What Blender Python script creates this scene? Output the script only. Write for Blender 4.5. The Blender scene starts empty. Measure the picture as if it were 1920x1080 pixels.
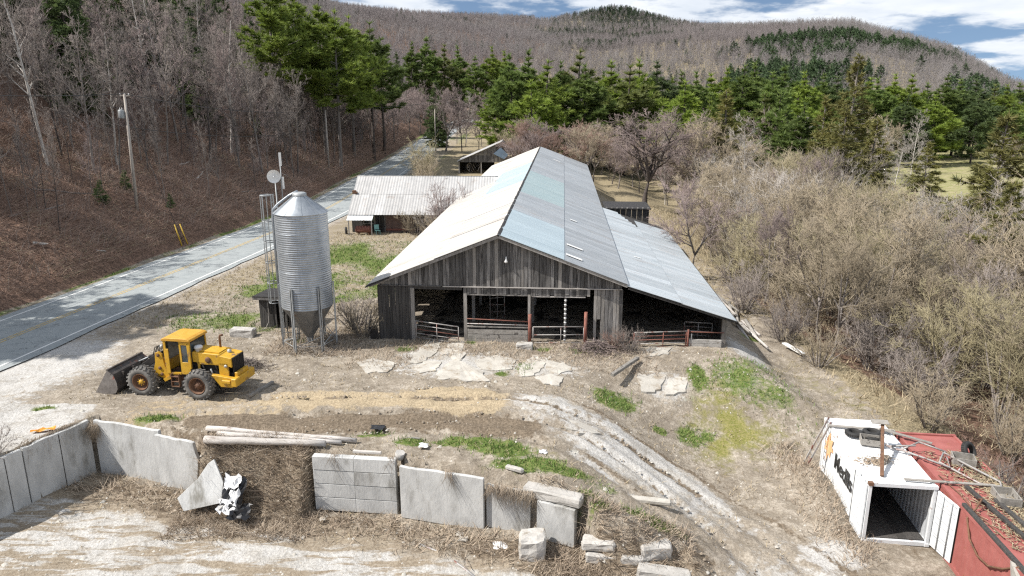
import bpy, bmesh, math, random
import numpy as np
from mathutils import Vector, Matrix
random.seed(7); np.random.seed(7)
R = math.radians
SC = bpy.context.scene
COL = SC.collection

# ---------------------------------------------------------------- camera
FPX, PITCH, HCAM = 1354.0, R(14.82), 14.0
cd = bpy.data.cameras.new('camera'); cam = bpy.data.objects.new('camera', cd); COL.objects.link(cam)
cam.location = (0, 0, HCAM); cam.rotation_euler = (R(90) - PITCH, 0, 0)
cd.sensor_width = 36; cd.lens = FPX / 1920 * 36; cd.clip_start = .5; cd.clip_end = 9000
SC.camera = cam
# ---------------------------------------------------------------- sun and sky
SUN_EL, SUN_FRONT = 49, 13
sv = Vector((-math.cos(R(SUN_EL)) * math.cos(R(SUN_FRONT)), -math.cos(R(SUN_EL)) * math.sin(R(SUN_FRONT)), math.sin(R(SUN_EL))))
sl = bpy.data.lights.new('sun', 'SUN'); sun = bpy.data.objects.new('sun', sl); COL.objects.link(sun)
sl.energy = 5.0; sl.angle = R(.5); sl.color = (1, .955, .89)
sun.rotation_euler = sv.to_track_quat('Z', 'Y').to_euler(); sun.location = (-60, -20, 80)
W = bpy.data.worlds.new('World'); SC.world = W; W.use_nodes = True
def build_world():
    nt = W.node_tree; N = nt.nodes; L = nt.links; N.clear()
    out = N.new('ShaderNodeOutputWorld'); bg = N.new('ShaderNodeBackground')
    sky = N.new('ShaderNodeTexSky'); sky.sky_type = 'NISHITA'; sky.sun_disc = False
    sky.sun_elevation = R(SUN_EL); sky.sun_rotation = math.atan2(sv.x, sv.y) % (2 * math.pi)
    sky.air_density = 1.0; sky.dust_density = .35; sky.ozone_density = 1.6; sky.altitude = 300
    tc = N.new('ShaderNodeTexCoord')
    # clouds: noise over the cloud-deck direction, everywhere on the sky
    sp = N.new('ShaderNodeSeparateXYZ'); L.new(tc.outputs['Generated'], sp.inputs[0])
    zc = N.new('ShaderNodeMath'); zc.operation = 'MAXIMUM'; zc.inputs[1].default_value = 0; L.new(sp.outputs['Z'], zc.inputs[0])
    za = N.new('ShaderNodeMath'); za.operation = 'ADD'; za.inputs[1].default_value = .17; L.new(zc.outputs[0], za.inputs[0])
    dx = N.new('ShaderNodeMath'); dx.operation = 'DIVIDE'; L.new(sp.outputs['X'], dx.inputs[0]); L.new(za.outputs[0], dx.inputs[1])
    dy = N.new('ShaderNodeMath'); dy.operation = 'DIVIDE'; L.new(sp.outputs['Y'], dy.inputs[0]); L.new(za.outputs[0], dy.inputs[1])
    cb = N.new('ShaderNodeCombineXYZ'); L.new(dx.outputs[0], cb.inputs[0]); L.new(dy.outputs[0], cb.inputs[1])
    n1 = N.new('ShaderNodeTexNoise'); n1.inputs['Scale'].default_value = 1.5; n1.inputs['Detail'].default_value = 8; n1.inputs['Roughness'].default_value = .58
    L.new(cb.outputs[0], n1.inputs['Vector'])
    mr = N.new('ShaderNodeMapRange'); mr.interpolation_type = 'SMOOTHSTEP'
    mr.inputs['From Min'].default_value = .42; mr.inputs['From Max'].default_value = .54; L.new(n1.outputs['Fac'], mr.inputs['Value'])
    n2 = N.new('ShaderNodeTexNoise'); n2.inputs['Scale'].default_value = 4.2; n2.inputs['Detail'].default_value = 5; L.new(cb.outputs[0], n2.inputs['Vector'])
    cr = N.new('ShaderNodeMix'); cr.data_type = 'RGBA'; L.new(n2.outputs['Fac'], cr.inputs['Factor'])
    cr.inputs[6].default_value = (5.4, 6.2, 7.3, 1); cr.inputs[7].default_value = (10.2, 10.3, 10.4, 1)
    # raise the looked-up direction a little: clear upland air is blue close to the skyline
    vm = N.new('ShaderNodeVectorMath'); vm.operation = 'ADD'; vm.inputs[1].default_value = (0, 0, .16); L.new(tc.outputs['Generated'], vm.inputs[0])
    vn_ = N.new('ShaderNodeVectorMath'); vn_.operation = 'NORMALIZE'; L.new(vm.outputs[0], vn_.inputs[0]); L.new(vn_.outputs[0], sky.inputs['Vector'])
    mx = N.new('ShaderNodeMix'); mx.data_type = 'RGBA'
    L.new(mr.outputs[0], mx.inputs['Factor']); L.new(sky.outputs[0], mx.inputs[6]); L.new(cr.outputs[2], mx.inputs[7])
    L.new(mx.outputs[2], bg.inputs['Color']); bg.inputs['Strength'].default_value = .085
    L.new(bg.outputs[0], out.inputs[0])
build_world()
vs = SC.view_settings; vs.view_transform = 'Standard'; vs.look = 'None'; vs.exposure = .45; vs.gamma = 1; vs.use_curve_mapping = False
SC.display_settings.display_device = 'sRGB'
cy = SC.cycles; cy.use_denoising = False; cy.denoiser = 'OPENIMAGEDENOISE'; cy.max_bounces = 5; cy.diffuse_bounces = 3; cy.glossy_bounces = 2
cy.transmission_bounces = 3; cy.transparent_max_bounces = 6; cy.caustics_reflective = False; cy.caustics_refractive = False; cy.sample_clamp_indirect = 3
cy.use_adaptive_sampling = True; cy.adaptive_threshold = .012; cy.pixel_filter_type = 'BLACKMAN_HARRIS'; cy.filter_width = 1.25
try: cy.denoising_prefilter = 'FAST'
except Exception: pass

# ---------------------------------------------------------------- helpers
SP, CP = math.sin(PITCH), math.cos(PITCH)
def at_z(px, py, z=0.):
    u = (px - 960) / FPX; v = (py - 540) / FPX; d = (HCAM - z) / (SP + v * CP); return Vector((u * d, d * (CP - v * SP), z))
def at_y(px, py, Y):
    u = (px - 960) / FPX; v = (py - 540) / FPX; d = Y / (CP - v * SP); return Vector((u * d, Y, HCAM - d * (SP + v * CP)))
def S(t):
    t = np.clip(t, 0, 1); return t * t * (3 - 2 * t)
def _h(ix, iy, s):
    v = np.sin(ix * 127.1 + iy * 311.7 + s * 74.7) * 43758.5453; return v - np.floor(v)
def vnoise(x, y, s=0):
    ix = np.floor(x); iy = np.floor(y); fx = x - ix; fy = y - iy; fx = fx * fx * (3 - 2 * fx); fy = fy * fy * (3 - 2 * fy)
    a = _h(ix, iy, s); b = _h(ix + 1, iy, s); c = _h(ix, iy + 1, s); d = _h(ix + 1, iy + 1, s)
    return a + (b - a) * fx + (c - a) * fy + (a - b - c + d) * fx * fy
def fbm(x, y, s=0, o=4):
    r = 0; a = .5; t = 0
    for k in range(o):
        r = r + a * vnoise(x * 2 ** k + 13.7 * k, y * 2 ** k - 7.3 * k, s + k); t += a; a *= .5
    return r / t

def tag(o, label=None, cat=None, group=None, kind=None):
    if label: o['label'] = label
    if cat: o['category'] = cat
    if group: o['group'] = group
    if kind: o['kind'] = kind
    return o
def thing(name, label, cat, loc=(0, 0, 0), rz=0, group=None):
    o = bpy.data.objects.new(name, None); COL.objects.link(o); o.location = loc; o.rotation_euler = (0, 0, rz)
    o.empty_display_size = .3
    return tag(o, label, cat, group)
def link(name, me, parent=None, loc=None):
    o = bpy.data.objects.new(name, me); COL.objects.link(o)
    if parent: o.parent = parent
    if loc is not None: o.location = loc
    return o
def copy_tree(root, loc, rz=0., scale=None, label=None, group=None):
    r = root.copy(); COL.objects.link(r); r.location = loc; r.rotation_euler = (root.rotation_euler.x, root.rotation_euler.y, rz)
    if scale is not None: r.scale = scale if not isinstance(scale, (int, float)) else (scale,) * 3
    if label: r['label'] = label
    if group: r['group'] = group
    for ch in root.children:
        c = ch.copy(); COL.objects.link(c); c.parent = r
        for g in ch.children:
            d = g.copy(); COL.objects.link(d); d.parent = c
    return r
def np_mesh(name, V, F, mat=None, smooth=False):
    V = np.asarray(V, np.float32); F = np.asarray(F, np.int32); k = F.shape[1]
    me = bpy.data.meshes.new(name); me.vertices.add(len(V)); me.vertices.foreach_set('co', V.ravel())
    me.loops.add(F.size); me.loops.foreach_set('vertex_index', F.ravel())
    me.polygons.add(len(F)); me.polygons.foreach_set('loop_start', np.arange(len(F), dtype=np.int32) * k)
    try: me.polygons.foreach_set('loop_total', np.full(len(F), k, np.int32))
    except Exception: pass
    me.update(calc_edges=True)
    if smooth: me.polygons.foreach_set('use_smooth', np.ones(len(F), bool))
    if mat is not None: me.materials.append(mat)
    return me
def basis(d, up=Vector((0, 0, 1))):
    d = Vector(d).normalized(); up = Vector(up)
    if abs(d.dot(up.normalized())) > .985: up = Vector((1, 0, 0))
    s = d.cross(up).normalized(); u = s.cross(d).normalized(); return d, s, u

class MB:
    """collects shapes, builds one mesh object"""
    def __init__(self): self.v = []; self.f = []; self.m = []; self.cur = 0; self.sm = []; self.smooth = False
    def mat(self, i): self.cur = i; return self
    def add(self, vs, fs, smooth=None):
        b = len(self.v); self.v += [tuple(v) for v in vs]
        for f in fs: self.f.append(tuple(i + b for i in f)); self.m.append(self.cur); self.sm.append(self.smooth if smooth is None else smooth)
        return self
    def box(self, c, s, rz=0., rx=0., ry=0.):
        M = Matrix.Rotation(rz, 3, 'Z') @ Matrix.Rotation(ry, 3, 'Y') @ Matrix.Rotation(rx, 3, 'X'); c = Vector(c)
        vs = [c + M @ Vector((x * s[0] / 2, y * s[1] / 2, z * s[2] / 2)) for x in (-1, 1) for y in (-1, 1) for z in (-1, 1)]
        return self.add(vs, [(0, 1, 3, 2), (4, 6, 7, 5), (0, 4, 5, 1), (2, 3, 7, 6), (0, 2, 6, 4), (1, 5, 7, 3)])
    def span(self, a, b):
        a = Vector(a); b = Vector(b); return self.box((a + b) / 2, [abs(b[i] - a[i]) for i in range(3)])
    def bar(self, p0, p1, w, h, up=(0, 0, 1)):
        p0 = Vector(p0); p1 = Vector(p1); d, s, u = basis(p1 - p0, up)
        vs = [p + s * (i * w / 2) + u * (j * h / 2) for p in (p0, p1) for i, j in ((-1, -1), (1, -1), (1, 1), (-1, 1))]
        return self.add(vs, [(3, 2, 1, 0), (4, 5, 6, 7), (0, 1, 5, 4), (1, 2, 6, 5), (2, 3, 7, 6), (3, 0, 4, 7)])
    def tube(self, p0, p1, r0, r1=None, n=8, cap=True):
        p0 = Vector(p0); p1 = Vector(p1); r1 = r0 if r1 is None else r1; d, s, u = basis(p1 - p0)
        A = [(math.cos(2 * math.pi * k / n), math.sin(2 * math.pi * k / n)) for k in range(n)]
        vs = [p0 + (s * a + u * b) * r0 for a, b in A] + [p1 + (s * a + u * b) * r1 for a, b in A]
        self.add(vs, [(k, (k + 1) % n, n + (k + 1) % n, n + k) for k in range(n)], True)
        if cap: b = len(self.v) - 2 * n; self.f += [tuple(b + k for k in range(n))[::-1], tuple(b + n + k for k in range(n))]; self.m += [self.cur] * 2; self.sm += [False] * 2
        return self
    def path(self, pts, r, n=6, r1=None):
        pts = [Vector(p) for p in pts]; K = len(pts); rows = []; up = Vector((0, 0, 1))
        for i, p in enumerate(pts):
            d = pts[min(i + 1, K - 1)] - pts[max(i - 1, 0)]; d, s, u = basis(d, up); up = u
            rr = r if r1 is None else r + (r1 - r) * i / (K - 1)
            rows.append([p + (s * math.cos(2 * math.pi * k / n) + u * math.sin(2 * math.pi * k / n)) * rr for k in range(n)])
        vs = [v for r_ in rows for v in r_]
        fs = [(i * n + k, i * n + (k + 1) % n, (i + 1) * n + (k + 1) % n, (i + 1) * n + k) for i in range(K - 1) for k in range(n)]
        self.add(vs, fs, True); b = len(self.v) - len(vs)
        self.f += [tuple(b + k for k in range(n))[::-1], tuple(b + (K - 1) * n + k for k in range(n))]; self.m += [self.cur] * 2; self.sm += [False] * 2
        return self
    def lathe(self, prof, n=24, c=(0, 0, 0), axis='z', smooth=True):
        c = Vector(c); vs = []
        for r, h in prof:
            for k in range(n):
                a = 2 * math.pi * k / n; x, y = r * math.cos(a), r * math.sin(a)
                vs.append(c + (Vector((x, y, h)) if axis == 'z' else Vector((x, h, y)) if axis == 'y' else Vector((h, x, y))))
        K = len(prof)
        fs = [(i * n + k, i * n + (k + 1) % n, (i + 1) * n + (k + 1) % n, (i + 1) * n + k) for i in range(K - 1) for k in range(n)]
        return self.add(vs, fs, smooth)
    def prism(self, poly, a, b, plane='xz'):
        """poly in a plane, swept from a to b along the third axis"""
        def P(p, t): return (p[0], t, p[1]) if plane == 'xz' else (p[0], p[1], t) if plane == 'xy' else (t, p[0], p[1])
        n = len(poly); vs = [P(p, a) for p in poly] + [P(p, b) for p in poly]
        return self.add(vs, [tuple(range(n)), tuple(range(2 * n - 1, n - 1, -1))] + [(k, n + k, n + (k + 1) % n, (k + 1) % n) for k in range(n)], False)
    def mesh(self, name, mats, bevel=0):
        me = bpy.data.meshes.new(name); me.from_pydata(self.v, [], self.f)
        for m in (mats if isinstance(mats, (list, tuple)) else [mats]): me.materials.append(m)
        me.polygons.foreach_set('material_index', self.m); me.polygons.foreach_set('use_smooth', self.sm)
        bm = bmesh.new(); bm.from_mesh(me); bmesh.ops.recalc_face_normals(bm, faces=bm.faces)
        if bevel: bmesh.ops.bevel(bm, geom=[e for e in bm.edges if len(e.link_faces) == 2 and e.calc_face_angle(0) > .5], offset=bevel, segments=1, affect='EDGES', clamp_overlap=True)
        bm.to_mesh(me); bm.free(); me.update(); return me
    def build(self, name, mats, parent=None, bevel=0, loc=None): return link(name, self.mesh(name, mats, bevel), parent, loc)

# ---------------------------------------------------------------- materials
def pm(name, c1, c2=None, scale=3., rough=.8, metal=0., bump=.0, bscale=None, stretch=(1, 1, 1), c3=None, s3=1.2, t3=.55, w3=.1, rnd=0., coord='Object', detail=6):
    """procedural material: two tones by noise, a third (rust, dirt, peel) where a larger noise passes a threshold, per-object variation, bump"""
    m = bpy.data.materials.new(name); m.use_nodes = True; nt = m.node_tree; N = nt.nodes; L = nt.links
    b = N['Principled BSDF']; b.inputs['Roughness'].default_value = rough; b.inputs['Metallic'].default_value = metal
    tc = N.new('ShaderNodeTexCoord'); oi = N.new('ShaderNodeObjectInfo')
    mp = N.new('ShaderNodeMapping'); L.new(tc.outputs[coord], mp.inputs['Vector']); mp.inputs['Scale'].default_value = stretch
    cx = N.new('ShaderNodeMath'); cx.operation = 'MULTIPLY'; cx.inputs[1].default_value = 37.; L.new(oi.outputs['Random'], cx.inputs[0])
    va = N.new('ShaderNodeVectorMath'); va.operation = 'ADD'; L.new(mp.outputs[0], va.inputs[0]); L.new(cx.outputs[0], va.inputs[1])
    n = N.new('ShaderNodeTexNoise'); n.inputs['Scale'].default_value = scale; n.inputs['Detail'].default_value = detail; n.inputs['Roughness'].default_value = .62; L.new(va.outputs[0], n.inputs['Vector'])
    mr = N.new('ShaderNodeMapRange'); mr.inputs['From Min'].default_value = .33; mr.inputs['From Max'].default_value = .67; L.new(n.outputs['Fac'], mr.inputs['Value'])
    mx = N.new('ShaderNodeMix'); mx.data_type = 'RGBA'; L.new(mr.outputs[0], mx.inputs['Factor'])
    mx.inputs[6].default_value = (*c1, 1); mx.inputs[7].default_value = (*(c2 or c1), 1); col = mx.outputs[2]
    if c3:
        n3 = N.new('ShaderNodeTexNoise'); n3.inputs['Scale'].default_value = s3; n3.inputs['Detail'].default_value = 7; n3.inputs['Roughness'].default_value = .68; L.new(va.outputs[0], n3.inputs['Vector'])
        m3 = N.new('ShaderNodeMapRange'); m3.interpolation_type = 'SMOOTHSTEP'; m3.inputs['From Min'].default_value = t3; m3.inputs['From Max'].default_value = t3 + w3; L.new(n3.outputs['Fac'], m3.inputs['Value'])
        x3 = N.new('ShaderNodeMix'); x3.data_type = 'RGBA'; L.new(m3.outputs[0], x3.inputs['Factor']); L.new(col, x3.inputs[6]); x3.inputs[7].default_value = (*c3, 1); col = x3.outputs[2]
    if rnd:
        rm = N.new('ShaderNodeMapRange'); rm.inputs['To Min'].default_value = 1 - rnd; rm.inputs['To Max'].default_value = 1 + rnd; L.new(oi.outputs['Random'], rm.inputs['Value'])
        vm = N.new('ShaderNodeVectorMath'); vm.operation = 'SCALE'; L.new(col, vm.inputs[0]); L.new(rm.outputs[0], vm.inputs['Scale']); col = vm.outputs[0]
    L.new(col, b.inputs['Base Color'])
    if bump:
        bn = N.new('ShaderNodeTexNoise'); bn.inputs['Scale'].default_value = bscale or scale * 4; bn.inputs['Detail'].default_value = 5; L.new(va.outputs[0], bn.inputs['Vector'])
        bp = N.new('ShaderNodeBump'); bp.inputs['Strength'].default_value = bump; bp.inputs['Distance'].default_value = .03; L.new(bn.outputs['Fac'], bp.inputs['Height']); L.new(bp.outputs[0], b.inputs['Normal'])
    return m
def ribs(m, axis, period, depth, sharp=False):
    """adds corrugation relief along one object axis to a material made by pm"""
    nt = m.node_tree; N = nt.nodes; L = nt.links; b = N['Principled BSDF']
    tc = N.new('ShaderNodeTexCoord'); w = N.new('ShaderNodeTexWave'); w.wave_type = 'BANDS'; w.bands_direction = axis; w.wave_profile = 'SIN'
    w.inputs['Scale'].default_value = math.pi / 10 * 2 / period / math.pi * math.pi / (2 * math.pi) * 2 * math.pi / 2; w.inputs['Distortion'].default_value = 0
    w.inputs['Scale'].default_value = .314159 / period
    L.new(tc.outputs['Object'], w.inputs['Vector'])
    bp = N.new('ShaderNodeBump'); bp.inputs['Strength'].default_value = 1; bp.inputs['Distance'].default_value = depth
    L.new(w.outputs['Fac'], bp.inputs['Height']); 
    old = b.inputs['Normal'].links
    if old: L.new(old[0].from_socket, bp.inputs['Normal'])
    L.new(bp.outputs[0], b.inputs['Normal']); return m
M = {}
M['wood'] = pm('weathered_board', (.06, .057, .056), (.22, .21, .2), 5, .9, bump=.6, stretch=(3, 3, .22), c3=(.04, .036, .034), s3=2.2, t3=.54, w3=.1, rnd=.5)
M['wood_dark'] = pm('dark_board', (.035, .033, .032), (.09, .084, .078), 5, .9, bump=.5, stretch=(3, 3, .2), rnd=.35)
M['wood_red'] = pm('faded_red_board', (.16, .1, .085), (.22, .16, .14), 3, .9, bump=.3, stretch=(1, 1, 2), c3=(.1, .085, .08), s3=1.5, rnd=.25)
M['post'] = pm('grey_post', (.2, .185, .165), (.34, .32, .3), 4, .9, bump=.5, stretch=(2, 2, .3), rnd=.25)
M['timber'] = pm('bleached_timber', (.36, .33, .3), (.56, .53, .5), 3, .85, bump=.5, stretch=(.4, 3, 3), c3=(.16, .12, .1), s3=2.5, t3=.56, rnd=.15)
M['plank'] = pm('old_plank', (.2, .185, .165), (.36, .34, .31), 3, .85, bump=.4, c3=(.1, .09, .08), s3=3, rnd=.2)
M['roof_white'] = pm('bleached_tin', (.47, .445, .41), (.57, .55, .515), 1.2, .6, .05, c3=(.4, .335, .275), s3=.45, t3=.52, w3=.2, rnd=.13, stretch=(.25, 1.4, 1))
M['roof_grey'] = pm('weathered_galvanised', (.29, .315, .335), (.38, .4, .415), 1.6, .5, .1, c3=(.32, .3, .28), s3=.6, t3=.54, w3=.2, rnd=.11, stretch=(.25, 1.5, 1))
M['roof_lean'] = pm('lean_to_tin', (.38, .425, .45), (.48, .51, .53), 1.4, .5, .1, c3=(.34, .33, .32), s3=.7, t3=.55, w3=.15, rnd=.13, stretch=(.2, 1.5, 1))
M['roof_blue'] = pm('pale_blue_tin', (.4, .485, .525), (.47, .555, .59), 1.2, .45, .2, rnd=.05, stretch=(.2, 1.5, 1))
M['roof_teal'] = pm('teal_tin', (.33, .43, .44), (.4, .48, .48), 1.2, .48, .2, rnd=.04, stretch=(.2, 1.5, 1))
M['roof_wing'] = pm('dull_tin', (.36, .355, .35), (.46, .455, .445), 1.2, .6, .1, c3=(.29, .26, .24), s3=.6, t3=.55, w3=.2, rnd=.1)
for k in ('roof_white', 'roof_grey', 'roof_lean', 'roof_blue', 'roof_teal'): ribs(M[k], 'Y', .34, .02)
ribs(M['roof_wing'], 'X', .3, .02)
M['galv'] = pm('galvanised_steel', (.3, .33, .36), (.42, .445, .47), 2.5, .4, .6, c3=(.36, .34, .33), s3=1.4, t3=.6, w3=.2, rnd=.06)
M['galv_old'] = pm('old_galvanised', (.3, .32, .33), (.42, .43, .43), 4, .55, .4, c3=(.26, .19, .14), s3=2.5, t3=.62, rnd=.15)
M['hopper'] = pm('hopper_steel', (.16, .165, .17), (.24, .24, .24), 2, .5, .5, c3=(.2, .13, .09), s3=2, t3=.58)
M['pipe_red'] = pm('rusty_red_pipe', (.17, .06, .045), (.26, .11, .08), 5, .8, c3=(.12, .07, .05), s3=4, rnd=.2)
M['gate'] = pm('worn_gate_tube', (.3, .29, .28), (.42, .4, .38), 5, .6, .3, c3=(.2, .09, .07), s3=2.5, t3=.52, rnd=.2)
M['conc'] = pm('bunker_concrete', (.4, .4, .39), (.56, .56, .545), 1.6, .9, bump=.4, bscale=12, stretch=(1, 1, .4), c3=(.21, .2, .175), s3=.9, t3=.51, w3=.22, rnd=.08)
M['conc_old'] = pm('rough_concrete', (.35, .335, .31), (.5, .48, .45), 3, .95, bump=.6, bscale=10, c3=(.25, .22, .18), s3=1.4, t3=.56, rnd=.08)
M['slab'] = pm('broken_slab', (.37, .345, .305), (.5, .475, .425), 1.6, .95, bump=.6, bscale=8, c3=(.3, .255, .2), s3=1.3, t3=.52, w3=.14, rnd=.07)
M['yellow'] = pm('yellow_paint', (.5, .275, .015), (.6, .35, .03), 2.5, .55, c3=(.19, .115, .06), s3=2.2, t3=.51, w3=.16, bump=.08)
M['orange_roof'] = pm('faded_roof_paint', (.5, .25, .02), (.6, .33, .05), 3, .65, c3=(.33, .15, .04), s3=3, t3=.58, w3=.1)
M['tyre'] = pm('dusty_rubber', (.085, .082, .078), (.19, .18, .165), 3, .9, bump=.2, rnd=.08)
M['tyre_black'] = pm('black_rubber', (.018, .018, .018), (.035, .034, .033), 3, .8)
M['rust'] = pm('rust', (.12, .06, .035), (.2, .11, .065), 5, .85, .1, c3=(.08, .05, .04), s3=3)
M['dark'] = pm('dark_metal', (.02, .019, .018), (.045, .04, .037), 5, .65, .2)
M['bucket'] = pm('worn_bucket_steel', (.045, .038, .034), (.11, .095, .085), 3, .6, .35, c3=(.17, .07, .045), s3=1.7, t3=.57)
M['bucket_side'] = pm('scraped_bucket_side', (.16, .145, .135), (.27, .25, .235), 3, .6, .3, c3=(.3, .09, .06), s3=1.6, t3=.56)
M['black'] = pm('black_gap', (.008, .008, .008), (.014, .013, .012), 3, .9)
M['white'] = pm('white_paint', (.72, .72, .7), (.8, .8, .78), 2, .5, c3=(.45, .42, .38), s3=2.4, t3=.63, w3=.08)
M['cont_white'] = pm('container_white', (.62, .65, .67), (.74, .75, .76), 1.5, .55, c3=(.27, .15, .1), s3=1.9, t3=.61, w3=.06, rnd=.03)
M['cont_in'] = pm('container_inside', (.34, .36, .38), (.46, .47, .48), 1.5, .7, c3=(.2, .13, .09), s3=2.2, t3=.62)
M['cont_roof'] = pm('container_roof_white', (.74, .74, .73), (.82, .82, .81), 1.5, .6, c3=(.3, .25, .23), s3=1.6, t3=.61, w3=.04, stretch=(1, 2.2, 1))
M['cont_red'] = pm('container_red', (.27, .08, .07), (.36, .125, .11), 1.2, .7, c3=(.27, .1, .055), s3=1.5, t3=.6, w3=.08)
M['ink'] = pm('black_lettering', (.02, .02, .02), (.03, .03, .03), 3, .6, c3=(.5, .5, .5), s3=5, t3=.68, w3=.03)
M['orange_logo'] = pm('faded_orange_print', (.78, .42, .2), (.8, .5, .28), 2, .6, c3=(.72, .7, .66), s3=4, t3=.62, w3=.05)
M['pole'] = pm('pole_wood', (.28, .245, .215), (.42, .385, .345), 3, .9, bump=.3, stretch=(3, 3, .2), rnd=.15)
M['porcelain'] = pm('porcelain', (.6, .6, .6), (.66, .66, .66), 3, .3)
M['wire'] = pm('dark_wire', (.03, .03, .03), (.04, .04, .04), 3, .6)
M['yellow_guard'] = pm('yellow_plastic', (.62, .4, .03), (.68, .45, .05), 3, .5)
M['orange_cloth'] = pm('orange_cloth', (.7, .28, .03), (.75, .34, .05), 3, .7)
M['plastic_w'] = pm('white_plastic', (.72, .72, .72), (.78, .78, .78), 3, .35)
M['plastic_k'] = pm('black_plastic', (.012, .012, .013), (.025, .025, .027), 3, .25)
M['hay'] = pm('hay', (.3, .23, .12), (.4, .32, .18), 8, .95, bump=.5)
M['teal_chair'] = pm('teal_paint', (.2, .42, .4), (.26, .48, .46), 3, .6)
M['solar'] = pm('blue_sheet', (.17, .25, .36), (.24, .33, .45), 2, .35, .3)
def glass(name, c=(.05, .065, .07)):
    m = pm(name, c, c, 2, .06); m.node_tree.nodes['Principled BSDF'].inputs['Specular IOR Level'].default_value = .8; return m
M['glass'] = glass('window_glass')
# ---------------------------------------------------------------- terrain
_ry = np.arange(-120, 700, 2.)
_rx = np.interp(_ry, [-120, 0, 40.6, 75, 92, 150, 260, 330, 420, 700], [-51.5, -35.6, -30.3, -25.8, -23.9, -23.7, -21.5, -17, -6, 40])
_k = np.exp(-np.linspace(-2, 2, 17) ** 2); _k /= _k.sum(); _rx = np.convolve(np.pad(_rx, 8, mode='edge'), _k, 'valid')
_rz = np.interp(_ry, [-120, 100, 150, 200, 260, 300, 380, 700], [0, 0, .4, 1.8, 4., 4.8, 4.2, 3])
_rz = np.convolve(np.pad(_rz, 8, mode='edge'), _k, 'valid')
def road_x(y): return np.interp(y, _ry, _rx)
def road_z(y): return np.interp(y, _ry, _rz)
SKY_AZ = [-60, -45, -30, -20, -12.5, -7, -2.4, 2.4, 7, 10.6, 14, 18.8, 23.9, 27.2, 30.3, 33.7, 37, 42, 60]
SKY_T = [.17, .19, .185, .165, .128, .118, .112, .105, .098, .098, .1, .103, .101, .085, .064, .024, .01, .0, .0]
WX = [-19.2, -18.63, -15.3, -13.4, -12.2, -10, -8.4, -8.0, -4.6, -4.4, -1.06, .6, 2.32, 4.2, 6.2]
WY = [29.85, 29.75, 28.75, 27.9, 28.1, 27.9, 27.3, 26.7, 26.35, 25.95, 25.0, 24.5, 23.75, 23.3, 23.3]
def wall_y(x): return np.interp(x, WX, WY)
def left_wall_x(y): return -19.1 - (29.7 - y) * .49
FLOOR = -2.5
def terrain(x, y, fine=True):
    x = np.asarray(x, float); y = np.asarray(y, float)
    xc = road_x(y); rz = road_z(y)
    z = rz * np.exp(-np.maximum(x - xc - 5, 0) / 60)
    # right bank, ramp down to the container, gully
    z1 = -1.7 * S((x - 12.3) / 4.5)
    z2 = -2.6 * S((x - 1) / 9) * S((38.5 - y) / 8)
    z = z + np.minimum(z1, z2) - 2.0 * S((x - 18.5) / 9) * S((y - 12) / 12) - .5 * S((x - 40) / 40)
    z = np.where(y > 130, z * 1 + .0, z)
    # the silage bunker floor
    wy = wall_y(x); inb = (x > left_wall_x(y) + .05) & (x < 6.2)
    gap = S((x + 13.4) / .5) * S((-8.05 - x) / .5)          # where the wall has fallen the earth lies at a slope
    wid = .22 + 1.5 * gap + .9 * S((x - 2.4) / 1.) * (x < 6.3)
    edge = wy + .42 - .6 * np.maximum(gap, S((x - 2.5) / .6)); t = S((edge - y) / (wid + .12))
    zf = FLOOR + .35 * S((x + 6) / 8) * np.clip((y - 20) / 6, 0, 1)
    z = np.where(inb, np.minimum(z, z + (zf - z) * t), z)
    rf = S((22.8 - y) / 2.2) * S((x + 21) / .4) * S((16 - x) / 5)
    zz = np.where(x >= 6.2, np.minimum(z, z + (FLOOR - .1 - z) * rf), z); z = zz
    # mound of earth along the container's left side
    z = z + .75 * np.exp(-((x - 13.2) / .75) ** 2 - ((y - 28.6) / 1.7) ** 2) + .35 * np.exp(-((x - 12.9) / .6) ** 2 - ((y - 26.2) / 1.0) ** 2)
    # left hillside with a ditch along the road
    t = (xc - 4.3) - x
    hill = np.where(t > 0, -.45 * np.exp(-((t - 1.3) / .9) ** 2) + .56 * np.maximum(t - 1.9, 0) * (1 - .25 * S((t - 25) / 80)), 0)
    hill = hill + S(t / 6) * 2.2 * (fbm(x / 9, y / 9, 5) - .5) + S(t / 4) * .9 * (fbm(x / 2.6, y / 2.2, 6, 3) - .5)
    z = z + hill
    # mountains
    az = np.degrees(np.arctan2(x, np.maximum(y, 1))); T = np.interp(az, SKY_AZ, SKY_T)
    rr = np.hypot(x, y); Y = np.maximum(rr * .96, 1)
    crest = 900 + 120 * np.sin(az * .11 + 1)
    tt = np.clip((Y - 300) / (crest - 300), 0, 3)
    prof = np.where(tt < 1, tt * (1.3 - .3 * tt), 1 - .55 * S((tt - 1) / 1.2))
    zm = np.maximum(14 + T * crest * 1.0 - 12, 0) * prof
    zm = zm + S(tt * 3) * 16 * (fbm(x / 160, y / 160, 11, 4) - .5)
    kx, ky = 150., 1120.                                     # the dark knob beyond the saddle
    zm = zm + 34 * np.exp(-((x - kx) / 85) ** 2 - ((y - ky) / 140) ** 2)
    z = np.where(Y > 300, np.maximum(z, zm - 4 * (x > 30)), z)
    if fine:
        near = S((60 - np.abs(y - 36)) / 20) * S((40 - np.abs(x)) / 10)
        road = S((np.abs(x - xc) - 4.2) / 2)
        z = z + near * road * (.2 * (fbm(x / 1.6, y / 1.6, 21) - .5) + .09 * (fbm(x / .45, y / .45, 22, 2) - .5) + gap * (y < 28.3) * (y > 25) * .35 * (fbm(x / .5, y / .5, 23, 3) - .5))
    z = np.where((np.abs(x - xc) < 4.25) & (y < 345), rz - .07, z)
    return z
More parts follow.
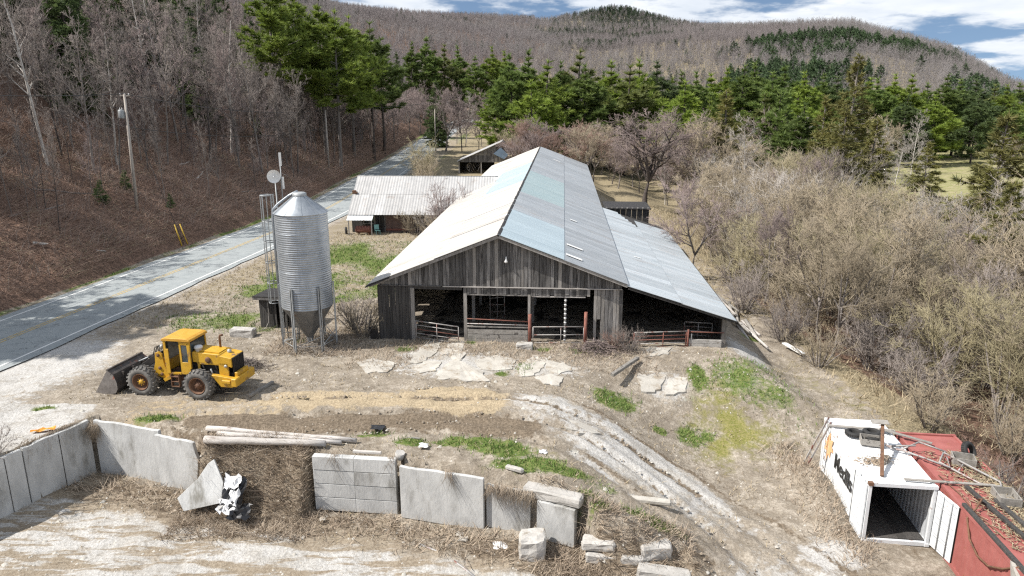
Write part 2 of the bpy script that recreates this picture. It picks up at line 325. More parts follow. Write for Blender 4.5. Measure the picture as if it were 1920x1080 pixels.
def tz(x, y): return float(terrain(np.array([x]), np.array([y]))[0])
def dist_path(x, y, pts):
    d = np.full(x.shape, 1e9); sgn = np.zeros(x.shape)
    for (x0, y0), (x1, y1) in zip(pts[:-1], pts[1:]):
        vx, vy = x1 - x0, y1 - y0; t = np.clip(((x - x0) * vx + (y - y0) * vy) / (vx * vx + vy * vy), 0, 1)
        ddx, ddy = x - x0 - t * vx, y - y0 - t * vy; dd = np.hypot(ddx, ddy); s = np.sign(vx * ddy - vy * ddx)
        m = dd < d; d = np.where(m, dd, d); sgn = np.where(m, s, sgn)
    return d, sgn
TRACK = [(-19, 29.9), (-15, 31.2), (-9, 31.4), (-4, 31.4), (0, 31.2), (3.5, 29.8), (6.4, 27.4), (8.6, 24.6), (10.2, 21.5), (11.5, 17.5)]
TRACK2 = [(-14, 29.6), (-8, 29.6), (-3, 29.6), (1, 28.9), (4, 27.2), (6.4, 24.8), (8.2, 22.2), (9.5, 19)]
def blob(x, y, px, py, rx, ry, z=0.):
    p = at_z(px, py, z); return np.exp(-((x - p.x) / rx) ** 2 - ((y - p.y) / ry) ** 2)
def zones(x, y):
    """ground cover weights: pale concrete/gravel, sand, mud, green, moss, litter, hay"""
    n1 = fbm(x / 3, y / 3, 31); n2 = fbm(x / 1.1, y / 1.1, 32); n3 = fbm(x / 7, y / 7, 33); yw = y + 3.0 * (fbm(x / 4, y / 4, 34) - .5)
    xc = road_x(y); dr = x - xc
    d1, s1 = dist_path(x, y, TRACK); d2, s2 = dist_path(x, y, TRACK2)
    inb = (x > left_wall_x(y)) & (x < 7) & (y < wall_y(x) - .6)
    pale = np.zeros(x.shape)
    pale = np.maximum(pale, (.35 + .7 * n1) * S((13 - dr) / 8) * S((dr - 3.5) / .5) * S((48 - y) / 10) * (x < -14))          # road shoulder, forecourt
    pale = np.maximum(pale, .45 * S((7 - dr) / 3) * S((dr - 3.5) / .5) * (y >= 40))
    pale = np.maximum(pale, 1.0 * ((x < left_wall_x(y) - .2) & (y < 31.5)) * S((-18 - x) / 3))
    pale = np.maximum(pale, np.where(inb | (y < 22.5), .66 + .5 * (n2 - .5) - .8 * S((y - wall_y(x) + 3.2) / 2.) * (n1 * .6 + .6), 0) * (x < 14))
    pale = np.maximum(pale, .7 * S((2.9 - d1 + 1.5 * (n1 - .5)) / 1.6) * S((x + 1.5) / 2.5) * (.3 + .95 * n1))                         # the pale track
    pale = np.maximum(pale, .6 * S((.8 - np.abs(d2 - .9)) / .8) * S((x - 1) / 2) * (.2 + 1. * n1))
    for a in ((860, 685, 5.5, 2.8), (1020, 690, 3.2, 1.8), (790, 665, 2.2, 1.2), (1250, 700, 2.2, 1.6), (1230, 655, 1.6, .7), (1390, 690, 1.5, 1.6)): pale = np.maximum(pale, .62 * blob(x, y, *a))
    pale = np.maximum(pale, .9 * blob(x, y, 1560, 1040, 1.4, 1.1, -2.6)); pale = np.maximum(pale, .7 * blob(x, y, 1400, 680, 1.6, 3.2, -1.))
    sand = .95 * S((2.1 - np.abs(yw - 31.9)) / 1.6) * S((x + 14) / 3) * S((2.0 - x) / 4) * (.4 + .9 * n1)
    sand = np.maximum(sand, .5 * S((3 - d1) / 2) * S((x + 20) / 3) * S((-8 - x) / 3))
    mud = 1.1 * S((1.0 + 1.2 * (n1 - .5) - d2) / .6) * S((x + 17) / 3) * S((3.5 - x) / 4) * (.5 + .7 * n2)
    mud = np.maximum(mud, .8 * S((.5 - np.abs(d1 - .95)) / .4) * (.25 + .75 * n1) * S((x + 18) / 3)); mud = np.maximum(mud, .9 * S((.35 - np.abs(d1 - 2.3)) / .3) * (.25 + .8 * n1) * S((x - 1) / 3))
    
    mud = np.maximum(mud, np.where(inb, .9 * S((y - wall_y(x) + 3.2) / 1.4), 0) * (.35 + .8 * n1))
    mud = np.maximum(mud, .75 * S((2.2 - np.abs(y - wall_y(x))) / 1.2) * S((x + 13.6) / .6) * S((-7.8 - x) / .6))
    mud = np.maximum(mud, .62 * S((2.6 - np.abs(yw - 29.0)) / 1.5) * S((x + 17) / 2) * S((6 - x) / 5) * (y > wall_y(x)) * (.2 + 1.2 * n1)); mud = np.maximum(mud, .5 * S((x - 6) / 3) * S((33 - y) / 3) * (n1 * 1.8 - .35))
    green = np.zeros(x.shape)
    for a in ((85, 765, .8, .3), (297, 785, 1.3, .45), (775, 830, .9, .4), (900, 835, 1.0, .7), (945, 845, 1.3, .8), (1010, 872, 1.3, .8), (1075, 880, 1.3, .45), (850, 830, .8, .5), (1130, 893, .9, .4), (960, 870, 1.2, .5), (985, 690, .5, .9), (1155, 725, 1.3, 1.0), (1300, 745, .8, .7), (1310, 690, .6, 1.1), (1120, 655, .6, .6), (880, 642, .5, .3), (940, 700, .5, .4), (760, 655, .6, .4), (1410, 595, 1., .8), (1125, 950, .5, .3, -.5), (1195, 957, .7, .3, -.8), (1235, 985, .7, .35, -1.2), (1262, 1010, .5, .4, -1.8), (1105, 925, .6, .3, -.3), (700, 815, .8, .3), (1240, 745, .4, .3), (1085, 660, .6, .4), (1330, 770, .5, .4, -.8), (1020, 655, .5, .3), (640, 560, 1.2, 1.), (560, 640, .5, .3)):
        green = np.maximum(green, 1.05 * blob(x, y, *a))
    green = green * (.5 + 1.05 * n2)
    green = np.maximum(green, 1.0 * S((13 - np.abs(y - 60)) / 5) * S((-7.0 - x) / 2.5) * S((dr - 6.0) / 3) * (-.15 + 1.7 * n1)); green = np.maximum(green, .8 * S((4 - np.abs(y - 44.5)) / 3) * S((x + 25) / 3) * S((-13.5 - x) / 2) * (n1 * 1.9 - .35))      # lawn beyond the silo
    green = np.maximum(green, .55 * blob(x, y, 430, 570, 3, 4) * (n1 + .3))
    green = np.maximum(green, .85 * S((1.6 - np.abs(dr + 5.3)) / 1.0) * S((y - 30) / 6) * (n1 * 1.3))                                # ditch grass
    green = np.maximum(green, .7 * S((4 - np.abs(dr - 7)) / 2) * S((y - 95) / 10) * (n1 * 1.6 - .2)); green = np.maximum(green, .75 * S((x - 8) / 4) * S((17 - x) / 3) * S((y - 30) / 3) * S((40 - y) / 3) * (n1 * 1.7 - .3))
    moss = .8 * blob(x, y, 1380, 790, 3.2, 4.2, -1.5) * (-.15 + 1.9 * n2); moss = np.maximum(moss, .6 * S((x - 13) / 2) * S((20 - x) / 2) * S((y - 30) / 3) * S((46 - y) / 4) * n1 * 1.1)
    moss = np.maximum(moss, .5 * blob(x, y, 1000, 850, 4, 1.6) * (n2 + .3))
    litter = np.maximum(S((-dr - 5.2) / 1.5), .9 * S((x - np.interp(y, [14, 22, 28, 33, 36, 42, 50, 60, 75, 90, 110], [19.6, 19.8, 20.3, 20.3, 20.5, 18.3, 17.3, 17.2, 19.5, 23, 27]) - .8) / 2.5) * S((y - 16) / 4) * S((66 - y) / 8))
    hay = .8 * S((x - 17) / 3) * S((y - 15) / 5); hay = np.maximum(hay, .5 * S((y - 46) / 6) * (dr > 5)); hay = np.maximum(hay, S((y - 90) / 30) * (dr > 8) * .9)
    floor = (inb | (y < 22.5)) * (x < 14) * S((x - left_wall_x(y)) / .5)
    field = S((x - 52) / 8) * S((y - 85) / 15) * S((330 - y) / 30)
    return dict(pale=pale, sand=sand, mud=mud, green=green, moss=moss, litter=litter, hay=hay, field=field, floor=floor * 1.)

def ground_mat():
    m = bpy.data.materials.new('ground'); m.use_nodes = True; nt = m.node_tree; N = nt.nodes; L = nt.links; b = N['Principled BSDF']
    b.inputs['Roughness'].default_value = .95; b.inputs['Specular IOR Level'].default_value = .15
    geo = N.new('ShaderNodeNewGeometry')
    def noise(s, d=6, r=.65):
        n = N.new('ShaderNodeTexNoise'); n.inputs['Scale'].default_value = s; n.inputs['Detail'].default_value = d; n.inputs['Roughness'].default_value = r; L.new(geo.outputs['Position'], n.inputs['Vector']); return n.outputs['Fac']
    big, mid, fin = noise(.6), noise(2.6), noise(9, 5, .7)
    def mixc(f, a, c):
        x = N.new('ShaderNodeMix'); x.data_type = 'RGBA'
        if hasattr(f, 'links'): L.new(f, x.inputs['Factor'])
        for i, q in ((6, a), (7, c)):
            if isinstance(q, tuple): x.inputs[i].default_value = (*q, 1)
            else: L.new(q, x.inputs[i])
        return x.outputs[2]
    def rng(v, a, c):
        r = N.new('ShaderNodeMapRange'); r.interpolation_type = 'SMOOTHSTEP'; r.inputs['From Min'].default_value = a; r.inputs['From Max'].default_value = c; L.new(v, r.inputs['Value']); return r.outputs[0]
    def two(a, c, n=None, lo=.38, hi=.62): return mixc(rng(n or fin, lo, hi), a, c)
    def over(col, attr, newcol, k=.9, lo=.42, hi=.6, nn=None):
        at = N.new('ShaderNodeAttribute'); at.attribute_name = attr
        ad = N.new('ShaderNodeMath'); ad.operation = 'MULTIPLY_ADD'; L.new(nn or mid, ad.inputs[0]); ad.inputs[1].default_value = k; L.new(at.outputs['Fac'], ad.inputs[2])
        sb = N.new('ShaderNodeMath'); sb.operation = 'SUBTRACT'; L.new(ad.outputs[0], sb.inputs[0]); sb.inputs[1].default_value = k * .5
        return mixc(rng(sb.outputs[0], lo, hi), col, newcol)
    col = mixc(rng(big, .42, .6), mixc(rng(mid, .38, .6), two((.2, .17, .135), (.36, .315, .255)), two((.27, .23, .18), (.15, .125, .098))), mixc(rng(mid, .4, .6), two((.3, .26, .21), (.44, .39, .325)), two((.22, .185, .145), (.34, .295, .235))))
    col = over(col, 'hay', two((.34, .285, .185), (.21, .175, .115)))
    col = over(col, 'sand', two((.44, .36, .245), (.32, .255, .17)))
    col = over(col, 'pale', mixc(rng(big, .45, .62), two((.4, .385, .36), (.54, .525, .5)), two((.345, .325, .295), (.45, .43, .395))), 1.0, .36, .58)
    col = over(col, 'mud', two((.125, .098, .07), (.225, .18, .132)), .9)
    col = over(col, 'moss', two((.17, .175, .045), (.27, .24, .1)), 1.0, .35, .85)
    col = over(col, 'green', two((.085, .14, .03), (.19, .2, .075)), 1.0, .4, .75)
    col = over(col, 'litter', mixc(rng(mid, .4, .6), two((.13, .08, .058), (.29, .19, .14)), two((.085, .056, .042), (.19, .125, .092))), .3)
    col = over(col, 'field', two((.33, .29, .17), (.24, .24, .1), big), .3)
    # dirt washed in streaks over the bunker floor, and cracks in the old concrete
    mp = N.new('ShaderNodeMapping'); L.new(geo.outputs['Position'], mp.inputs['Vector']); mp.inputs['Rotation'].default_value = (0, 0, R(-38)); mp.inputs['Scale'].default_value = (.35, 1.7, 1)
    st = N.new('ShaderNodeTexNoise'); st.inputs['Scale'].default_value = 1.1; st.inputs['Detail'].default_value = 7; st.inputs['Roughness'].default_value = .66; st.inputs['Distortion'].default_value = .4; L.new(mp.outputs[0], st.inputs['Vector'])
    fl = N.new('ShaderNodeAttribute'); fl.attribute_name = 'floor'
    m1 = N.new('ShaderNodeMath'); m1.operation = 'MULTIPLY'; L.new(rng(st.outputs['Fac'], .47, .56), m1.inputs[0]); L.new(fl.outputs['Fac'], m1.inputs[1])
    col = mixc(m1.outputs[0], col, two((.23, .185, .135), (.33, .28, .215)))
    wv = N.new('ShaderNodeVectorMath'); wv.operation = 'MULTIPLY_ADD'; nn_ = N.new('ShaderNodeTexNoise'); nn_.inputs['Scale'].default_value = 1.2; L.new(geo.outputs['Position'], nn_.inputs['Vector']); L.new(nn_.outputs['Color'], wv.inputs[0]); wv.inputs[1].default_value = (1.2, 1.2, 0); L.new(geo.outputs['Position'], wv.inputs[2])
    vo = N.new('ShaderNodeTexVoronoi'); vo.feature = 'DISTANCE_TO_EDGE'; vo.inputs['Scale'].default_value = .75; L.new(wv.outputs[0], vo.inputs['Vector'])
    cr = N.new('ShaderNodeMapRange'); cr.inputs['From Min'].default_value = .006; cr.inputs['From Max'].default_value = .03; cr.inputs['To Min'].default_value = .5; cr.inputs['To Max'].default_value = 0; L.new(vo.outputs['Distance'], cr.inputs['Value'])
    pa = N.new('ShaderNodeAttribute'); pa.attribute_name = 'pale'; m2 = N.new('ShaderNodeMath'); m2.operation = 'MULTIPLY'; L.new(cr.outputs[0], m2.inputs[0]); m3 = N.new('ShaderNodeMath'); m3.operation = 'MULTIPLY'; L.new(pa.outputs['Fac'], m3.inputs[0]); L.new(rng(big, .42, .6), m3.inputs[1]); L.new(m3.outputs[0], m2.inputs[1])
    col = mixc(m2.outputs[0], col, (.17, .14, .1))
    L.new(col, b.inputs['Base Color'])
    bp = N.new('ShaderNodeBump'); bp.inputs['Strength'].default_value = .8; bp.inputs['Distance'].default_value = .09; L.new(fin, bp.inputs['Height']); L.new(bp.outputs[0], b.inputs['Normal'])
    return m
def build_ground():
    def axis(lo, hi, step, far_lo, far_hi, g=1.07):
        a = list(np.arange(lo, hi, step)); s = step; v = a[-1]
        while v < far_hi: s = min(s * g, 40); v += s; a.append(v)
        s = step; v = a[0]; pre = []
        while v > far_lo: s = min(s * g, 40); v -= s; pre.append(v)
        return np.array(pre[::-1] + a)
    X = axis(-31, 23, .17, -1500, 2200); Yv = axis(18, 44, .17, -250, 2600)
    gx, gy = np.meshgrid(X, Yv); x = gx.ravel(); y = gy.ravel(); z = terrain(x, y)
    # tyre ruts and churned mud
    for pts, k in ((TRACK, 1.), (TRACK2, .8)):
        d, s = dist_path(x, y, pts); on = S((x + 17) / 2) * S((y - 15) / 2)
        lug = .5 + .5 * np.sin(x * 14 + s * y * 3)
        z -= on * k * .13 * np.exp(-((d - .95) / .26) ** 2) * (.65 + .35 * lug) - on * k * .07 * np.exp(-((d - 1.42) / .22) ** 2) - on * k * .08 * np.exp(-((d - .45) / .2) ** 2)
    ch = S((2.6 - np.abs(y - 31.3)) / 1.2) * S((x + 15) / 3) * S((3 - x) / 4)
    z += ch * (.38 * (fbm(x / 2.2, y / .7, 41, 4) - .5) + .12 * (fbm(x / .5, y / .4, 42, 2) - .5))
    V = np.c_[x, y, z]; nx, ny = len(X), len(Yv)
    i = np.arange((ny - 1) * (nx - 1)); r = i // (nx - 1); c = i % (nx - 1); a = r * nx + c
    F = np.c_[a, a + 1, a + 1 + nx, a + nx]
    me = np_mesh('ground', V, F, ground_mat(), True)
    for k, w in zones(x, y).items():
        at = me.attributes.new(k, 'FLOAT', 'POINT'); at.data.foreach_set('value', np.clip(w, 0, 1.2).astype(np.float32))
    return tag(link('ground', me), kind='structure')
ground = build_ground()

# ---------------------------------------------------------------- road
def strip(name, off0, off1, y0, y1, h, mat, parent=None, step=2., wob=0.):
    ys = np.arange(y0, y1 + .01, step); xs = road_x(ys); zs = road_z(ys)
    tx = np.gradient(xs, ys); nl = np.hypot(1, tx); nx_, ny_ = 1 / nl, -tx / nl
    w0 = off0 + wob * (vnoise(ys * .7, ys * 0, 3) - .5); w1 = off1 + wob * (vnoise(ys * .7, ys * 0 + 9, 4) - .5)
    A = np.c_[xs + nx_ * w0, ys + ny_ * w0, zs + h]; Bv = np.c_[xs + nx_ * w1, ys + ny_ * w1, zs + h]
    V = np.empty((2 * len(ys), 3)); V[0::2] = A; V[1::2] = Bv; i = np.arange(len(ys) - 1) * 2
    return link(name, np_mesh(name, V, np.c_[i, i + 1, i + 3, i + 2], mat), parent)
M['asphalt'] = pm('worn_asphalt', (.25, .275, .28), (.31, .33, .33), 1.3, .9, bump=.2, bscale=30, c3=(.2, .215, .22), s3=.35, t3=.55, w3=.12)
def cracks(m, scale, width, dark):
    nt = m.node_tree; N = nt.nodes; L = nt.links; b = N['Principled BSDF']; src = b.inputs['Base Color'].links[0].from_socket
    tc = N.new('ShaderNodeTexCoord'); n = N.new('ShaderNodeTexNoise'); n.inputs['Scale'].default_value = 1.5; L.new(tc.outputs['Object'], n.inputs['Vector'])
    mxv = N.new('ShaderNodeVectorMath'); mxv.operation = 'MULTIPLY_ADD'; L.new(n.outputs['Color'], mxv.inputs[0]); mxv.inputs[1].default_value = (1.1, 1.1, 1.1); L.new(tc.outputs['Object'], mxv.inputs[2])
    v = N.new('ShaderNodeTexVoronoi'); v.feature = 'DISTANCE_TO_EDGE'; v.inputs['Scale'].default_value = scale; L.new(mxv.outputs[0], v.inputs['Vector'])
    r = N.new('ShaderNodeMapRange'); r.inputs['From Min'].default_value = width * .4; r.inputs['From Max'].default_value = width; r.inputs['To Min'].default_value = .8; r.inputs['To Max'].default_value = 0; L.new(v.outputs['Distance'], r.inputs['Value'])
    x = N.new('ShaderNodeMix'); x.data_type = 'RGBA'; L.new(r.outputs[0], x.inputs['Factor']); L.new(src, x.inputs[6]); x.inputs[7].default_value = (*dark, 1); L.new(x.outputs[2], b.inputs['Base Color']); return m
cracks(M['asphalt'], .45, .012, (.14, .15, .155))
M['line_white'] = pm('road_white', (.66, .66, .64), (.72, .72, .7), 4, .8, c3=(.3, .31, .31), s3=3, t3=.6)
M['line_yellow'] = pm('road_yellow', (.44, .32, .12), (.5, .37, .15), 4, .85, c3=(.28, .27, .23), s3=3, t3=.5)
road = tag(strip('road', -3.95, 3.95, -100, 345, -.004, M['asphalt'], wob=.35), kind='structure')
strip('edge_line', 3.2, 3.34, -60, 345, .004, M['line_white'], road); strip('edge_line', -3.34, -3.2, -60, 345, .004, M['line_white'], road)
strip('centre_line', -.2, -.08, -60, 345, .004, M['line_yellow'], road); strip('centre_line', .08, .2, -60, 345, .004, M['line_yellow'], road)
# ---------------------------------------------------------------- the big barn
BR = -R(3.97)
barn = thing('barn', 'long grey weathered wooden barn with open front and patched tin roof', 'barn', (-.75, 40.5, 0), BR)
def roof_zl(x): return 6.5 + x * (3.0 / 7.6)
def roof_zr(x): return 6.5 - x * (2.76 / 7.4)
def lean_z(x): return 3.66 - (x - 7.25) * (1.93 / 6.3)
def sheet(name, xa, xb, zf, y0, y1, mat, lift=0., parent=barn, th=.025, curl=0.):
    mb = MB(); vs = []
    for y in (y0, y1):
        for x in (xa, xb): vs.append((x, y, zf(x) + lift + (curl if (x == xb and y == y0) else 0)))
    for v in list(vs): vs.append((v[0], v[1], v[2] - th))
    mb.add(vs, [(0, 1, 3, 2), (4, 6, 7, 5), (0, 4, 5, 1), (2, 3, 7, 6), (0, 2, 6, 4), (1, 5, 7, 3)])
    return mb.build(name, mat, parent)
def build_roof():
    # decks added under the sheets to block light and keep the inside dark
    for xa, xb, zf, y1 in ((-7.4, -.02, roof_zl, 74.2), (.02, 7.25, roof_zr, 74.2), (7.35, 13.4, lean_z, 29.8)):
        sheet('light_block_deck', xa, xb, zf, -.35, y1, M['wood_dark'], -.06)
    rr = random.Random(3)
    ys = [-.5 + .98 * i for i in range(31)] + [29.9 + 3.4 * i for i in range(1, 14)]; ys[-1] = 74.4
    for i, (y0, y1) in enumerate(zip(ys[:-1], ys[1:])):
        g = .006
        # left slope: two courses, bleached
        lm = M['roof_white']
        up = M['roof_blue'] if 26 < y0 < 44 else M['roof_white']
        sheet('roof_sheet', -7.6, -3.7 + .05, roof_zl, y0 + g, y1, lm, rr.uniform(0, .012))
        slot = i in (6, 13)
        sheet('roof_sheet', -3.7, -.02, roof_zl, y0 + g + (.22 if slot else 0), y1, up, .03 + rr.uniform(0, .012))
        # right slope
        up = M['roof_blue'] if y0 < 8.5 else M['roof_teal'] if 19 < y0 < 36 else M['roof_grey']
        sheet('roof_sheet', .02, 3.75, roof_zr, y0 + g, y1, up, .03 + rr.uniform(0, .012))
        sheet('roof_sheet', 3.7, 7.4, roof_zr, y0 + g, y1, M['roof_grey'], rr.uniform(0, .01))
    for i in range(31):
        y0 = -.5 + .98 * i
        if i < 25: sheet('roof_sheet', 7.3, 10.45, lean_z, y0 + .006, y0 + .98, M['roof_lean'], .03 + rr.uniform(0, .012))
        else: sheet('roof_sheet', 7.3, 10.45 - (i - 24) * .25, lean_z, y0 + .006, y0 + .98, M['roof_lean'], .03)
        if i < 29: sheet('roof_sheet', 10.4, 13.55, lean_z, y0 + .006, y0 + .98, M['roof_lean'], rr.uniform(0, .01))
    # pale patches laid over the right slope
    for x0, x1, y0, y1 in ((3.9, 4.9, 4.0, 4.35), (3.85, 4.8, .9, 1.3), (4.2, 4.7, 14.2, 14.5), (2.2, 3.2, 60, 60.6)): sheet('patch', x0, x1, roof_zr, y0, y1, M['white'], .07, th=.01)
    sheet('patch', 8.6, 9.1, lean_z, 9, 9.2, M['white'], .08, th=.01)
    # ridge cap, dark where it has lifted
    mb = MB()
    for y0 in np.arange(-.52, 74, 2.4): mb.prism([(-.16, 6.45), (0, 6.555), (.13, 6.49), (0, 6.53)], y0 + rr.uniform(0, .08), min(y0 + 2.3, 74.4))
    mb.build('ridge_cap', M['dark'], barn)
    # barge boards, eave trim
    for sgn, xe, ze in ((-1, -7.55, 3.38), (1, 7.35, 3.62)): MB().bar((sgn * .02, -.42, 6.38), (xe, -.42, ze), .04, .16).build('barge_board', M['post'], barn)
    MB().bar((7.4, -.42, 3.52), (13.45, -.42, 1.66), .05, .14).build('barge_board', M['wood_dark'], barn)
    mb = MB(); mb.add([(-7.75, -.6, 3.36), (-6.3, -.6, 3.95), (-6.3, -.1, 3.98), (-7.75, -.1, 3.38), (-7.75, -.6, 3.3), (-6.3, -.6, 3.9)], [(0, 1, 2, 3), (0, 4, 5, 1)]); mb.build('eave_cap', M['dark'], barn)
    # rafters showing under the lean-to and at the gable
    for x in np.arange(7.6, 13.3, .8): MB().bar((x, -.3, lean_z(x) - .13), (x, 29.5, lean_z(x) - .13), .06, .1).build('purlin', M['wood_dark'], barn)
build_roof()
def board(x, w, z0, z1a, z1b, y=0., mat='wood', th=.03, name='board', parent=barn):
    mb = MB(); mb.prism([(x, z0), (x + w, z0 + random.uniform(-.02, .02)), (x + w, z1b), (x, z1a)], y, y + th); return mb.build(name, M[mat], parent)
def build_front():
    rr = random.Random(11)
    def top(x): return (roof_zl(x) if x < 0 else roof_zr(x)) - .13
    x = -7.15
    while x < 7.05:
        w = rr.uniform(.17, .25); w = min(w, 7.1 - x)
        if w < .05: break
        board(x, w - .016, 3.36 - rr.uniform(0, .05), top(x), top(x + w), rr.uniform(-.02, .02), 'wood' if rr.random() > .12 else 'post')
        if -7.15 <= x < -5.25: board(x, w - .014, -.15 + rr.uniform(0, .25) * (x > -6), 3.31 + rr.uniform(-.04, .02), 3.31, rr.uniform(.03, .06), 'wood_dark')
        elif -2.3 < x < 5.1: board(x, w - .016, 2.86 + rr.uniform(-.04, .06) + (0 if x < 1.8 else -.02), 3.28, 3.28, rr.uniform(.02, .05), 'wood' if rr.random() > .2 else 'post')
        elif x >= 5.25 and rr.random() > .1: board(x, w - .02, rr.choice([.05, .15, .1, 1.5, .2]), 3.28, 3.28, rr.uniform(.02, .06), 'post' if rr.random() > .45 else 'wood')
        x += w
    MB().box((1.9, -.03, 3.325), (10.4, .05, .05)).build('batten', M['timber'], barn)
    MB().box((-5.2, -.02, 3.34), (3.6, .05, .06)).build('batten', M['wood'], barn)
    MB().bar((-5.2, .12, 3.22), (-2.2, .12, 3.18), .14, .16).build('lintel', M['wood_dark'], barn)
    MB().box((0, .1, 2.84), (3.9, .1, .07)).build('lintel', M['post'], barn); MB().box((3.45, .1, 2.8), (3.1, .1, .07)).build('lintel', M['timber'], barn)
    for xx, z0, z1, mt, w in ((-5.12, -.1, 3.2, 'post', .2), (-2.0, .0, 2.9, 'post', .19), (1.75, 1.35, 2.9, 'post', .15), (7.05, 0, 3.3, 'wood', .2), (13.0, -.5, 1.78, 'post', .24)):
        MB().bar((xx, .1, z0), (xx, .1, z1), w, w).build('post', M[mt], barn)
    MB().tube((1.8, -.1, -.2), (1.8, -.1, 1.75), .1, n=10).build('steel_post', M['pipe_red'], barn)
    MB().tube((5.05, -.1, -.2), (5.05, -.1, 1.95), .1, n=10).build('steel_post', M['pipe_red'], barn)
    MB().tube((10.95, -.15, -.2), (10.95, -.15, 1.05), .055, n=8).build('steel_post', M['pipe_red'], barn); MB().tube((11.15, -.1, -.2), (11.15, -.1, .8), .04, n=8).build('steel_post', M['gate'], barn)
    # post wound with white and dark bands
    mb = MB(); mb.tube((3.86, .12, -.1), (3.86, .12, 2.78), .035, n=6)
    for k in range(20): mb.mat(k % 2).lathe([(.0, 0), (.075, .01), (.075, .095), (0, .105)], 8, (3.86, .12, .1 + k * .135))
    mb.build('banded_post', [M['white'], M['wood']], barn)
    # plank parapet, rails
    for k in range(3): MB().box((-.1, -.05 + .01 * (k % 2), .05 + .29 * k), (3.55, .06, .275)).build('plank', M['plank'], barn)
    MB().box((-.1, -.04, .93), (3.6, .14, .06)).build('plank', M['plank'], barn)
    for z0, z1, mt in ((1.42, 1.3, 'pipe_red'), (1.12, 1.08, 'gate')): MB().tube((-1.9, -.1, z0), (1.75, -.1, z1), .032, n=6).build('rail', M[mt], barn)
    MB().tube((11, -.1, .9), (13, -.1, .88), .03, n=6).build('rail', M['pipe_red'], barn)
    for k in range(3): MB().box((11.95, -.05, -.12 + .22 * k), (1.85, .16, .205)).build('block_course', M['conc_old'], barn)
    # lamp on the gable
    mb = MB(); mb.lathe([(.0, .3), (.035, .28), (.05, .12), (.09, .04), (.1, 0), (.07, -.06), (0, -.08)], 10, (.42, -.14, 4.88)); mb.tube((.42, 0, 5.15), (.42, -.14, 5.15), .025, n=6); mb.build('lamp', M['white'], barn)
    # diagonal braces behind, inside posts and beams
    for yy in np.arange(4, 44, 4.):
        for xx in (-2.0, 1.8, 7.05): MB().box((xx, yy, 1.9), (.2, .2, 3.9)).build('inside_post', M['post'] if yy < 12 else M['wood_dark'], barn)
        MB().bar((-7.1, yy, 3.3), (7.1, yy, 3.3), .12, .22).build('tie_beam', M['wood_dark'], barn)
        if yy < 29: MB().box((12.95, yy, .7), (.18, .18, 2.4)).build('inside_post', M['wood_dark'], barn)
    # long walls: boards as far as one sees them, then a panel
    k = 0; y = .06
    while y < 16:
        w = rr.uniform(.24, .34); z0 = -.1; z1 = 3.3
        hole = (k in (9, 10, 15, 16, 17, 24)); 
        if hole: MB().span((-7.2, y, 2.0 if k != 10 else .9), (-7.17, y + w - .01, 3.3)).build('board', M['wood_dark'], barn); z1 = rr.uniform(.8, 1.2)
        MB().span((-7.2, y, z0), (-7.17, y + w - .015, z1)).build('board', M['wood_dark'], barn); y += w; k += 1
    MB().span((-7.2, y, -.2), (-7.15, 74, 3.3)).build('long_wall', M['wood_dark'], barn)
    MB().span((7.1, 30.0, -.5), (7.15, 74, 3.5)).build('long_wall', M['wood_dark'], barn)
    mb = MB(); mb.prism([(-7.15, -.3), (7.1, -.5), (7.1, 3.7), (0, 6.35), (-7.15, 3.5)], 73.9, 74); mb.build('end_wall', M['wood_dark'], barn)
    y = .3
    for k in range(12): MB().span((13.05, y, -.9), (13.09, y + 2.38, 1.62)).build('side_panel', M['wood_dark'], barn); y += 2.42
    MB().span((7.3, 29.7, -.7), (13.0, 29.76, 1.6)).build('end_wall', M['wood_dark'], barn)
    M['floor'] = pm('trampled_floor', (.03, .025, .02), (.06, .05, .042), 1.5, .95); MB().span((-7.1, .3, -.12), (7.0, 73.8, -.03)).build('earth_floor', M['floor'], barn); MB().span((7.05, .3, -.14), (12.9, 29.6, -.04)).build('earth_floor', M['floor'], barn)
    # torn tin hanging at the foot of the left corner
    mb = MB(); mb.add([(-7.3, -.05, 1.35), (-7.25, -.2, .9), (-7.75, -.15, .75), (-7.7, -.1, .05), (-7.2, -.1, .02)], [(0, 1, 2, 3, 4)]); mb.build('torn_sheet', M['dark'], barn)
build_front()

def gate(label, p0, p1, h, rails=5, mats=('gate',), stiles=(0, .5, 1), name='tube_gate', lean=0.):
    """tubular farm gate from p0 to p1 (world, foot points)"""
    p0 = Vector(p0); p1 = Vector(p1); g = thing(name, label, 'gate', p0); d = p1 - p0; n = Vector((-d.y, d.x, 0)).normalized()
    up = (Vector((0, 0, 1)) + n * lean).normalized()
    for k in range(rails):
        a = up * (h * (.04 + .96 * k / (rails - 1))); mt = mats[k % len(mats)]
        MB().tube(a, d + a, .026 if k < rails - 1 else .034, n=6).build('rail', M[mt], g)
    for s in stiles: MB().tube(d * s, d * s + up * h, .03, n=6).build('stile', M[mats[0]], g)
    return g
def bl(x, y, z): return barn_m @ Vector((x, y, z))
barn_m = Matrix.Translation(barn.location) @ Matrix.Rotation(BR, 4, 'Z')
gate('grey tubular gate sagging in the left opening of the barn', bl(-4.95, -.25, .22), bl(-2.35, -.5, -.02), 1.05, 5, ('gate', 'gate', 'pipe_red'), (.02, .5, 1))
gate('tubular gate in the opening right of the plank parapet', bl(2.0, -.2, .0), bl(4.95, -.1, .05), 1.02, 3, ('gate',), (0, .55, 1))
gate('rusty red gate across the lean-to opening', bl(7.85, -.3, -.12), bl(10.9, -.15, 0), .95, 5, ('pipe_red', 'gate', 'pipe_red'), (0, .55, .98))
gate('grey gate lying behind the block wall under the lean-to', bl(11.0, 1.5, -.1), bl(12.6, 1.3, -.1), 1.1, 5, ('gate',))
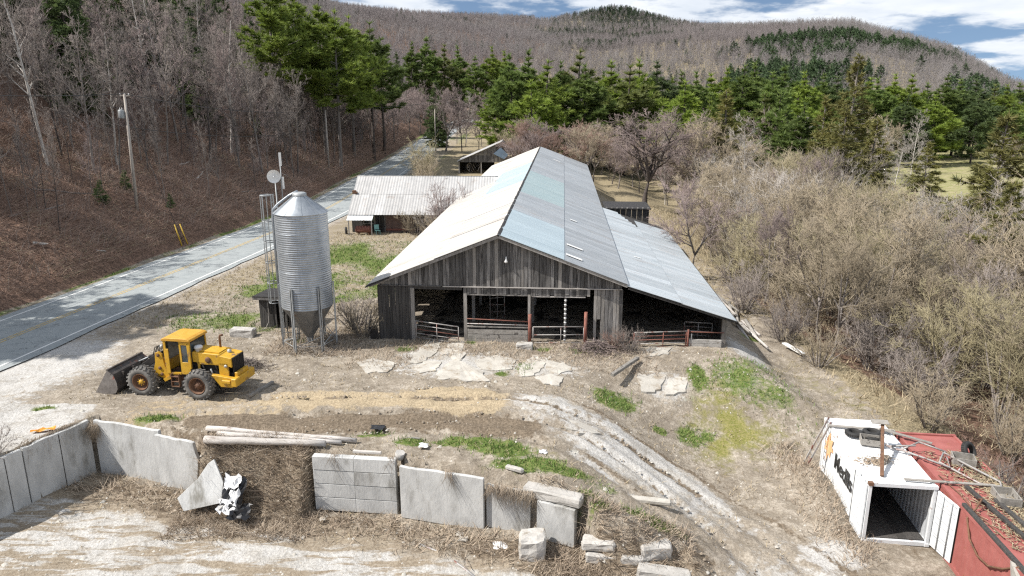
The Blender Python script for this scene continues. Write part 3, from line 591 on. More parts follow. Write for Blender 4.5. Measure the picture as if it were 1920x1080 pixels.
gate('grey gate standing against a post deep inside the barn', bl(-.9, 3.6, .2), bl(.0, 3.9, .2), 1.9, 5, ('gate',))

# ---------------------------------------------------------------- the low wing at the road side
wing = thing('stable_wing', 'low stable wing with dull tin roof running from the barn to the road', 'stable', (-17.1, 76.4, 0), R(-1))
def build_wing():
    rr = random.Random(5); ze, zr_ = 2.05, 5.45
    def fz(y): return ze + (y + 1.2) * (zr_ - ze) / 5.6
    for i in range(18):
        x0 = -.15 + .93 * i; x1 = x0 + .92
        if x1 > 15.2: x1 = 15.2
        if x1 - x0 < .2: break
        for ya, yb, l in ((-1.2, 1.75, 0), (1.7, 4.4, .02)):
            if x0 > 11.6 and ya < 0: continue
            mb = MB(); vs = [(x, y, fz(y) + l + rr.uniform(0, .012) - t) for t in (0, .025) for y in (ya, yb) for x in (x0, x1)]
            mb.add(vs, [(0, 1, 3, 2), (4, 6, 7, 5), (0, 4, 5, 1), (2, 3, 7, 6), (0, 2, 6, 4), (1, 5, 7, 3)]); mb.build('roof_sheet', M['roof_wing'], wing)
    mb = MB(); mb.add([(-.1, 4.42, 5.45), (12, 4.42, 5.45), (12, 10, 2.1), (-.1, 10, 2.1), (-.1, 4.42, 5.4), (12, 4.42, 5.4), (12, 10, 2.05), (-.1, 10, 2.05)], [(0, 1, 2, 3), (7, 6, 5, 4), (0, 3, 7, 4), (3, 2, 6, 7)]); mb.build('back_roof', M['roof_wing'], wing)
    MB().tube((-.15, 4.42, 5.47), (15.5, 4.42, 5.47), .06, n=6).build('ridge_cap', M['roof_wing'], wing)
    # walls
    x = 0.0
    while x < 11.3:
        w = rr.uniform(.28, .4); mt = 'wood_red' if 3.4 < x < 9 else 'wood_dark'
        if not (1.3 < x < 2.3): MB().span((x, 0, -.2), (x + w - .015, .04 + rr.uniform(0, .02), 2.55)).build('board', M[mt], wing)
        else: MB().span((x, 0, -.2), (x + w - .015, .04, .75)).build('board', M['wood_dark'], wing)
        x += w
    f = MB(); 
    for a, b in (((1.2, -.03, .85), (2.5, .0, .95)), ((1.2, -.03, 1.62), (2.5, .0, 1.72)), ((1.2, -.03, .95), (1.3, 0, 1.62)), ((1.8, -.03, .95), (1.9, 0, 1.62)), ((2.4, -.03, .95), (2.5, 0, 1.62))): f.span(a, b)
    wn = f.build('window', M['post'], wing)
    for a in (1.3, 1.9): MB().span((a, .005, .95), (a + .5, .02, 1.62)).build('pane', M['glass'], wn)
    MB().box((6.0, -.03, 1.15), (3.3, .05, 1.5)).build('door', M['wood_red'], wing); MB().box((6.2, -.06, .3), (5.2, .05, .18)).build('sill_beam', M['pipe_red'], wing)
    mb = MB(); mb.bar((4.1, -.05, 2.0), (8.4, -.05, 1.4), .05, .12); mb.build('brace', M['post'], wing)
    for xx in (3.0, 3.55, 8.8): MB().box((xx, -.06, 1.2), (.14, .12, 2.6)).build('post', M['wood'], wing)
    mb = MB(); mb.prism([(0, -.2), (8.8, -.2), (8.8, 2.1), (4.4, 5.3), (0, 2.5)], -.0, .05, 'yz'); mb.build('end_wall', M['wood_dark'], wing)
    MB().span((0, 8.7, -.2), (11.5, 8.76, 2.3)).build('back_wall', M['wood_dark'], wing)
    # awning over the window
    for k in range(9):
        mb = MB(); x0 = -.1 + k * .3; vs = [(x, y, z - t) for t in (0, .02) for y, z in ((-2.0, 1.6), (-1.05, 2.02)) for x in (x0, x0 + .27)]
        mb.add(vs, [(0, 1, 3, 2), (4, 6, 7, 5), (0, 4, 5, 1), (2, 3, 7, 6), (0, 2, 6, 4), (1, 5, 7, 3)]); mb.build('awning_sheet', M['cont_white'], wing)
    for xx in (.1, 2.5): MB().bar((xx, -1.95, -.1), (xx, -1.95, 1.6), .1, .1).build('awning_post', M['post'], wing)
    mb = MB(); mb.box((-.02, 1.9, 4.05), (.35, .4, .35)); mb.box((.2, 1.75, 4.0), (.3, .3, .15)); mb.build('chimney_stub', M['rust'], wing)
build_wing()
def tank():
    o = thing('fuel_tank', 'rusty red cylindrical tank under the stable awning', 'tank', wing.matrix_basis @ Vector((1.55, -1.4, 0)), R(-3))
    MB().lathe([(0, -.85), (.3, -.84), (.38, -.78), (.38, .78), (.3, .84), (0, .85)], 16, (0, 0, .55), 'x').build('shell', M['pipe_red'], o)
    for x in (-.55, .55): MB().box((x, 0, .1), (.12, .6, .3)).build('cradle', M['rust'], o)
    MB().tube((0, 0, .9), (0, 0, 1.02), .05).build('filler', M['rust'], o)
    o = thing('garden_chair', 'pale teal chair beside the red tank under the awning', 'chair', wing.matrix_basis @ Vector((2.95, -1.3, 0)), R(30))
    MB().box((0, 0, .42), (.5, .48, .04)).build('seat', M['teal_chair'], o); MB().box((0, .24, .75), (.5, .04, .5), rx=-.15).build('backrest', M['teal_chair'], o)
    for x in (-.22, .22):
        for y in (-.2, .2): MB().bar((x, y, 0), (x * .9, y * .9, .42), .05, .05).build('leg', M['teal_chair'], o)
    o = thing('loose_wheel', 'dark rusty wheel lying left of the red tank', 'wheel', wing.matrix_basis @ Vector((-.35, -1.3, .38)), R(20))
    MB().lathe([(.22, -.1), (.36, -.1), (.4, -.06), (.4, .06), (.36, .1), (.22, .1), (.22, -.1)], 18, (0, 0, 0), 'x').build('tyre', M['tyre_black'], o); MB().lathe([(0, -.05), (.22, -.06), (.22, .06), (0, .05)], 14, (0, 0, 0), 'x').build('rim', M['rust'], o)
tank()

# ---------------------------------------------------------------- the small hay shed behind
shed = thing('hay_shed', 'small open wooden shed with slanting roof beside the road behind the barn', 'shed', (-9.9, 135, 0), R(-2))
def build_shed():
    rr = random.Random(8)
    def zl(x): return 2.6 + x * (3.45 / 7.9)
    def zr_(x): return 6.05 - (x - 7.9) * 1.45
    for i in range(7):
        y0 = -.4 + i * 1.2
        mb = MB(); vs = [(x, y, zl(x) - t) for t in (0, .03) for y in (y0, y0 + 1.19) for x in (-.3, 7.95)]
        mb.add(vs, [(0, 1, 3, 2), (4, 6, 7, 5), (0, 4, 5, 1), (2, 3, 7, 6), (0, 2, 6, 4), (1, 5, 7, 3)]); mb.build('roof_sheet', M['roof_wing'], shed)
        mb = MB(); vs = [(x, y, zr_(x) - t) for t in (0, .03) for y in (y0, y0 + 1.19) for x in (7.9, 9.6)]
        mb.add(vs, [(0, 1, 3, 2), (4, 6, 7, 5), (0, 4, 5, 1), (2, 3, 7, 6), (0, 2, 6, 4), (1, 5, 7, 3)]); mb.build('roof_sheet', M['solar'], shed)
    x = 0.
    while x < 8.9:
        w = rr.uniform(.2, .32); t = zl(x) if x < 7.9 else zr_(x)
        MB().prism([(x, 2.35), (x + w - .02, 2.35), (x + w - .02, (zl(x + w) if x + w < 7.9 else zr_(x + w)) - .1), (x, t - .1)], 0, .04).build('board', M['wood'], shed); x += w
    for xx in (.1, 4.2, 7.6, 9.2): MB().box((xx, .1, 1.2), (.2, .2, 2.6)).build('post', M['post'], shed)
    MB().span((0, 7.8, -.2), (6.2, 7.85, 3)).build('back_wall', M['wood_dark'], shed); MB().span((0, .3, -.2), (.05, 7.8, 2.5)).build('side_wall', M['wood_dark'], shed)
    mb = MB(); mb.add([(6.5, -.25, 3.9), (8.5, -.25, 2.9), (9.3, -.3, 3.8), (7.8, -.3, 5.05), (6.5, -.29, 3.9), (8.5, -.29, 2.9), (9.3, -.34, 3.8), (7.8, -.34, 5.05)], [(0, 1, 2, 3), (7, 6, 5, 4), (0, 4, 5, 1), (1, 5, 6, 2), (2, 6, 7, 3), (3, 7, 4, 0)]); mb.build('loose_sheet', M['solar'], shed)
    for k in range(26):
        a = Vector((rr.uniform(.8, 3.8), rr.uniform(1, 3), rr.uniform(0, 1.6)))
        MB().bar(a, a + Vector((rr.uniform(-.5, .5), rr.uniform(-.3, .3), rr.uniform(.4, 1))), .12, .1).build('stacked_wood', M['timber'] if k % 3 else M['wood_dark'], shed)
build_shed()
# dark flat-roofed addition on the far right side of the barn
def addition():
    o = thing('side_hut', 'low dark hut with flat black roof behind the lean-to near the big bare tree', 'hut', (9.35, 72.5, -.3), R(-4))
    MB().box((2.1, 0, 3.75), (4.5, 4.8, .12)).build('roof', M['dark'], o); 
    for k in range(8): MB().box((.1 + k * .53, -2.2, 1.75), (.5, .06, 3.9)).build('board', M['wood_dark'], o)
    for k in range(7): MB().box((4.15, -2. + k * .62, 1.75), (.06, .58, 3.9)).build('board', M['wood_dark'], o)
    for k in range(9): MB().box((.05 + k * .5, -2.42, 3.86), (.12, .1, .12)).build('rafter_end', M['post'], o)
addition()

# ---------------------------------------------------------------- feed silo
silo = thing('feed_silo', 'tall corrugated galvanised feed silo with conical roof on steel legs', 'silo', (-11.75, 39.9, 0))
def build_silo():
    r = 1.43; zb, zt = 2.45, 7.85; nr = 5; hh = (zt - zb) / nr; per = .125
    for k in range(nr):
        n = int(hh / (per / 4)); prof = [(r + .006 * (k % 2) + .017 * math.sin(2 * math.pi * (i * hh / n) / per), zb + k * hh + i * hh / n + (.002 if i == 0 else 0)) for i in range(n + 1)]
        MB().lathe(prof, 40).build('shell_ring', M['galv'], silo)
    mb = MB(); prof = [(r + .07, zt - .03), (.36, zt + .86), (.36, zt + .95)]; mb.lathe(prof, 40, smooth=True); mb.build('cone_roof', M['galv'], silo)
    for k in range(10):
        a = 2 * math.pi * k / 10; MB().bar((math.cos(a) * (r + .07), math.sin(a) * (r + .07), zt - .02), (math.cos(a) * .36, math.sin(a) * .36, zt + .87), .025, .025).build('roof_rib', M['galv'], silo)
    MB().lathe([(.38, zt + .88), (.38, zt + 1.02), (.3, zt + 1.06), (0, zt + 1.08)], 18).build('fill_lid', M['galv_old'], silo)
    MB().lathe([(r + .01, zb), (.2, .55), (.2, .3)], 12, smooth=False).build('hopper', M['hopper'], silo)
    for k in range(6):
        a = R(12) + 2 * math.pi * k / 6; c, s = math.cos(a), math.sin(a)
        lg = MB(); rr = r + .07
        for o in (-.055, .055): lg.bar((c * rr - s * o, s * rr + c * o, 0 - .1), (c * rr - s * o, s * rr + c * o, 3.75), .05, .09, up=(c, s, 0))
        lg.build('leg', M['galv_old'], silo)
        a2 = a + 2 * math.pi / 6
        MB().tube((c * rr, s * rr, .35), (math.cos(a2) * rr, math.sin(a2) * rr, .9), .022, n=5).build('brace', M['galv_old'], silo)
        MB().tube((c * rr, s * rr, .35), (math.cos(a2) * rr, math.sin(a2) * rr, .35), .022, n=5).build('brace', M['galv_old'], silo)
    # fill pipe over the roof and down the side
    MB().path([(-.15, .15, zt + 1.1), (-.7, .3, zt + .82), (-1.35, .3, zt + .35), (-1.62, .25, zt + .05), (-1.66, .2, zt - .4), (-1.66, .2, .5)], .075, 8).build('fill_pipe', M['galv'], silo)
    # ladder with cage
    lx, ly = -1.78, .75
    for o in (-.2, .2): MB().bar((lx, ly + o, .2), (lx, ly + o, 8.7), .06, .06).build('ladder_rail', M['galv_old'], silo)
    for k in range(26): MB().tube((lx, ly - .2, .5 + k * .31), (lx, ly + .2, .5 + k * .31), .022, n=5, cap=False).build('rung', M['galv_old'], silo)
    for z in (2.4, 3.6, 4.8, 6.0, 7.2, 8.65):
        MB().path([(lx - .02 + .0, ly - .22, z)] + [(lx - .35 - .3 * math.sin(t), ly - .34 * math.cos(t), z) for t in np.linspace(0, math.pi, 8)] + [(lx - .02, ly + .22, z)], .032, 5).build('cage_hoop', M['galv_old'], silo)
    for t in np.linspace(.3, math.pi - .3, 4): MB().bar((lx - .35 - .3 * math.sin(t), ly - .34 * math.cos(t), 2.4), (lx - .35 - .3 * math.sin(t), ly - .34 * math.cos(t), 8.65), .06, .03).build('cage_strap', M['galv_old'], silo)
build_silo()
def antenna():
    o = thing('antenna_mast', 'mast with round white dish and panel antennas beside the silo top', 'antenna', (-13.25, 40.6, 0))
    MB().tube((0, 0, .2), (0, 0, 10.0), .035, n=8).build('mast', M['galv_old'], o); MB().tube((.3, .1, 7.9), (.32, .1, 10.6), .03, n=8).build('mast', M['galv_old'], o)
    mb = MB(); d = Vector((.25, -1, -.05)); mb.lathe([(0, .06), (.12, .05), (.22, .02), (.31, -.05), (.32, -.06), (.31, -.04), (.22, .05), (.12, .09), (0, .1)], 24, axis='y'); 
    dish = mb.build('dish', M['white'], o); dish.scale = (1.15, 1.15, 1.15); dish.location = (-.02, -.12, 9.72); dish.rotation_euler = (0, 0, R(14))
    f = MB().tube((0, -.28, 0), (0, 0, 0), .025, .04, 8).build('feed_horn', M['porcelain'], dish)
    MB().box((.36, .02, 10.65), (.13, .09, .72), rz=.2).build('panel_antenna', M['white'], o); MB().box((.44, .0, 9.35), (.09, .08, .65)).build('panel_antenna', M['white'], o)
    MB().bar((0, 0, 9.4), (.44, .0, 9.4), .03, .03).build('bracket', M['galv_old'], o); MB().bar((0, 0, 8.3), (.3, .1, 8.3), .03, .03).build('bracket', M['galv_old'], o)
    MB().path([(.0, .05, 9.3), (.1, .3, 6), (.05, .2, 3), (.1, .1, .3)], .012, 5).build('cable', M['wire'], o)
antenna()
hut = thing('pump_hut', 'small dark board hut with open doorway behind the silo', 'hut', (-15.75, 43.2, 0), R(-8))
def build_hut():
    x = 0
    while x < 1.8:
        w = random.uniform(.15, .22)
        if not (1.05 < x + w / 2 < 1.65): MB().span((x, 0, -.15), (x + w - .012, .03 + random.uniform(0, .02), 1.95)).build('board', M['wood_dark'], hut)
        x += w
    for k in range(7): MB().span((0, .05 + k * .25, -.15), (.03, .05 + k * .25 + .24, 1.9)).build('board', M['wood_dark'], hut); MB().span((1.85, .05 + k * .25, -.15), (1.88, .05 + k * .25 + .24, 1.9)).build('board', M['wood_dark'], hut)
    MB().span((0, 1.8, -.15), (1.85, 1.84, 1.85)).build('back_wall', M['wood_dark'], hut)
    MB().box((.92, .85, 2.02), (2.35, 2.3, .1), rx=-.03).build('roof', M['dark'], hut); MB().box((.92, -.28, 1.96), (2.3, .05, .14)).build('fascia', M['wood'], hut)
    MB().path([(.75, -.05, 1.9), (.62, -.12, 1.6), (.66, -.1, 1.0), (.6, -.15, .4), (.45, -.3, .05), (.2, -.8, .02)], .025, 6).build('conduit', M['post'], hut)
build_hut()
# ---------------------------------------------------------------- wheel loader
def build_loader():
    cx, cy_ = -16.3, 33.45
    o = thing('wheel_loader', 'old yellow articulated wheel loader with cab and dark front bucket', 'loader', (cx, cy_, tz(cx, cy_) - .02), R(170.3))
    Y, D, K = M['yellow'], M['dark'], M['black']
    def wheel(x, y, side):
        r, w = .74, .5; n = 22
        t = MB(); t.lathe([(.4, -w / 2 + .05), (.5, -w / 2), (.66, -w / 2 + .01), (r - .05, -w / 2 + .07), (r - .04, w / 2 - .07), (.66, w / 2 - .01), (.5, w / 2), (.4, w / 2 - .05), (.4, -w / 2 + .05)], 36, (x, y, r), 'y')
        for k in range(n):
            for hs in (-1, 1):
                a = 2 * math.pi * (k + (.5 if hs > 0 else 0)) / n; a2 = a + .17
                p = Vector((x + math.cos(a) * (r - .02), y + hs * .0, r + math.sin(a) * (r - .02))); q = Vector((x + math.cos(a2) * (r - .045), y + hs * (w / 2 - .01), r + math.sin(a2) * (r - .045)))
                t.bar(p, q, .085, .07, up=(math.cos(a), 0, math.sin(a)))
        wo = t.build('wheel', M['tyre'], o)
        MB().lathe([(0, side * .14), (.15, side * .15), (.2, side * .1), (.22, side * .02), (.34, side * .04), (.37, side * .14), (.42, side * .2), (.42, side * .24), (.39, side * .22), (.36, side * .16)], 24, (x, y, r), 'y').build('rim', M['rust'], wo)
        h = MB(); h.lathe([(0, side * .2), (.1, side * .2), (.13, side * .12)], 12, (x, y, r), 'y')
        for k in range(8): a = k * math.pi / 4; h.box((x + .17 * math.cos(a), y + side * .14, r + .17 * math.sin(a)), (.04, .05, .04))
        h.build('hub', M['rust'] if x < 0 else M['yellow'], wo)
    for x in (1.5, -1.5):
        for s in (1, -1): wheel(x, s * .92, s)
        MB().tube((x, -.8, .74), (x, .8, .74), .16, n=10).build('axle', D, o)
    # rear frame, engine hood
    MB().box((-1.65, 0, .98), (2.7, .75, .5)).build('rear_frame', D, o, .02)
    mb = MB(); mb.prism([(-1.02, 1.72), (-2.55, 1.66), (-3.05, 1.55), (-3.05, 2.02), (-2.45, 2.12), (-2.42, 2.17), (-1.02, 2.24)], -.56, .56); mb.build('hood', Y, o, .02)
    MB().prism([(-1.1, 2.25), (-2.35, 2.185), (-2.35, 2.215), (-1.1, 2.28)], -.35, .4).build('hood_lid', Y, o)
    for s in (1, -1):
        e = MB(); e.box((-1.32, s * .53, 1.42), (.12, .05, .7)); e.box((-2.62, s * .53, 1.3), (.5, .06, .9)); e.box((-1.95, s * .53, 1.7), (1.3, .05, .14)); e.build('side_frame', Y, o, .01)
        MB().box((-1.18, s * .52, 1.88), (.2, .04, .28)).build('side_vent', D, o)
        MB().lathe([(0, s * .06), (.09, s * .06), (.15, s * .03), (.15, 0)], 16, (-1.85, s * .565, 1.88), 'y').build('round_lamp', M['rust'], o)
        MB().lathe([(0, s * .05), (.07, s * .05), (.075, 0)], 12, (-2.75, s * .57, 1.62), 'y').build('tail_lamp', M['galv_old'], o)
        f = MB(); f.prism([(-1.05, .98), (-2.1, 1.12), (-2.5, .62), (-3.1, .62), (-3.25, .75), (-3.25, 1.08), (-2.2, 1.2), (-1.2, 1.14)], s * .55, s * .78); f.build('fender', Y, o, .015)
        st = MB(); st.box((-2.85, s * .72, .92), (.45, .3, .16)); st.build('step', Y, o, .02)
    MB().box((-1.9, 0, 1.35), (1.75, .9, .6)).build('engine', K, o)
    for k, (x, z) in enumerate(((-1.6, 1.4), (-2.0, 1.2), (-2.25, 1.45))): MB().tube((x, .46, z - .15), (x + .1, .5, z + .2), .04, n=6).build('engine_hose', M['galv_old'] if k == 1 else M['dark'], o)
    g = MB(); g.box((-3.07, 0, 1.6), (.04, .98, .82)); g.build('grille', K, o); 
    for k in range(7): MB().box((-3.095, -.42 + k * .14, 1.6), (.02, .03, .8)).build('grille_bar', D, o)
    MB().box((-3.25, 0, .9), (.28, 1.75, .42)).build('counterweight', Y, o, .04)
    MB().box((-3.2, 0, 1.2), (.16, 1.0, .2)).build('rear_bumper', Y, o, .02)
    MB().lathe([(.16, 2.2), (.16, 2.34), (.2, 2.35), (.2, 2.44), (.14, 2.49), (0, 2.5)], 18, (-1.22, .28, 0)).build('air_cleaner', M['porcelain'], o)
    MB().path([(-2.0, -.34, 2.15), (-2.0, -.34, 2.75), (-2.02, -.34, 2.83), (-2.16, -.36, 2.86)], .055, 8).build('exhaust', M['rust'], o)
    MB().lathe([(.1, 2.1), (.1, 2.22), (0, 2.24)], 10, (-2.6, -.1, 0)).build('radiator_cap', M['galv_old'], o)
    # cab
    xr, xf, hw, z0, z1 = -.98, .28, .68, 1.12, 2.78
    mb = MB(); mb.prism([(xr - .13, z1), (xf + .14, z1), (xf + .1, z1 + .1), (xf - .1, z1 + .16), (xr + .05, z1 + .16), (xr - .1, z1 + .1)], -hw - .08, hw + .08); mb.build('cab_roof', M['orange_roof'], o, .02)
    for x, t in ((xr, .1), (xf, .09)):
        for s in (1, -1): MB().bar((x, s * hw, z0 + .3), (x + (.04 if x > 0 else 0), s * (hw - .03), z1), .09, .09).build('cab_post', Y, o)
    for s in (1, -1):
        pl = MB()  # rear side panel framing a rounded window
        pl.box((-.72, s * hw, 1.42), (.5, .05, .62)); pl.box((-.93, s * hw, 2.2), (.1, .05, 1.0)); pl.box((-.52, s * hw, 2.2), (.1, .05, 1.0)); pl.box((-.72, s * hw, 2.68), (.5, .05, .16)); pl.build('side_panel', Y, o, .01)
        MB().box((-.725, s * (hw - .005), 2.16), (.34, .015, .9)).build('window', M['glass'], o)
        MB().bar((-.45, s * hw, 1.15), (.3, s * hw, 1.12), .06, .1).build('door_sill', Y, o)
    # door frame: post beside the open doorway
    dr = MB(); dr.box((.18, hw + .03, 1.75), (.17, .05, 1.25)); dr.box((.26, hw + .02, 2.45), (.08, .05, .7)); dr.build('door_edge', Y, o, .01)
    MB().box((xr - .0, 0, 2.32), (.03, 1.2, .75)).build('rear_window', M['glass'], o); rf = MB(); rf.box((xr - .01, 0, 1.9), (.05, 1.3, .1)); rf.box((xr - .01, 0, 1.6), (.05, 1.3, .5)); rf.box((xr - .01, 0, 2.72), (.05, 1.3, .1)); rf.build('rear_frame_panel', D, o)
    MB().box((xf + .05, 0, 2.2), (.025, 1.2, .95)).build('windscreen', M['glass'], o); MB().box((xf + .05, 0, 1.45), (.05, 1.3, .55)).build('front_panel', Y, o)
    MB().box((-.35, 0, 1.1), (1.3, 1.3, .08)).build('cab_floor', D, o)
    sb = MB(); sb.box((-.55, 0, 1.55), (.5, .5, .14)); sb.box((-.78, 0, 1.9), (.12, .5, .65)); sb.build('seat', K, o, .03)
    MB().path([(-.1, .16 * math.cos(t), 1.9 + .16 * math.sin(t)) for t in np.linspace(0, 2 * math.pi, 13)], .015, 5).build('steering_wheel', K, o); MB().tube((.1, 0, 1.2), (-.08, 0, 1.88), .03, n=6).build('steering_column', K, o)
    # articulation, front frame, tower
    MB().box((.0, 0, .85), (.5, .5, .6)).build('articulation', M['rust'], o, .02)
    ld = MB()
    for z in (.5, .75, 1.0): ld.box((-.15, .75, z), (.4, .16, .03))
    for x in (-.35, .05): ld.box((x, .75, .8), (.03, .16, .65))
    ld.build('cab_ladder', M['rust'], o)
    MB().box((1.3, 0, .95), (1.7, .8, .5)).build('front_frame', D, o, .02)
    for s in (1, -1):
        mb = MB(); mb.prism([(.35, .72), (.95, .85), (1.2, 1.0), (1.02, 1.55), (.98, 2.05), (.8, 2.12), (.62, 2.0), (.5, 1.35), (.3, 1.1)], s * .42, s * .54); mb.build('tower_plate', Y, o, .012)
        for x, z in ((.8, 1.95), (.78, 1.3), (.7, .98)): MB().lathe([(0, s * .05), (.075, s * .05), (.085, 0)], 12, (x, s * .54, z), 'y').build('pin', M['rust'], o)
        arm = MB(); arm.prism([(.7, 1.86), (.9, 2.06), (1.7, 1.5), (2.7, .82), (2.85, .5), (2.65, .46), (2.4, .7), (1.55, 1.22)], s * .28, s * .4); arm.build('loader_arm', D, o, .012)
        MB().tube((.65, s * .34, 1.0), (1.2, s * .34, 1.15), .075, n=10).build('lift_cylinder', D, o); MB().tube((1.2, s * .34, 1.15), (1.75, s * .34, 1.3), .04, n=8).build('lift_rod', M['galv_old'], o)
        MB().bar((.1, s * .6, .95), (.55, s * .6, .72), .16, .16).build('steer_cylinder', Y, o)
    MB().tube((.95, 0, 1.9), (1.7, 0, 1.62), .08, n=10).build('tilt_cylinder', D, o); MB().tube((1.7, 0, 1.62), (2.3, 0, 1.35), .04, n=8).build('tilt_rod', M['galv_old'], o)
    MB().bar((2.1, -.1, 1.55), (2.7, -.1, .75), .1, .1).build('bell_crank', D, o)
    for k in range(6):
        s = -.3 + k * .12; MB().path([(.55, s, 1.95), (.75, s + .03, 2.3 + .06 * (k % 3)), (1.1, s, 2.2 + .05 * (k % 2)), (1.25, s, 1.85)], .022, 5).build('hydraulic_hose', K, o)
    for s in (1, -1):
        MB().tube((.5, s * .5, 2.0), (.5, s * .5, 2.35), .025, n=6).build('lamp_stalk', D, o); MB().lathe([(0, -.08), (.1, -.06), (.11, .06), (.09, .07), (0, .06)], 12, (.55, s * .5, 2.4), 'x').build('headlight', M['galv_old'], o)
    # bucket
    hw2 = 1.28; prof = [(4.0, .02), (3.1, .03), (2.8, .12), (2.66, .34), (2.66, .66), (2.8, 1.1), (3.1, 1.3)]
    b = MB(); n = len(prof); vs = []
    for t in (0, .035):
        for x, z in prof:
            dxx, dzz = (t, t) if x < 3.0 else (0, t)
            for s in (-1, 1): vs.append((x + dxx, s * hw2, z + (dzz if z < .2 else -.0) ))
    fs = []
    for i in range(n - 1): a = 2 * i; fs += [(a, a + 1, a + 3, a + 2), (a + 2 * n, a + 2 + 2 * n, a + 3 + 2 * n, a + 1 + 2 * n)]
    fs += [(0, 2 * n, 2 * n + 1, 1), (2 * n - 2, 2 * n - 1, 4 * n - 1, 4 * n - 2)]
    b.add(vs, fs); bo = b.build('bucket', M['bucket'], o)
    for s in (1, -1): MB().prism([(3.95, .03), (3.1, .04), (2.8, .13), (2.67, .35), (2.67, .66), (2.81, 1.08), (3.12, 1.28)], s * hw2, s * (hw2 - .04)).build('bucket_side', M['bucket_side'], bo)
    MB().box((4.0, 0, .03), (.22, 2.6, .035)).build('cutting_edge', M['bucket'], bo); MB().bar((3.09, -hw2, 1.3), (3.09, hw2, 1.3), .1, .08).build('bucket_lip', M['bucket'], bo)
    for s in (-.75, 0, .75): MB().box((2.68, s, .78), (.12, .06, .6)).build('bucket_rib', M['bucket'], bo)
    MB().bar((2.92, -hw2, 1.1), (2.92, hw2, 1.1), .06, .08).build('bucket_bar', M['bucket'], bo)
    return o
build_loader()
# ---------------------------------------------------------------- bunker walls
def wall_panel(label, p0, p1, ht0, ht1, z0=-2.7, th=.16, mat='conc', name='bunker_wall', joints=(), courses=0, cols=1, lean=0., end_cut=0., group='concrete panels of the old silage bunker'):
    p0 = Vector((p0[0], p0[1], 0)); p1 = Vector((p1[0], p1[1], 0)); d = p1 - p0; Ln = d.length
    o = thing(name, label, 'wall', (p0.x, p0.y, 0), math.atan2(d.y, d.x), group); o.rotation_euler.x = lean
    if courses:
        for c in range(cols):
            xa, xb = Ln * c / cols + .006, Ln * (c + 1) / cols - .006
            for k in range(courses):
                za = z0 + (ht0 - z0) * k / courses + .012; zb = z0 + (ht0 - z0) * (k + 1) / courses - .012
                MB().box(((xa + xb) / 2, -th / 2 + random.uniform(-.012, .012), (za + zb) / 2), (xb - xa, th, zb - za)).build('block', M[mat], o, .012)
        return o
    mb = MB(); n = 9; pts = []
    for i in range(n + 1):
        t = i / n; pts.append((Ln * t, ht0 + (ht1 - ht0) * t + (random.uniform(-.045, .02) if 0 < i < n else 0)))
    if end_cut: pts = pts[:-1] + [(Ln - .02, ht1 - .02), (Ln + .06, ht1 - .5), (Ln + .16, ht1 - .75), (Ln + .1, ht1 - 1.2), (Ln + .02, ht1 - 1.6), (Ln - .2, z0)]
    else: pts += [(Ln, z0)]
    mb.prism(pts + [(0, z0)], -th, 0); mb.build('panel', M[mat], o, .012)
    for x in joints: MB().box((x, -th - .004, (ht0 + z0) / 2), (.03, .012, ht0 - z0 - .1)).build('joint', M['wood_dark'], o)
    return o
wall_panel('shaded concrete wall panel at the left end of the bunker, next to the corner', (-20.3, 27.1), (-19.05, 29.7), .02, .08, joints=(1.5,), th=.18)
wall_panel('shaded concrete wall panel at the left edge of the picture', (-22.3, 22.9), (-20.32, 27.05), -.05, .0, joints=(2.2, 3.9), th=.18)
wall_panel('wide white concrete panel right of the bunker corner', (-18.63, 29.75), (-15.25, 28.75), .08, .05, joints=())
wall_panel('white concrete panel with broken right edge above the fallen slab', (-15.35, 28.55), (-13.4, 27.9), -.05, -.1, end_cut=1)
wall_panel('wall section of stacked concrete blocks in four courses', (-8.05, 26.72), (-4.62, 26.35), .0, .0, courses=4, cols=2, th=.3, z0=-2.45)
wall_panel('smooth white concrete panel right of the stacked block section', (-4.42, 25.95), (-1.06, 25.0), -.12, -.15, z0=-2.4)
wall_panel('half buried concrete panel hung with dead weeds', (-.95, 25.15), (.75, 24.6), -.45, -.5, z0=-2.3)
wall_panel('short concrete panel under the capped blocks at the bunker end', (1.05, 24.35), (2.42, 23.75), -.6, -.65, z0=-2.2, th=.3)
MB().tube((-4.55, 26.45, -.1), (-4.5, 26.42, .16), .2, n=8).build('x', M['conc_old']).name = 'pipe_stub'
tag(bpy.data.objects['pipe_stub'], 'short concrete stub on top of the wall joint', 'stub')
def rubble(name, label, c, s, rz=0, rx=0, ry=0, mat='conc_old', cat='block', bev=.05, seed=0, group=None):
    rr = random.Random(seed); mb = MB(); mb.box((0, 0, s[2] / 2), s); me = mb.mesh(name, M[mat], bev); bm = bmesh.new(); bm.from_mesh(me)
    bmesh.ops.subdivide_edges(bm, edges=[e for e in bm.edges if e.calc_length() > .25], cuts=2, use_grid_fill=True)
    for v in bm.verts: v.co += Vector((rr.uniform(-1, 1), rr.uniform(-1, 1), rr.uniform(-1, 1))) * min(s) * .05
    bm.to_mesh(me); bm.free(); o = link(name, me); o.location = c; o.rotation_euler = (rx, ry, rz)
    return tag(o, label, cat, group)
rubble('capping_block', 'long capping block of pale concrete lying on the bunker end panel', (1.55, 24.2, -.62), (2.3, .55, .4), R(-25), seed=1)
rubble('concrete_cube', 'large squared concrete block standing on the bunker floor', (.75, 23.3, tz(.75, 23.3) - .05), (.95, .95, .85), R(-3), seed=2, bev=.08)
rubble('concrete_block', 'pale concrete block lying between the pump hut and the loader', (-16.25, 41.5, -.05), (1.45, .6, .55), R(-4), seed=3)
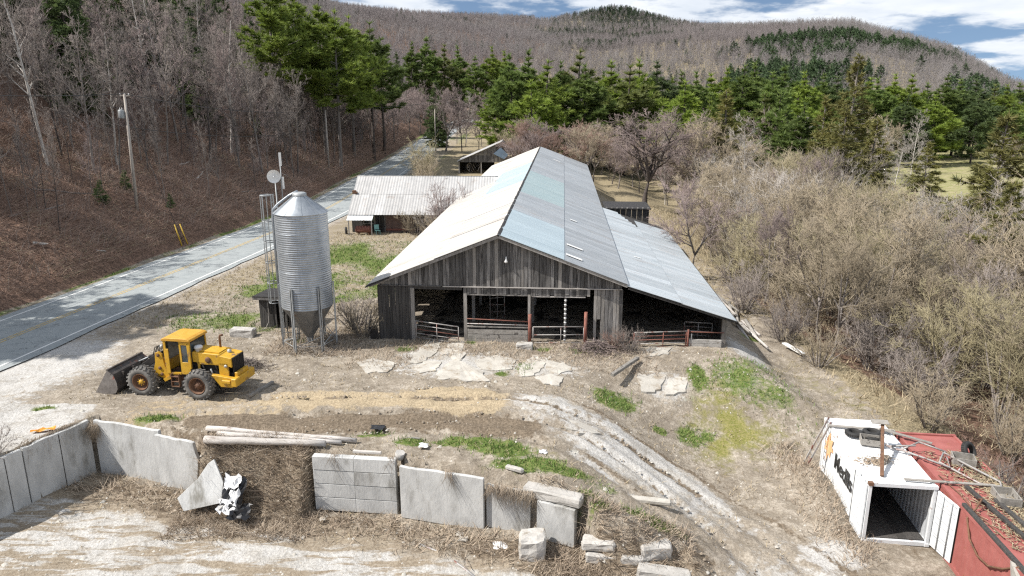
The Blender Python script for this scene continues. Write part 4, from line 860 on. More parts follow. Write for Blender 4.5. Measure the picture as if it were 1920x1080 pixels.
rubble('step_block', 'small pale concrete block below the rusty red post of the barn', tuple(bl(1.55, -1.1, -.08)), (.95, .5, .42), R(-5), seed=4)
rubble('curb_piece', 'thin pale concrete piece with a hole lying left of the capping block', (.1, 25.2, tz(.1, 25.2)), (.75, .2, .2), R(-28), seed=5)
rubble('lintel_beam', 'narrow white concrete beam lying beside the dirt track', (5.35, 24.95, tz(5.35, 24.95) - .02), (1.6, .28, .22), R(-12), seed=6, mat='slab')
for i, (x, y, z, sx, sz, rz, lab) in enumerate(((3.25, 22.75, -2.25, 1.15, .42, -8, 'lower block of the tumbled pair left of the bunker end'), (3.15, 22.85, -1.8, 1.2, .42, -12, 'upper block of the tumbled pair half under weeds'), (4.3, 22.5, -2.35, .85, .6, -6, 'squarish block resting right of the tumbled pair'), (5.15, 22.6, -2.0, 1.1, .6, 5, 'weed covered block at the end of the bunker wall'), (5.3, 21.9, -2.55, 1.85, .6, -10, 'long low concrete block at the foot of the bunker end'), (5.6, 21.2, -2.6, 1.5, .38, -8, 'rounded pale concrete lump in front of the bunker end'))):
    rubble('fallen_block', lab, (x, y, z), (sx, .55, sz), R(rz), ry=R(random.uniform(-5, 5)), seed=10 + i, bev=.07)
# fallen slab and plastic
def fallen():
    o = MB(); o.prism([(-1.15, 0), (.75, .02), (.98, 1.0), (.62, 2.25), (.3, 2.1), (-.3, 1.45), (-1.2, .85), (-1.42, .7)], 0, .16)
    s = o.build('fallen_slab', M['conc'], None, .012); s.location = (-12.35, 25.95, -2.0); s.scale = (.78, .9, .8); s.rotation_euler = (R(-30), R(-9), R(8)); tag(s, 'broken concrete slab leaning on the bank below the gap in the wall', 'slab')
    t = thing('plastic_sheeting', 'crumpled black and white plastic sheet beside the leaning slab', 'plastic', (-11.25, 25.95, .15))
    rr = random.Random(4)
    for nm, mt, c, w, h in (('black_fold', 'plastic_k', (0, .1, -1.75), .55, 1.15), ('white_fold', 'plastic_w', (-.15, -.3, -2.05), .5, .5), ('white_fold', 'plastic_w', (-.1, .35, -1.35), .4, .5), ('black_fold', 'plastic_k', (.45, -.55, -2.15), .55, .6), ('white_fold', 'plastic_w', (.1, -.15, -1.8), .22, .55)):
        n = 7; vs = []; fs = []
        for i in range(n):
            for j in range(n):
                u, v = i / (n - 1) - .5, j / (n - 1) - .5; vs.append((c[0] + u * w * 1.6 + rr.uniform(-.06, .06), c[1] + v * h * .9 + rr.uniform(-.06, .06), c[2] + v * h * .75 + rr.uniform(-.08, .12) + .1))
        for i in range(n - 1):
            for j in range(n - 1): a = i * n + j; fs.append((a, a + 1, a + n + 1, a + n))
        MB().add(vs, fs).build(nm, M[mt], t)
fallen()
for i, (a, b, r, lab) in enumerate(((at_z(388, 803, .12), at_z(668, 826, .1), .13, 'thin bleached timber pole, the farthest of three lying above the bunker'), (at_z(408, 813, .12), at_z(640, 829, .08), .12, 'flaking white timber pole, middle one of three above the bunker'), (at_z(384, 824, .16), at_z(610, 832, .14), .17, 'thick bleached timber pole at the brink above the bunker bank'))):
    o = thing('timber_pole', lab, 'pole', a, 0, 'timber poles lying above the bunker'); d = b - a
    pts = [d * t + Vector((0, random.uniform(-.03, .03), random.uniform(-.015, .015))) for t in np.linspace(0, 1, 7)]
    MB().path(pts, r, 9, r * .75).build('log', M['timber'], o)
def stick(name, label, cat, a, b, w, h, mat):
    o = MB(); o.bar((0, 0, 0), Vector(b) - Vector(a), w, h); o = o.build(name, M[mat], None, min(w, h) * .12); o.location = a; return tag(o, label, cat)
stick('short_rail', 'short weathered rail lying at the top of the stacked block section', 'rail', at_z(662, 846, .08), at_z(715, 849, .1), .12, .1, 'timber')
stick('plank', 'grey weathered beam lying on the grass in front of the barn', 'plank', at_z(1148, 703, .1), at_z(1196, 671, .16), .22, .18, 'plank')
stick('thin_board', 'thin pale board lying on mud above the bunker right of the timber poles', 'board', at_z(730, 817, .05), at_z(788, 822, .05), .1, .04, 'plank')
stick('white_board', 'white board lying on the grass right of the barn', 'board', at_z(1470, 643, -1.35) , at_z(1506, 664, -1.45), .32, .08, 'white')
stick('pallet_board', 'dark beam lying in the shadow behind the loader', 'beam', at_z(468, 742, .08), at_z(512, 716, .1), .16, .14, 'plank')
MB().path([at_z(785, 1020, -2.45), at_z(815, 1032, -2.44), at_z(845, 1048, -2.44), at_z(868, 1064, -2.44), at_z(890, 1082, -2.44)], .05, 8).build('hose', M['gate']); tag(bpy.data.objects['hose'], 'pale plastic pipe curving over the bunker floor', 'pipe')
def orange():
    rr = random.Random(9); p = at_z(78, 809, .1); vs = []; fs = []
    for i in range(6):
        for j in range(4): vs.append((i * .16 - .4 + rr.uniform(-.05, .05), j * .1 - .15 + i * .05, rr.uniform(-.02, .12)))
    for i in range(5):
        for j in range(3): a = i * 4 + j; fs.append((a, a + 1, a + 5, a + 4))
    o = MB().add(vs, fs).build('orange_cloth', M['orange_cloth']); o.location = p; tag(o, 'crumpled orange cloth on top of the left bunker wall', 'cloth')
    for px, py, sx, mt, nm, lab, z in ((938, 1024, .35, 'plastic_w', 'paper_scrap', 'blue white scrap lying left of the concrete cube', -2.35), (868, 1012, .22, 'slab', 'concrete_chip', 'pale concrete chip left of the paper scrap', -2.35), (862, 1003, .2, 'slab', 'concrete_chip', 'upper of two concrete chips on the bunker floor', -2.35), (795, 837, .26, 'plastic_w', 'plastic_scrap', 'white scrap in the grass above the bunker wall', .05), (1018, 849, .22, 'plastic_w', 'plastic_scrap', 'small white scrap in the grass patch above the bunker', .0), (967, 831, .16, 'slab', 'stone', 'pale stone in the grass above the bunker', .0), (605, 975, .16, 'slab', 'stone', 'white stone on the bunker floor below the stacked blocks', -2.4), (708, 803, .4, 'plastic_k', 'plastic_scrap', 'black plastic rag on the muddy track', .05)):
        p = at_z(px, py, z); rr = random.Random(px); n = 5; vs = []; fs = []
        for i in range(n):
            for j in range(n): vs.append(((i / 4 - .5) * sx * 1.5 + rr.uniform(-.04, .04), (j / 4 - .5) * sx * 1.3 + rr.uniform(-.04, .04), .05 + (sx * .45 if mt == 'slab' else .1) * (1 - abs(i - 2) / 2) * (1 - abs(j - 2) / 2) + rr.uniform(-.02, .03)))
        for i in range(n - 1):
            for j in range(n - 1): a = i * n + j; fs.append((a, a + 1, a + n + 1, a + n))
        o = MB().add(vs, fs).build(nm, M[mt]); o.location = p; tag(o, lab, nm.split('_')[-1])
orange()
# ---------------------------------------------------------------- shipping containers
def corrug(mb, p0, ax, up, length, height, pitch=.28, depth=.035, nrm=(1, 0, 0)):
    """trapezoid corrugated sheet: from p0, along ax, height along up, folds along nrm"""
    p0, ax, up, nrm = Vector(p0), Vector(ax), Vector(up), Vector(nrm); n = int(length / pitch); pitch = length / n; row = []
    for k in range(n):
        for t, d in ((0, 0), (.25, 0), (.38, 1), (.75, 1), (.88, 0)): row.append(p0 + ax * (pitch * (k + t)) + nrm * (depth * d))
    row.append(p0 + ax * length); m = len(row)
    return mb.add(row + [r + up * height for r in row], [(i, i + 1, m + i + 1, m + i) for i in range(m - 1)], False)
def container(name, label, loc, rz, Lc, Wc, Hc, paint, roofm, inside, open_front):
    o = thing(name, label, 'container', loc, rz); P = M[paint]
    for x, nrm in ((.02, (1, 0, 0)), (Wc - .02, (-1, 0, 0))):
        mb = MB(); corrug(mb, (x, .08, .15), (0, 1, 0), (0, 0, 1), Lc - .16, Hc - .27, nrm=nrm); mb.build('side_wall', P, o)
        mb = MB(); corrug(mb, (x + nrm[0] * .012, .08, .15), (0, 1, 0), (0, 0, 1), Lc - .16, Hc - .27, nrm=nrm); mb.build('inner_lining', M[inside], o)
    mb = MB(); corrug(mb, (.08, Lc - .03, .15), (1, 0, 0), (0, 0, 1), Wc - .16, Hc - .27, nrm=(0, -1, 0)); mb.build('end_wall', P, o)
    mb = MB(); corrug(mb, (.05, .06, Hc - .05), (0, 1, 0), (1, 0, 0), Lc - .12, Wc - .1, pitch=.24, depth=.02, nrm=(0, 0, -1)); mb.build('roof_panel', M[roofm], o)
    for x in (.05, Wc - .05):
        MB().box((x, Lc / 2, Hc - .06), (.1, Lc - .22, .1)).build('top_rail', P, o); MB().box((x, Lc / 2, .08), (.1, Lc - .22, .15)).build('bottom_rail', P, o)
        for y in (.06, Lc - .06):
            MB().box((x, y, Hc / 2), (.12, .12, Hc - .24)).build('corner_post', P, o)
            for z in (.06, Hc - .055): MB().box((x + (.01 if x < 1 else -.01), y, z), (.17, .17, .12)).build('corner_casting', M['rust'] if z > 1 and x < 1 and y < 1 else P, o)
    for y, z in ((.06, Hc - .07), (Lc - .06, Hc - .07), (.06, .08), (Lc - .06, .08)): MB().box((Wc / 2, y, z), (Wc - .3, .12, .14 if z > 1 else .16)).build('cross_rail', P, o)
    if open_front:
        for k in range(7): MB().box((Wc / 2 - .96 + k * .32, Lc / 2, .16), (.31, Lc - .3, .04)).build('floor_plank', M['wood_dark'], o)
    else:
        mb = MB(); corrug(mb, (.1, .04, .15), (1, 0, 0), (0, 0, 1), Wc - .2, Hc - .27, nrm=(0, 1, 0)); mb.build('front_wall', P, o)
    return o
def door_leaf(parent, hinge, ang, w, h, mat):
    """one container door leaf: hinge point (local), direction angle"""
    c, s = math.cos(ang), math.sin(ang); A = Vector((c, s, 0)); Nn = Vector((-s, c, 0)); h0 = Vector(hinge)
    mb = MB(); mb.bar(h0 + Vector((0, 0, h / 2)), h0 + A * w + Vector((0, 0, h / 2)), .06, h); d = mb.build('door', M[mat], parent, .01)
    for z in (.12, .5, .62, 1.05, 1.3, 1.75, 1.9, h - .1):
        for sg in (1, -1): MB().bar(h0 + A * .1 + Nn * (sg * .036) + Vector((0, 0, z)), h0 + A * (w - .1) + Nn * (sg * .036) + Vector((0, 0, z)), .012, .02).build('crease', M['cont_in'], d)
    for t in (.35, .75):
        MB().tube(h0 + A * (w * t) + Nn * -.07 + Vector((0, 0, .05)), h0 + A * (w * t) + Nn * -.07 + Vector((0, 0, h - .02)), .018, n=6).build('lock_rod', M['galv_old'], d)
    MB().bar(h0 + A * (w + .012) + Vector((0, 0, h / 2)), h0 + A * (w + .035) + Vector((0, 0, h / 2)), .07, h - .02).build('seal', M['black'], d)
    return d
CW, CL, CH = 2.42, 5.75, 2.55
CROT = -R(7.0); CLOC = Vector((13.5, 24.45, -2.62))
wc = container('white_container', 'white shipping container with open doors and black lettering', CLOC, CROT, CL, CW, CH, 'cont_white', 'cont_roof', 'cont_in', True)
door_leaf(wc, (-.06, .05, .12), R(91), 1.15, 2.3, 'cont_white'); door_leaf(wc, (CW + .03, -.04, .12), R(-78), 1.15, 2.3, 'cont_white')
wc_m = Matrix.Translation(CLOC) @ Matrix.Rotation(CROT, 4, 'Z')
def print_on(text, size, y, z, mat, sx=1.):
    cu = bpy.data.curves.new('t', 'FONT'); cu.body = text; cu.size = size; cu.extrude = .004; cu.offset = .018; tmp = bpy.data.objects.new('t', cu); COL.objects.link(tmp)
    bpy.context.view_layer.update(); me = bpy.data.meshes.new_from_object(tmp.evaluated_get(bpy.context.evaluated_depsgraph_get())); COL.objects.unlink(tmp); bpy.data.objects.remove(tmp)
    me.materials.clear(); me.materials.append(M[mat])
    me.transform(Matrix.Diagonal((sx, 1, 1, 1))); me.transform(Matrix(((0, 0, -1, -.004), (-1, 0, 0, y), (0, 1, 0, z), (0, 0, 0, 1)))); me.update(); return me
link('lettering', print_on('Medlls', .95, 3.95, 1.12, 'ink', .92), wc)
mb = MB(); pts = []
for (a, b) in ((5.45, 1.75), (5.25, 1.62), (5.0, 2.05), (4.75, 2.3), (4.72, 1.95), (4.35, 2.1), (4.45, 1.75), (4.2, 1.6), (4.5, 1.5), (4.55, 1.15), (4.8, 1.25), (5.0, .8), (5.05, 1.3), (5.4, 1.25), (5.2, 1.5)): pts.append((a, b))
mb.prism(pts, -.004, -.008, 'yz'); mb.build('logo', M['orange_logo'], wc)
RLOC = Vector((15.28, 16.75, -2.62))
rc = container('red_container', 'long faded red shipping container beside the white one', RLOC, -R(6.6), 12.1, 2.42, 2.55, 'cont_red', 'cont_red', 'cont_in', False)
rc_m = Matrix.Translation(RLOC) @ Matrix.Rotation(-R(6.6), 4, 'Z'); ZT = 2.545
def w_(x, y, z=0.): return wc_m @ Vector((x, y, CH + z))
def r_(x, y, z=0.): return rc_m @ Vector((x, y, ZT + z))
def tyre_at(name, label, p, r, w, rot=(0, 0, 0)):
    o = thing(name, label, 'tyre', p); o.rotation_euler = rot
    MB().lathe([(r * .58, -w / 2), (r * .82, -w / 2), (r, -w * .3), (r, w * .3), (r * .82, w / 2), (r * .58, w / 2), (r * .6, 0), (r * .58, -w / 2)], 28).build('casing', M['tyre_black'], o)
    mb = MB()
    for k in range(28): a = 2 * math.pi * k / 28; mb.box((math.cos(a) * r, math.sin(a) * r, 0), (.03, .05, w * .55), rz=a)
    mb.build('tread', M['tyre_black'], o); return o
tyre_at('old_tyre', 'black tyre lying flat near the left edge of the white container roof', w_(.72, 4.1, .1), .36, .19)
tyre_at('old_tyre', 'black tyre lying flat right of the other on the white container roof', w_(1.5, 4.25, .1), .36, .19)
tyre_at('old_tyre', 'black tyre half hidden under the wooden box on the white container', w_(1.35, 3.75, .1), .33, .18)
tyre_at('old_tyre', 'black tyre standing on the red container at the brush edge', r_(2.1, 10.2, .18), .38, .22, (R(60), 0, R(30)))
def box_at(label, p, rz, s, name='wooden_box'):
    o = thing(name, label, 'box', p, rz, ); t = .035
    MB().box((0, 0, .02), (s[0], s[1], .03)).build('bottom', M['plank'], o)
    for y in (-1, 1): MB().box((0, y * (s[1] / 2), s[2] / 2 + .005), (s[0], t, s[2])).build('side', M['plank'], o)
    for x in (-1, 1): MB().box((x * (s[0] / 2 + .02), 0, s[2] / 2 + .005), (t, s[1] + t, s[2])).build('end', M['plank'], o)
    return o
box_at('grey wooden box beside the tyres on the white container roof', w_(1.15, 3.35, .02), R(-20), (.75, .55, .26))
box_at('grey wooden box on the red container below the standing tyre', r_(1.55, 9.45, .02), R(-22), (.72, .6, .3))
box_at('grey wooden box on the red container beside the fallen post', r_(1.75, 6.7, .02), R(-14), (.62, .85, .3))
# steel post standing on the white container, leaning board and the rest
def on_roof():
    o = stick('steel_beam', 'rusty brown beam leaning up from the white container roof', 'beam', w_(.62, .55, .02), w_(1.38, 3.0, 1.05), .13, .1, 'rust')
    stick('support_post', 'short post under the leaning beam on the white container', 'post', w_(1.42, 3.05, .0), w_(1.42, 3.1, 1.1), .1, .1, 'wood_dark')
    stick('shelf_board', 'small grey board nailed on top of the leaning beam', 'board', w_(.95, 3.1, 1.13), w_(1.6, 3.0, 1.16), .4, .035, 'plank')
    stick('long_plank', 'long grey plank lying across the far end of the white container', 'plank', w_(-.12, 4.85, .05), w_(2.55, 4.55, .08), .17, .06, 'plank')
    stick('roof_plank', 'grey plank lying across the joint of the two containers at the back', 'plank', w_(1.9, 4.55, .16), r_(1.0, 10.9, .1), .16, .05, 'plank')
    stick('front_plank', 'grey board lying from the white roof edge over to the red container', 'plank', w_(1.35, .35, .05), r_(1.85, 7.6, .1), .13, .05, 'plank')
    for i, (a, b, nm, lab) in enumerate(((r_(.75, 7.45, .08), r_(1.35, 2.0, .08), 'fallen_post', 'dark weathered post lying along the red container, the left one'), (r_(1.35, 6.6, .08), r_(1.85, 1.0, .08), 'fallen_post', 'dark weathered post lying along the red container, the right one'), (r_(.1, 6.2, .06), r_(.12, 1.5, .06), 'edge_beam', 'dark beam along the left roof edge of the red container'))): stick(nm, lab, 'post', a, b, .15, .12, 'wood_dark')
    pts = [r_(.72, 6.5, .1), r_(.62, 6.1, .35), r_(.3, 5.8, .12), r_(.02, 5.7, -.2), r_(-.06, 5.2, -.7), r_(-.05, 4.6, -.95), r_(-.06, 3.9, -.85), r_(-.03, 3.2, -.45), r_(.05, 2.6, .05), r_(.4, 1.9, .06)]
    tag(MB().path(pts, .035, 7).build('hanging_hose', M['rust']), 'brown hose looping down the side of the red container', 'hose')
    tag(MB().path([r_(.15, 8.3, .03), r_(.3, 7, .03), r_(.28, 5.6, .04), r_(.45, 4.2, .03)], .02, 6).build('thin_cable', M['rust']), 'thin brown cable along the top of the red container', 'cable')
    rag = [r_(-.02, 2.95, .05), r_(.2, 2.3, .1), r_(-.1, 2.1, -.3), r_(-.06, 2.7, -.4), r_(-.1, 2.4, -.55)]
    tag(MB().add(rag, [(0, 1, 2), (0, 2, 3), (3, 2, 4)]).build('grey_rag', M['plank']), 'grey rag hanging over the red container edge', 'rag')
    def frame(label, pts, legs, r, mat):
        f = thing('bent_tube_rack', label, 'rack', pts[0]); q = [p - pts[0] for p in pts]
        MB().path(q, r, 7).build('hoop', M[mat], f)
        for a, b in legs: MB().tube(a - pts[0], b - pts[0], r * .8, n=6).build('cross_tube', M[mat], f)
    frame('grey bent tube frame lying between the white and the red container', [w_(1.65, 3.1, .1), w_(1.9, 2.75, .1), w_(2.15, 2.65, .12), r_(.75, 8.75, .14), r_(1.0, 9.8, .3)], [(w_(2.05, 2.68, .1), r_(.2, 10.3, .42)), (w_(1.7, 3.0, .1), r_(.0, 10.1, .35)), (r_(.2, 10.3, .42), r_(1.0, 9.8, .3))], .045, 'gate')
    a, b, c, d = r_(.55, 9.2, .12), r_(.9, 9.7, .3), r_(2.15, 7.9, .1), r_(1.75, 7.55, .08)
    frame('long silver tube frame with rounded end on the red container', [b, a, r_(1.35, 7.75, .08), d, r_(2.05, 7.6, .09), c, b], [(r_(1.3, 8.95, .2), r_(1.0, 8.6, .1))], .04, 'gate')
    # ladder leaning at the far left corner
    L = thing('ladder', 'grey aluminium ladder leaning on the far left corner of the white container', 'ladder', wc_m @ Vector((-1.0, 4.75, .25))); t = wc_m @ Vector((.02, 4.95, CH + .15)) - L.location; s = Vector((.06, .4, .05))
    for k in (0, 1): MB().bar(s * k, t + s * k, .05, .07).build('stile', M['gate'], L)
    for k in range(10): MB().tube(t * ((k + .5) / 10), t * ((k + .5) / 10) + s, .016, n=6).build('rung', M['gate'], L)
on_roof()
# ---------------------------------------------------------------- utility poles and wires
POLES = []
def upole(label, base, top, arm=True, trafo=False):
    o = thing('utility_pole', label, 'pole', base); t = Vector(top) - Vector(base)
    MB().tube((0, 0, -.3), t, .17, .11, 10).build('shaft', M['pole'], o)
    if arm:
        ar = MB().bar(t * .985 + Vector((-.45, 0, 0)), t * .985 + Vector((.45, 0, 0)), .09, .1).build('crossarm', M['pole'], o)
        for x in (-.4, 0, .4): MB().lathe([(0, 0), (.05, .02), (.06, .1), (.03, .16), (0, .17)], 8, t * .985 + Vector((x, 0, .05))).build('insulator', M['porcelain'], ar)
    if trafo:
        tr = MB(); tr.lathe([(0, 0), (.26, .02), (.28, .1), (.28, .75), (.24, .82), (0, .86)], 14, t * .82 + Vector((-.42, -.12, -.3))); tr = tr.build('transformer', M['galv_old'], o)
        MB().bar(t * .82, t * .82 + Vector((-.4, -.1, 0)), .06, .1).build('bracket', M['galv_old'], tr)
        for k in (-.1, .1): MB().lathe([(.03, 0), (.05, .06), (.03, .16), (0, .18)], 8, t * .82 + Vector((-.42 + k, -.12, .55))).build('bushing', M['porcelain'], tr)
    POLES.append((Vector(base), Vector(base) + t)); return o
def hillpt(px, py, lo=30, hi=400):
    for _ in range(50):
        m = (lo + hi) / 2; p = at_y(px, py, m)
        if p.z > tz(p.x, p.y): lo = m
        else: hi = m
    return at_y(px, py, lo)
b1 = hillpt(257, 392); upole('grey utility pole with transformer on the left bank, leaning slightly left', b1, at_y(233, 176, b1.y - .4), True, True)
b2 = hillpt(617, 320); upole('plain grey utility pole on the far bank right of the pine trunks', b2, at_y(610, 206, b2.y), False)
fp = (-16.5, 232); upole('slim utility pole at the bend of the road', (fp[0], fp[1], tz(*fp)), (fp[0] + .3, fp[1], tz(*fp) + 11), True)
fp = (-19.5, 178); upole('thin utility pole beside the road above the hay shed', (fp[0] + 1, fp[1], tz(*fp)), (fp[0] + 1, fp[1], tz(*fp) + 10), False)
fp = (-47, 28); upole('utility pole outside the left edge', (fp[0], fp[1], tz(*fp)), (fp[0], fp[1], tz(*fp) + 12), True)
def wire(label, a, b, sag):
    pts = [a.lerp(b, t) + Vector((0, 0, -4 * sag * t * (1 - t))) for t in np.linspace(0, 1, 12)]; tag(MB().path(pts, .028, 4).build('power_line', M['wire']), label, 'wire')
wire('upper power line from the transformer pole to the far bank pole', POLES[0][1], POLES[1][1], 1.0); wire('lower power line from the transformer pole to the far bank pole', POLES[0][0].lerp(POLES[0][1], .72), POLES[1][0].lerp(POLES[1][1], .72), 1.2); wire('power line from the far bank pole to the bend', POLES[1][1], POLES[2][1], .8)
wire('power line running out of the left edge from the transformer pole', POLES[4][1], POLES[0][1], 1.)
for px0, py0, px1, py1, lab in ((352, 458, 337, 420, 'right yellow guy wire guard at the foot of the bank'), (341, 461, 327, 421, 'left yellow guy wire guard at the foot of the bank')):
    b = hillpt(px0, py0); t = at_y(px1, py1, b.y + .3); tag(MB().tube(b, t, .06, n=8).build('guy_guard', M['yellow_guard']), lab, 'guy guard')
b = hillpt(345, 459); wire('guy wire running from the yellow guards to the leaning pole', b + Vector((0, 0, .1)), POLES[0][0].lerp(POLES[0][1], .9), .05)
# ---------------------------------------------------------------- broken concrete in front of the barn
apron = thing('concrete_apron', 'broken pale concrete slabs of the yard in front of the barn', 'pavement', (0, 0, 0)); apron['kind'] = 'structure'
if 'category' in apron: del apron['category']
def slab_poly(pxs, seed, lift=-.01, parent=apron):
    rr = random.Random(seed); P = [at_z(x, y, .0) for x, y in pxs]; out = []
    for a, b in zip(P, P[1:] + P[:1]):
        n = max(2, int((b - a).length / .2))
        for k in range(n): q = a.lerp(b, k / n); out.append((q.x + rr.uniform(-.1, .1), q.y + rr.uniform(-.1, .1)))
    zs = [tz(*q) for q in out]; m = sum(zs) / len(zs); zs = [.8 * z + .2 * m + lift + .055 for z in zs]; c = (sum(q[0] for q in out) / len(out), sum(q[1] for q in out) / len(out)); n = len(out)
    vs = [(q[0], q[1], z) for q, z in zip(out, zs)] + [(q[0], q[1], z - .3) for q, z in zip(out, zs)] + [(c[0], c[1], max(m, tz(*c)) + lift + .065)]
    return MB().add(vs, [(i, (i + 1) % n, 2 * n) for i in range(n)] + [(i, n + i, n + (i + 1) % n, (i + 1) % n) for i in range(n)]).build('slab', M['slab'], parent)
for i, q in enumerate(([(838, 645), (868, 640), (872, 665), (862, 680), (905, 698), (918, 716), (822, 712), (820, 700), (850, 676)], [(800, 642), (830, 636), (822, 658), (790, 680), (764, 682), (778, 664)], [(770, 690), (800, 676), (826, 680), (818, 696), (790, 700)], [(668, 684), (700, 674), (742, 682), (728, 698), (690, 700)], [(890, 676), (928, 668), (968, 676), (958, 694), (905, 694)], [(972, 690), (1000, 666), (1028, 672), (1020, 690), (1000, 704), (978, 706)], [(1022, 676), (1058, 680), (1074, 690), (1050, 702), (1028, 694)], [(1005, 708), (1030, 700), (1055, 708), (1050, 722), (1020, 718)], [(828, 655), (845, 654), (846, 664), (832, 668)], [(1232, 656), (1258, 653), (1250, 664), (1215, 668)], [(1195, 690), (1225, 682), (1250, 690), (1240, 706), (1205, 708)], [(1255, 688), (1290, 690), (1285, 706), (1250, 708)])): slab_poly(q, 50 + i)
track_s = thing('broken_track_paving', 'cracked concrete strip of the curving track', 'paving', (0, 0, 0)); track_s['kind'] = 'structure'; del track_s['category']
for i, q in list(enumerate(([(945, 750), (990, 755), (985, 768), (950, 762)], [(995, 756), (1045, 766), (1030, 782), (990, 770)], [(1050, 766), (1100, 776), (1130, 790), (1090, 800), (1035, 784)], [(1105, 776), (1150, 792), (1165, 808), (1130, 812), (1095, 801), (1134, 791)])))[:3]:
    slab_poly(q, 80 + i, -.03, track_s)
# ---------------------------------------------------------------- vegetation makers
def spikes_mesh(P0, P1, r):
    """thin three-sided spikes"""
    P0, P1 = np.asarray(P0, float), np.asarray(P1, float); n = len(P0); d = P1 - P0; d /= np.linalg.norm(d, axis=1, keepdims=True) + 1e-9
    a = np.where(np.abs(d[:, 2:3]) > .9, np.array([[1., 0, 0]]), np.array([[0, 0, 1.]])); s = np.cross(d, a); s /= np.linalg.norm(s, axis=1, keepdims=True) + 1e-9; u = np.cross(s, d)
    r = np.asarray(r, float).reshape(-1, 1); V = np.empty((n, 4, 3))
    for k in range(3):
        c, q = math.cos(k * 2.0944), math.sin(k * 2.0944); V[:, k] = P0 + (s * c + u * q) * r
    V[:, 3] = P1; b = np.arange(n)[:, None] * 4; F = np.concatenate([b + np.array([[0, 1, 3]]), b + np.array([[1, 2, 3]]), b + np.array([[2, 0, 3]])])
    return V.reshape(-1, 3), F
def tubes_mesh(P0, P1, r0, r1, n=5):
    P0, P1 = np.asarray(P0, float), np.asarray(P1, float); m = len(P0); d = P1 - P0; d /= np.linalg.norm(d, axis=1, keepdims=True) + 1e-9
    a = np.where(np.abs(d[:, 2:3]) > .9, np.array([[1., 0, 0]]), np.array([[0, 0, 1.]])); s = np.cross(d, a); s /= np.linalg.norm(s, axis=1, keepdims=True) + 1e-9; u = np.cross(s, d)
    V = np.empty((m, 2 * n, 3)); r0 = np.asarray(r0, float).reshape(-1, 1); r1 = np.asarray(r1, float).reshape(-1, 1)
    for k in range(n):
        c, q = math.cos(k * 2 * math.pi / n), math.sin(k * 2 * math.pi / n); V[:, k] = P0 + (s * c + u * q) * r0; V[:, n + k] = P1 + (s * c + u * q) * r1
    b = np.arange(m)[:, None] * 2 * n; T = []
    for k in range(n): k2 = (k + 1) % n; T += [b + np.array([[k, k2, n + k2]]), b + np.array([[k, n + k2, n + k]])]
    return V.reshape(-1, 3), np.concatenate(T)
def join_np(parts):
    V = []; F = []; o = 0
    for v, f in parts:
        if len(v): V.append(v); F.append(f + o); o += len(v)
    return np.concatenate(V), np.concatenate(F)
def rv(rr, s=1.): return Vector((rr.uniform(-s, s), rr.uniform(-s, s), rr.uniform(-s, s)))
def limb(rr, out, p, d, L, r, nseg, up, wob):
    """one wandering limb; returns its nodes"""
    nodes = [(p.copy(), d.copy(), r)]
    for k in range(nseg):
        d = (d + rv(rr, wob) + Vector((0, 0, up))).normalized(); q = p + d * (L / nseg); r2 = r * (1 - .75 * (k + 1) / nseg) if k < nseg else r
        out.append((p.copy(), q.copy(), nodes[-1][2], max(r2, .004))); p = q; nodes.append((p.copy(), d.copy(), max(r2, .004)))
    return nodes
def at_limb(nodes, t):
    k = min(int(t * (len(nodes) - 1)), len(nodes) - 2); f = t * (len(nodes) - 1) - k; return nodes[k][0].lerp(nodes[k + 1][0], f), nodes[k + 1][1], nodes[k][2]
def side_dir(rr, d, ang):
    d, s, u = basis(d); a = rr.uniform(0, 2 * math.pi); return (d * math.cos(ang) + (s * math.cos(a) + u * math.sin(a)) * math.sin(ang)).normalized()
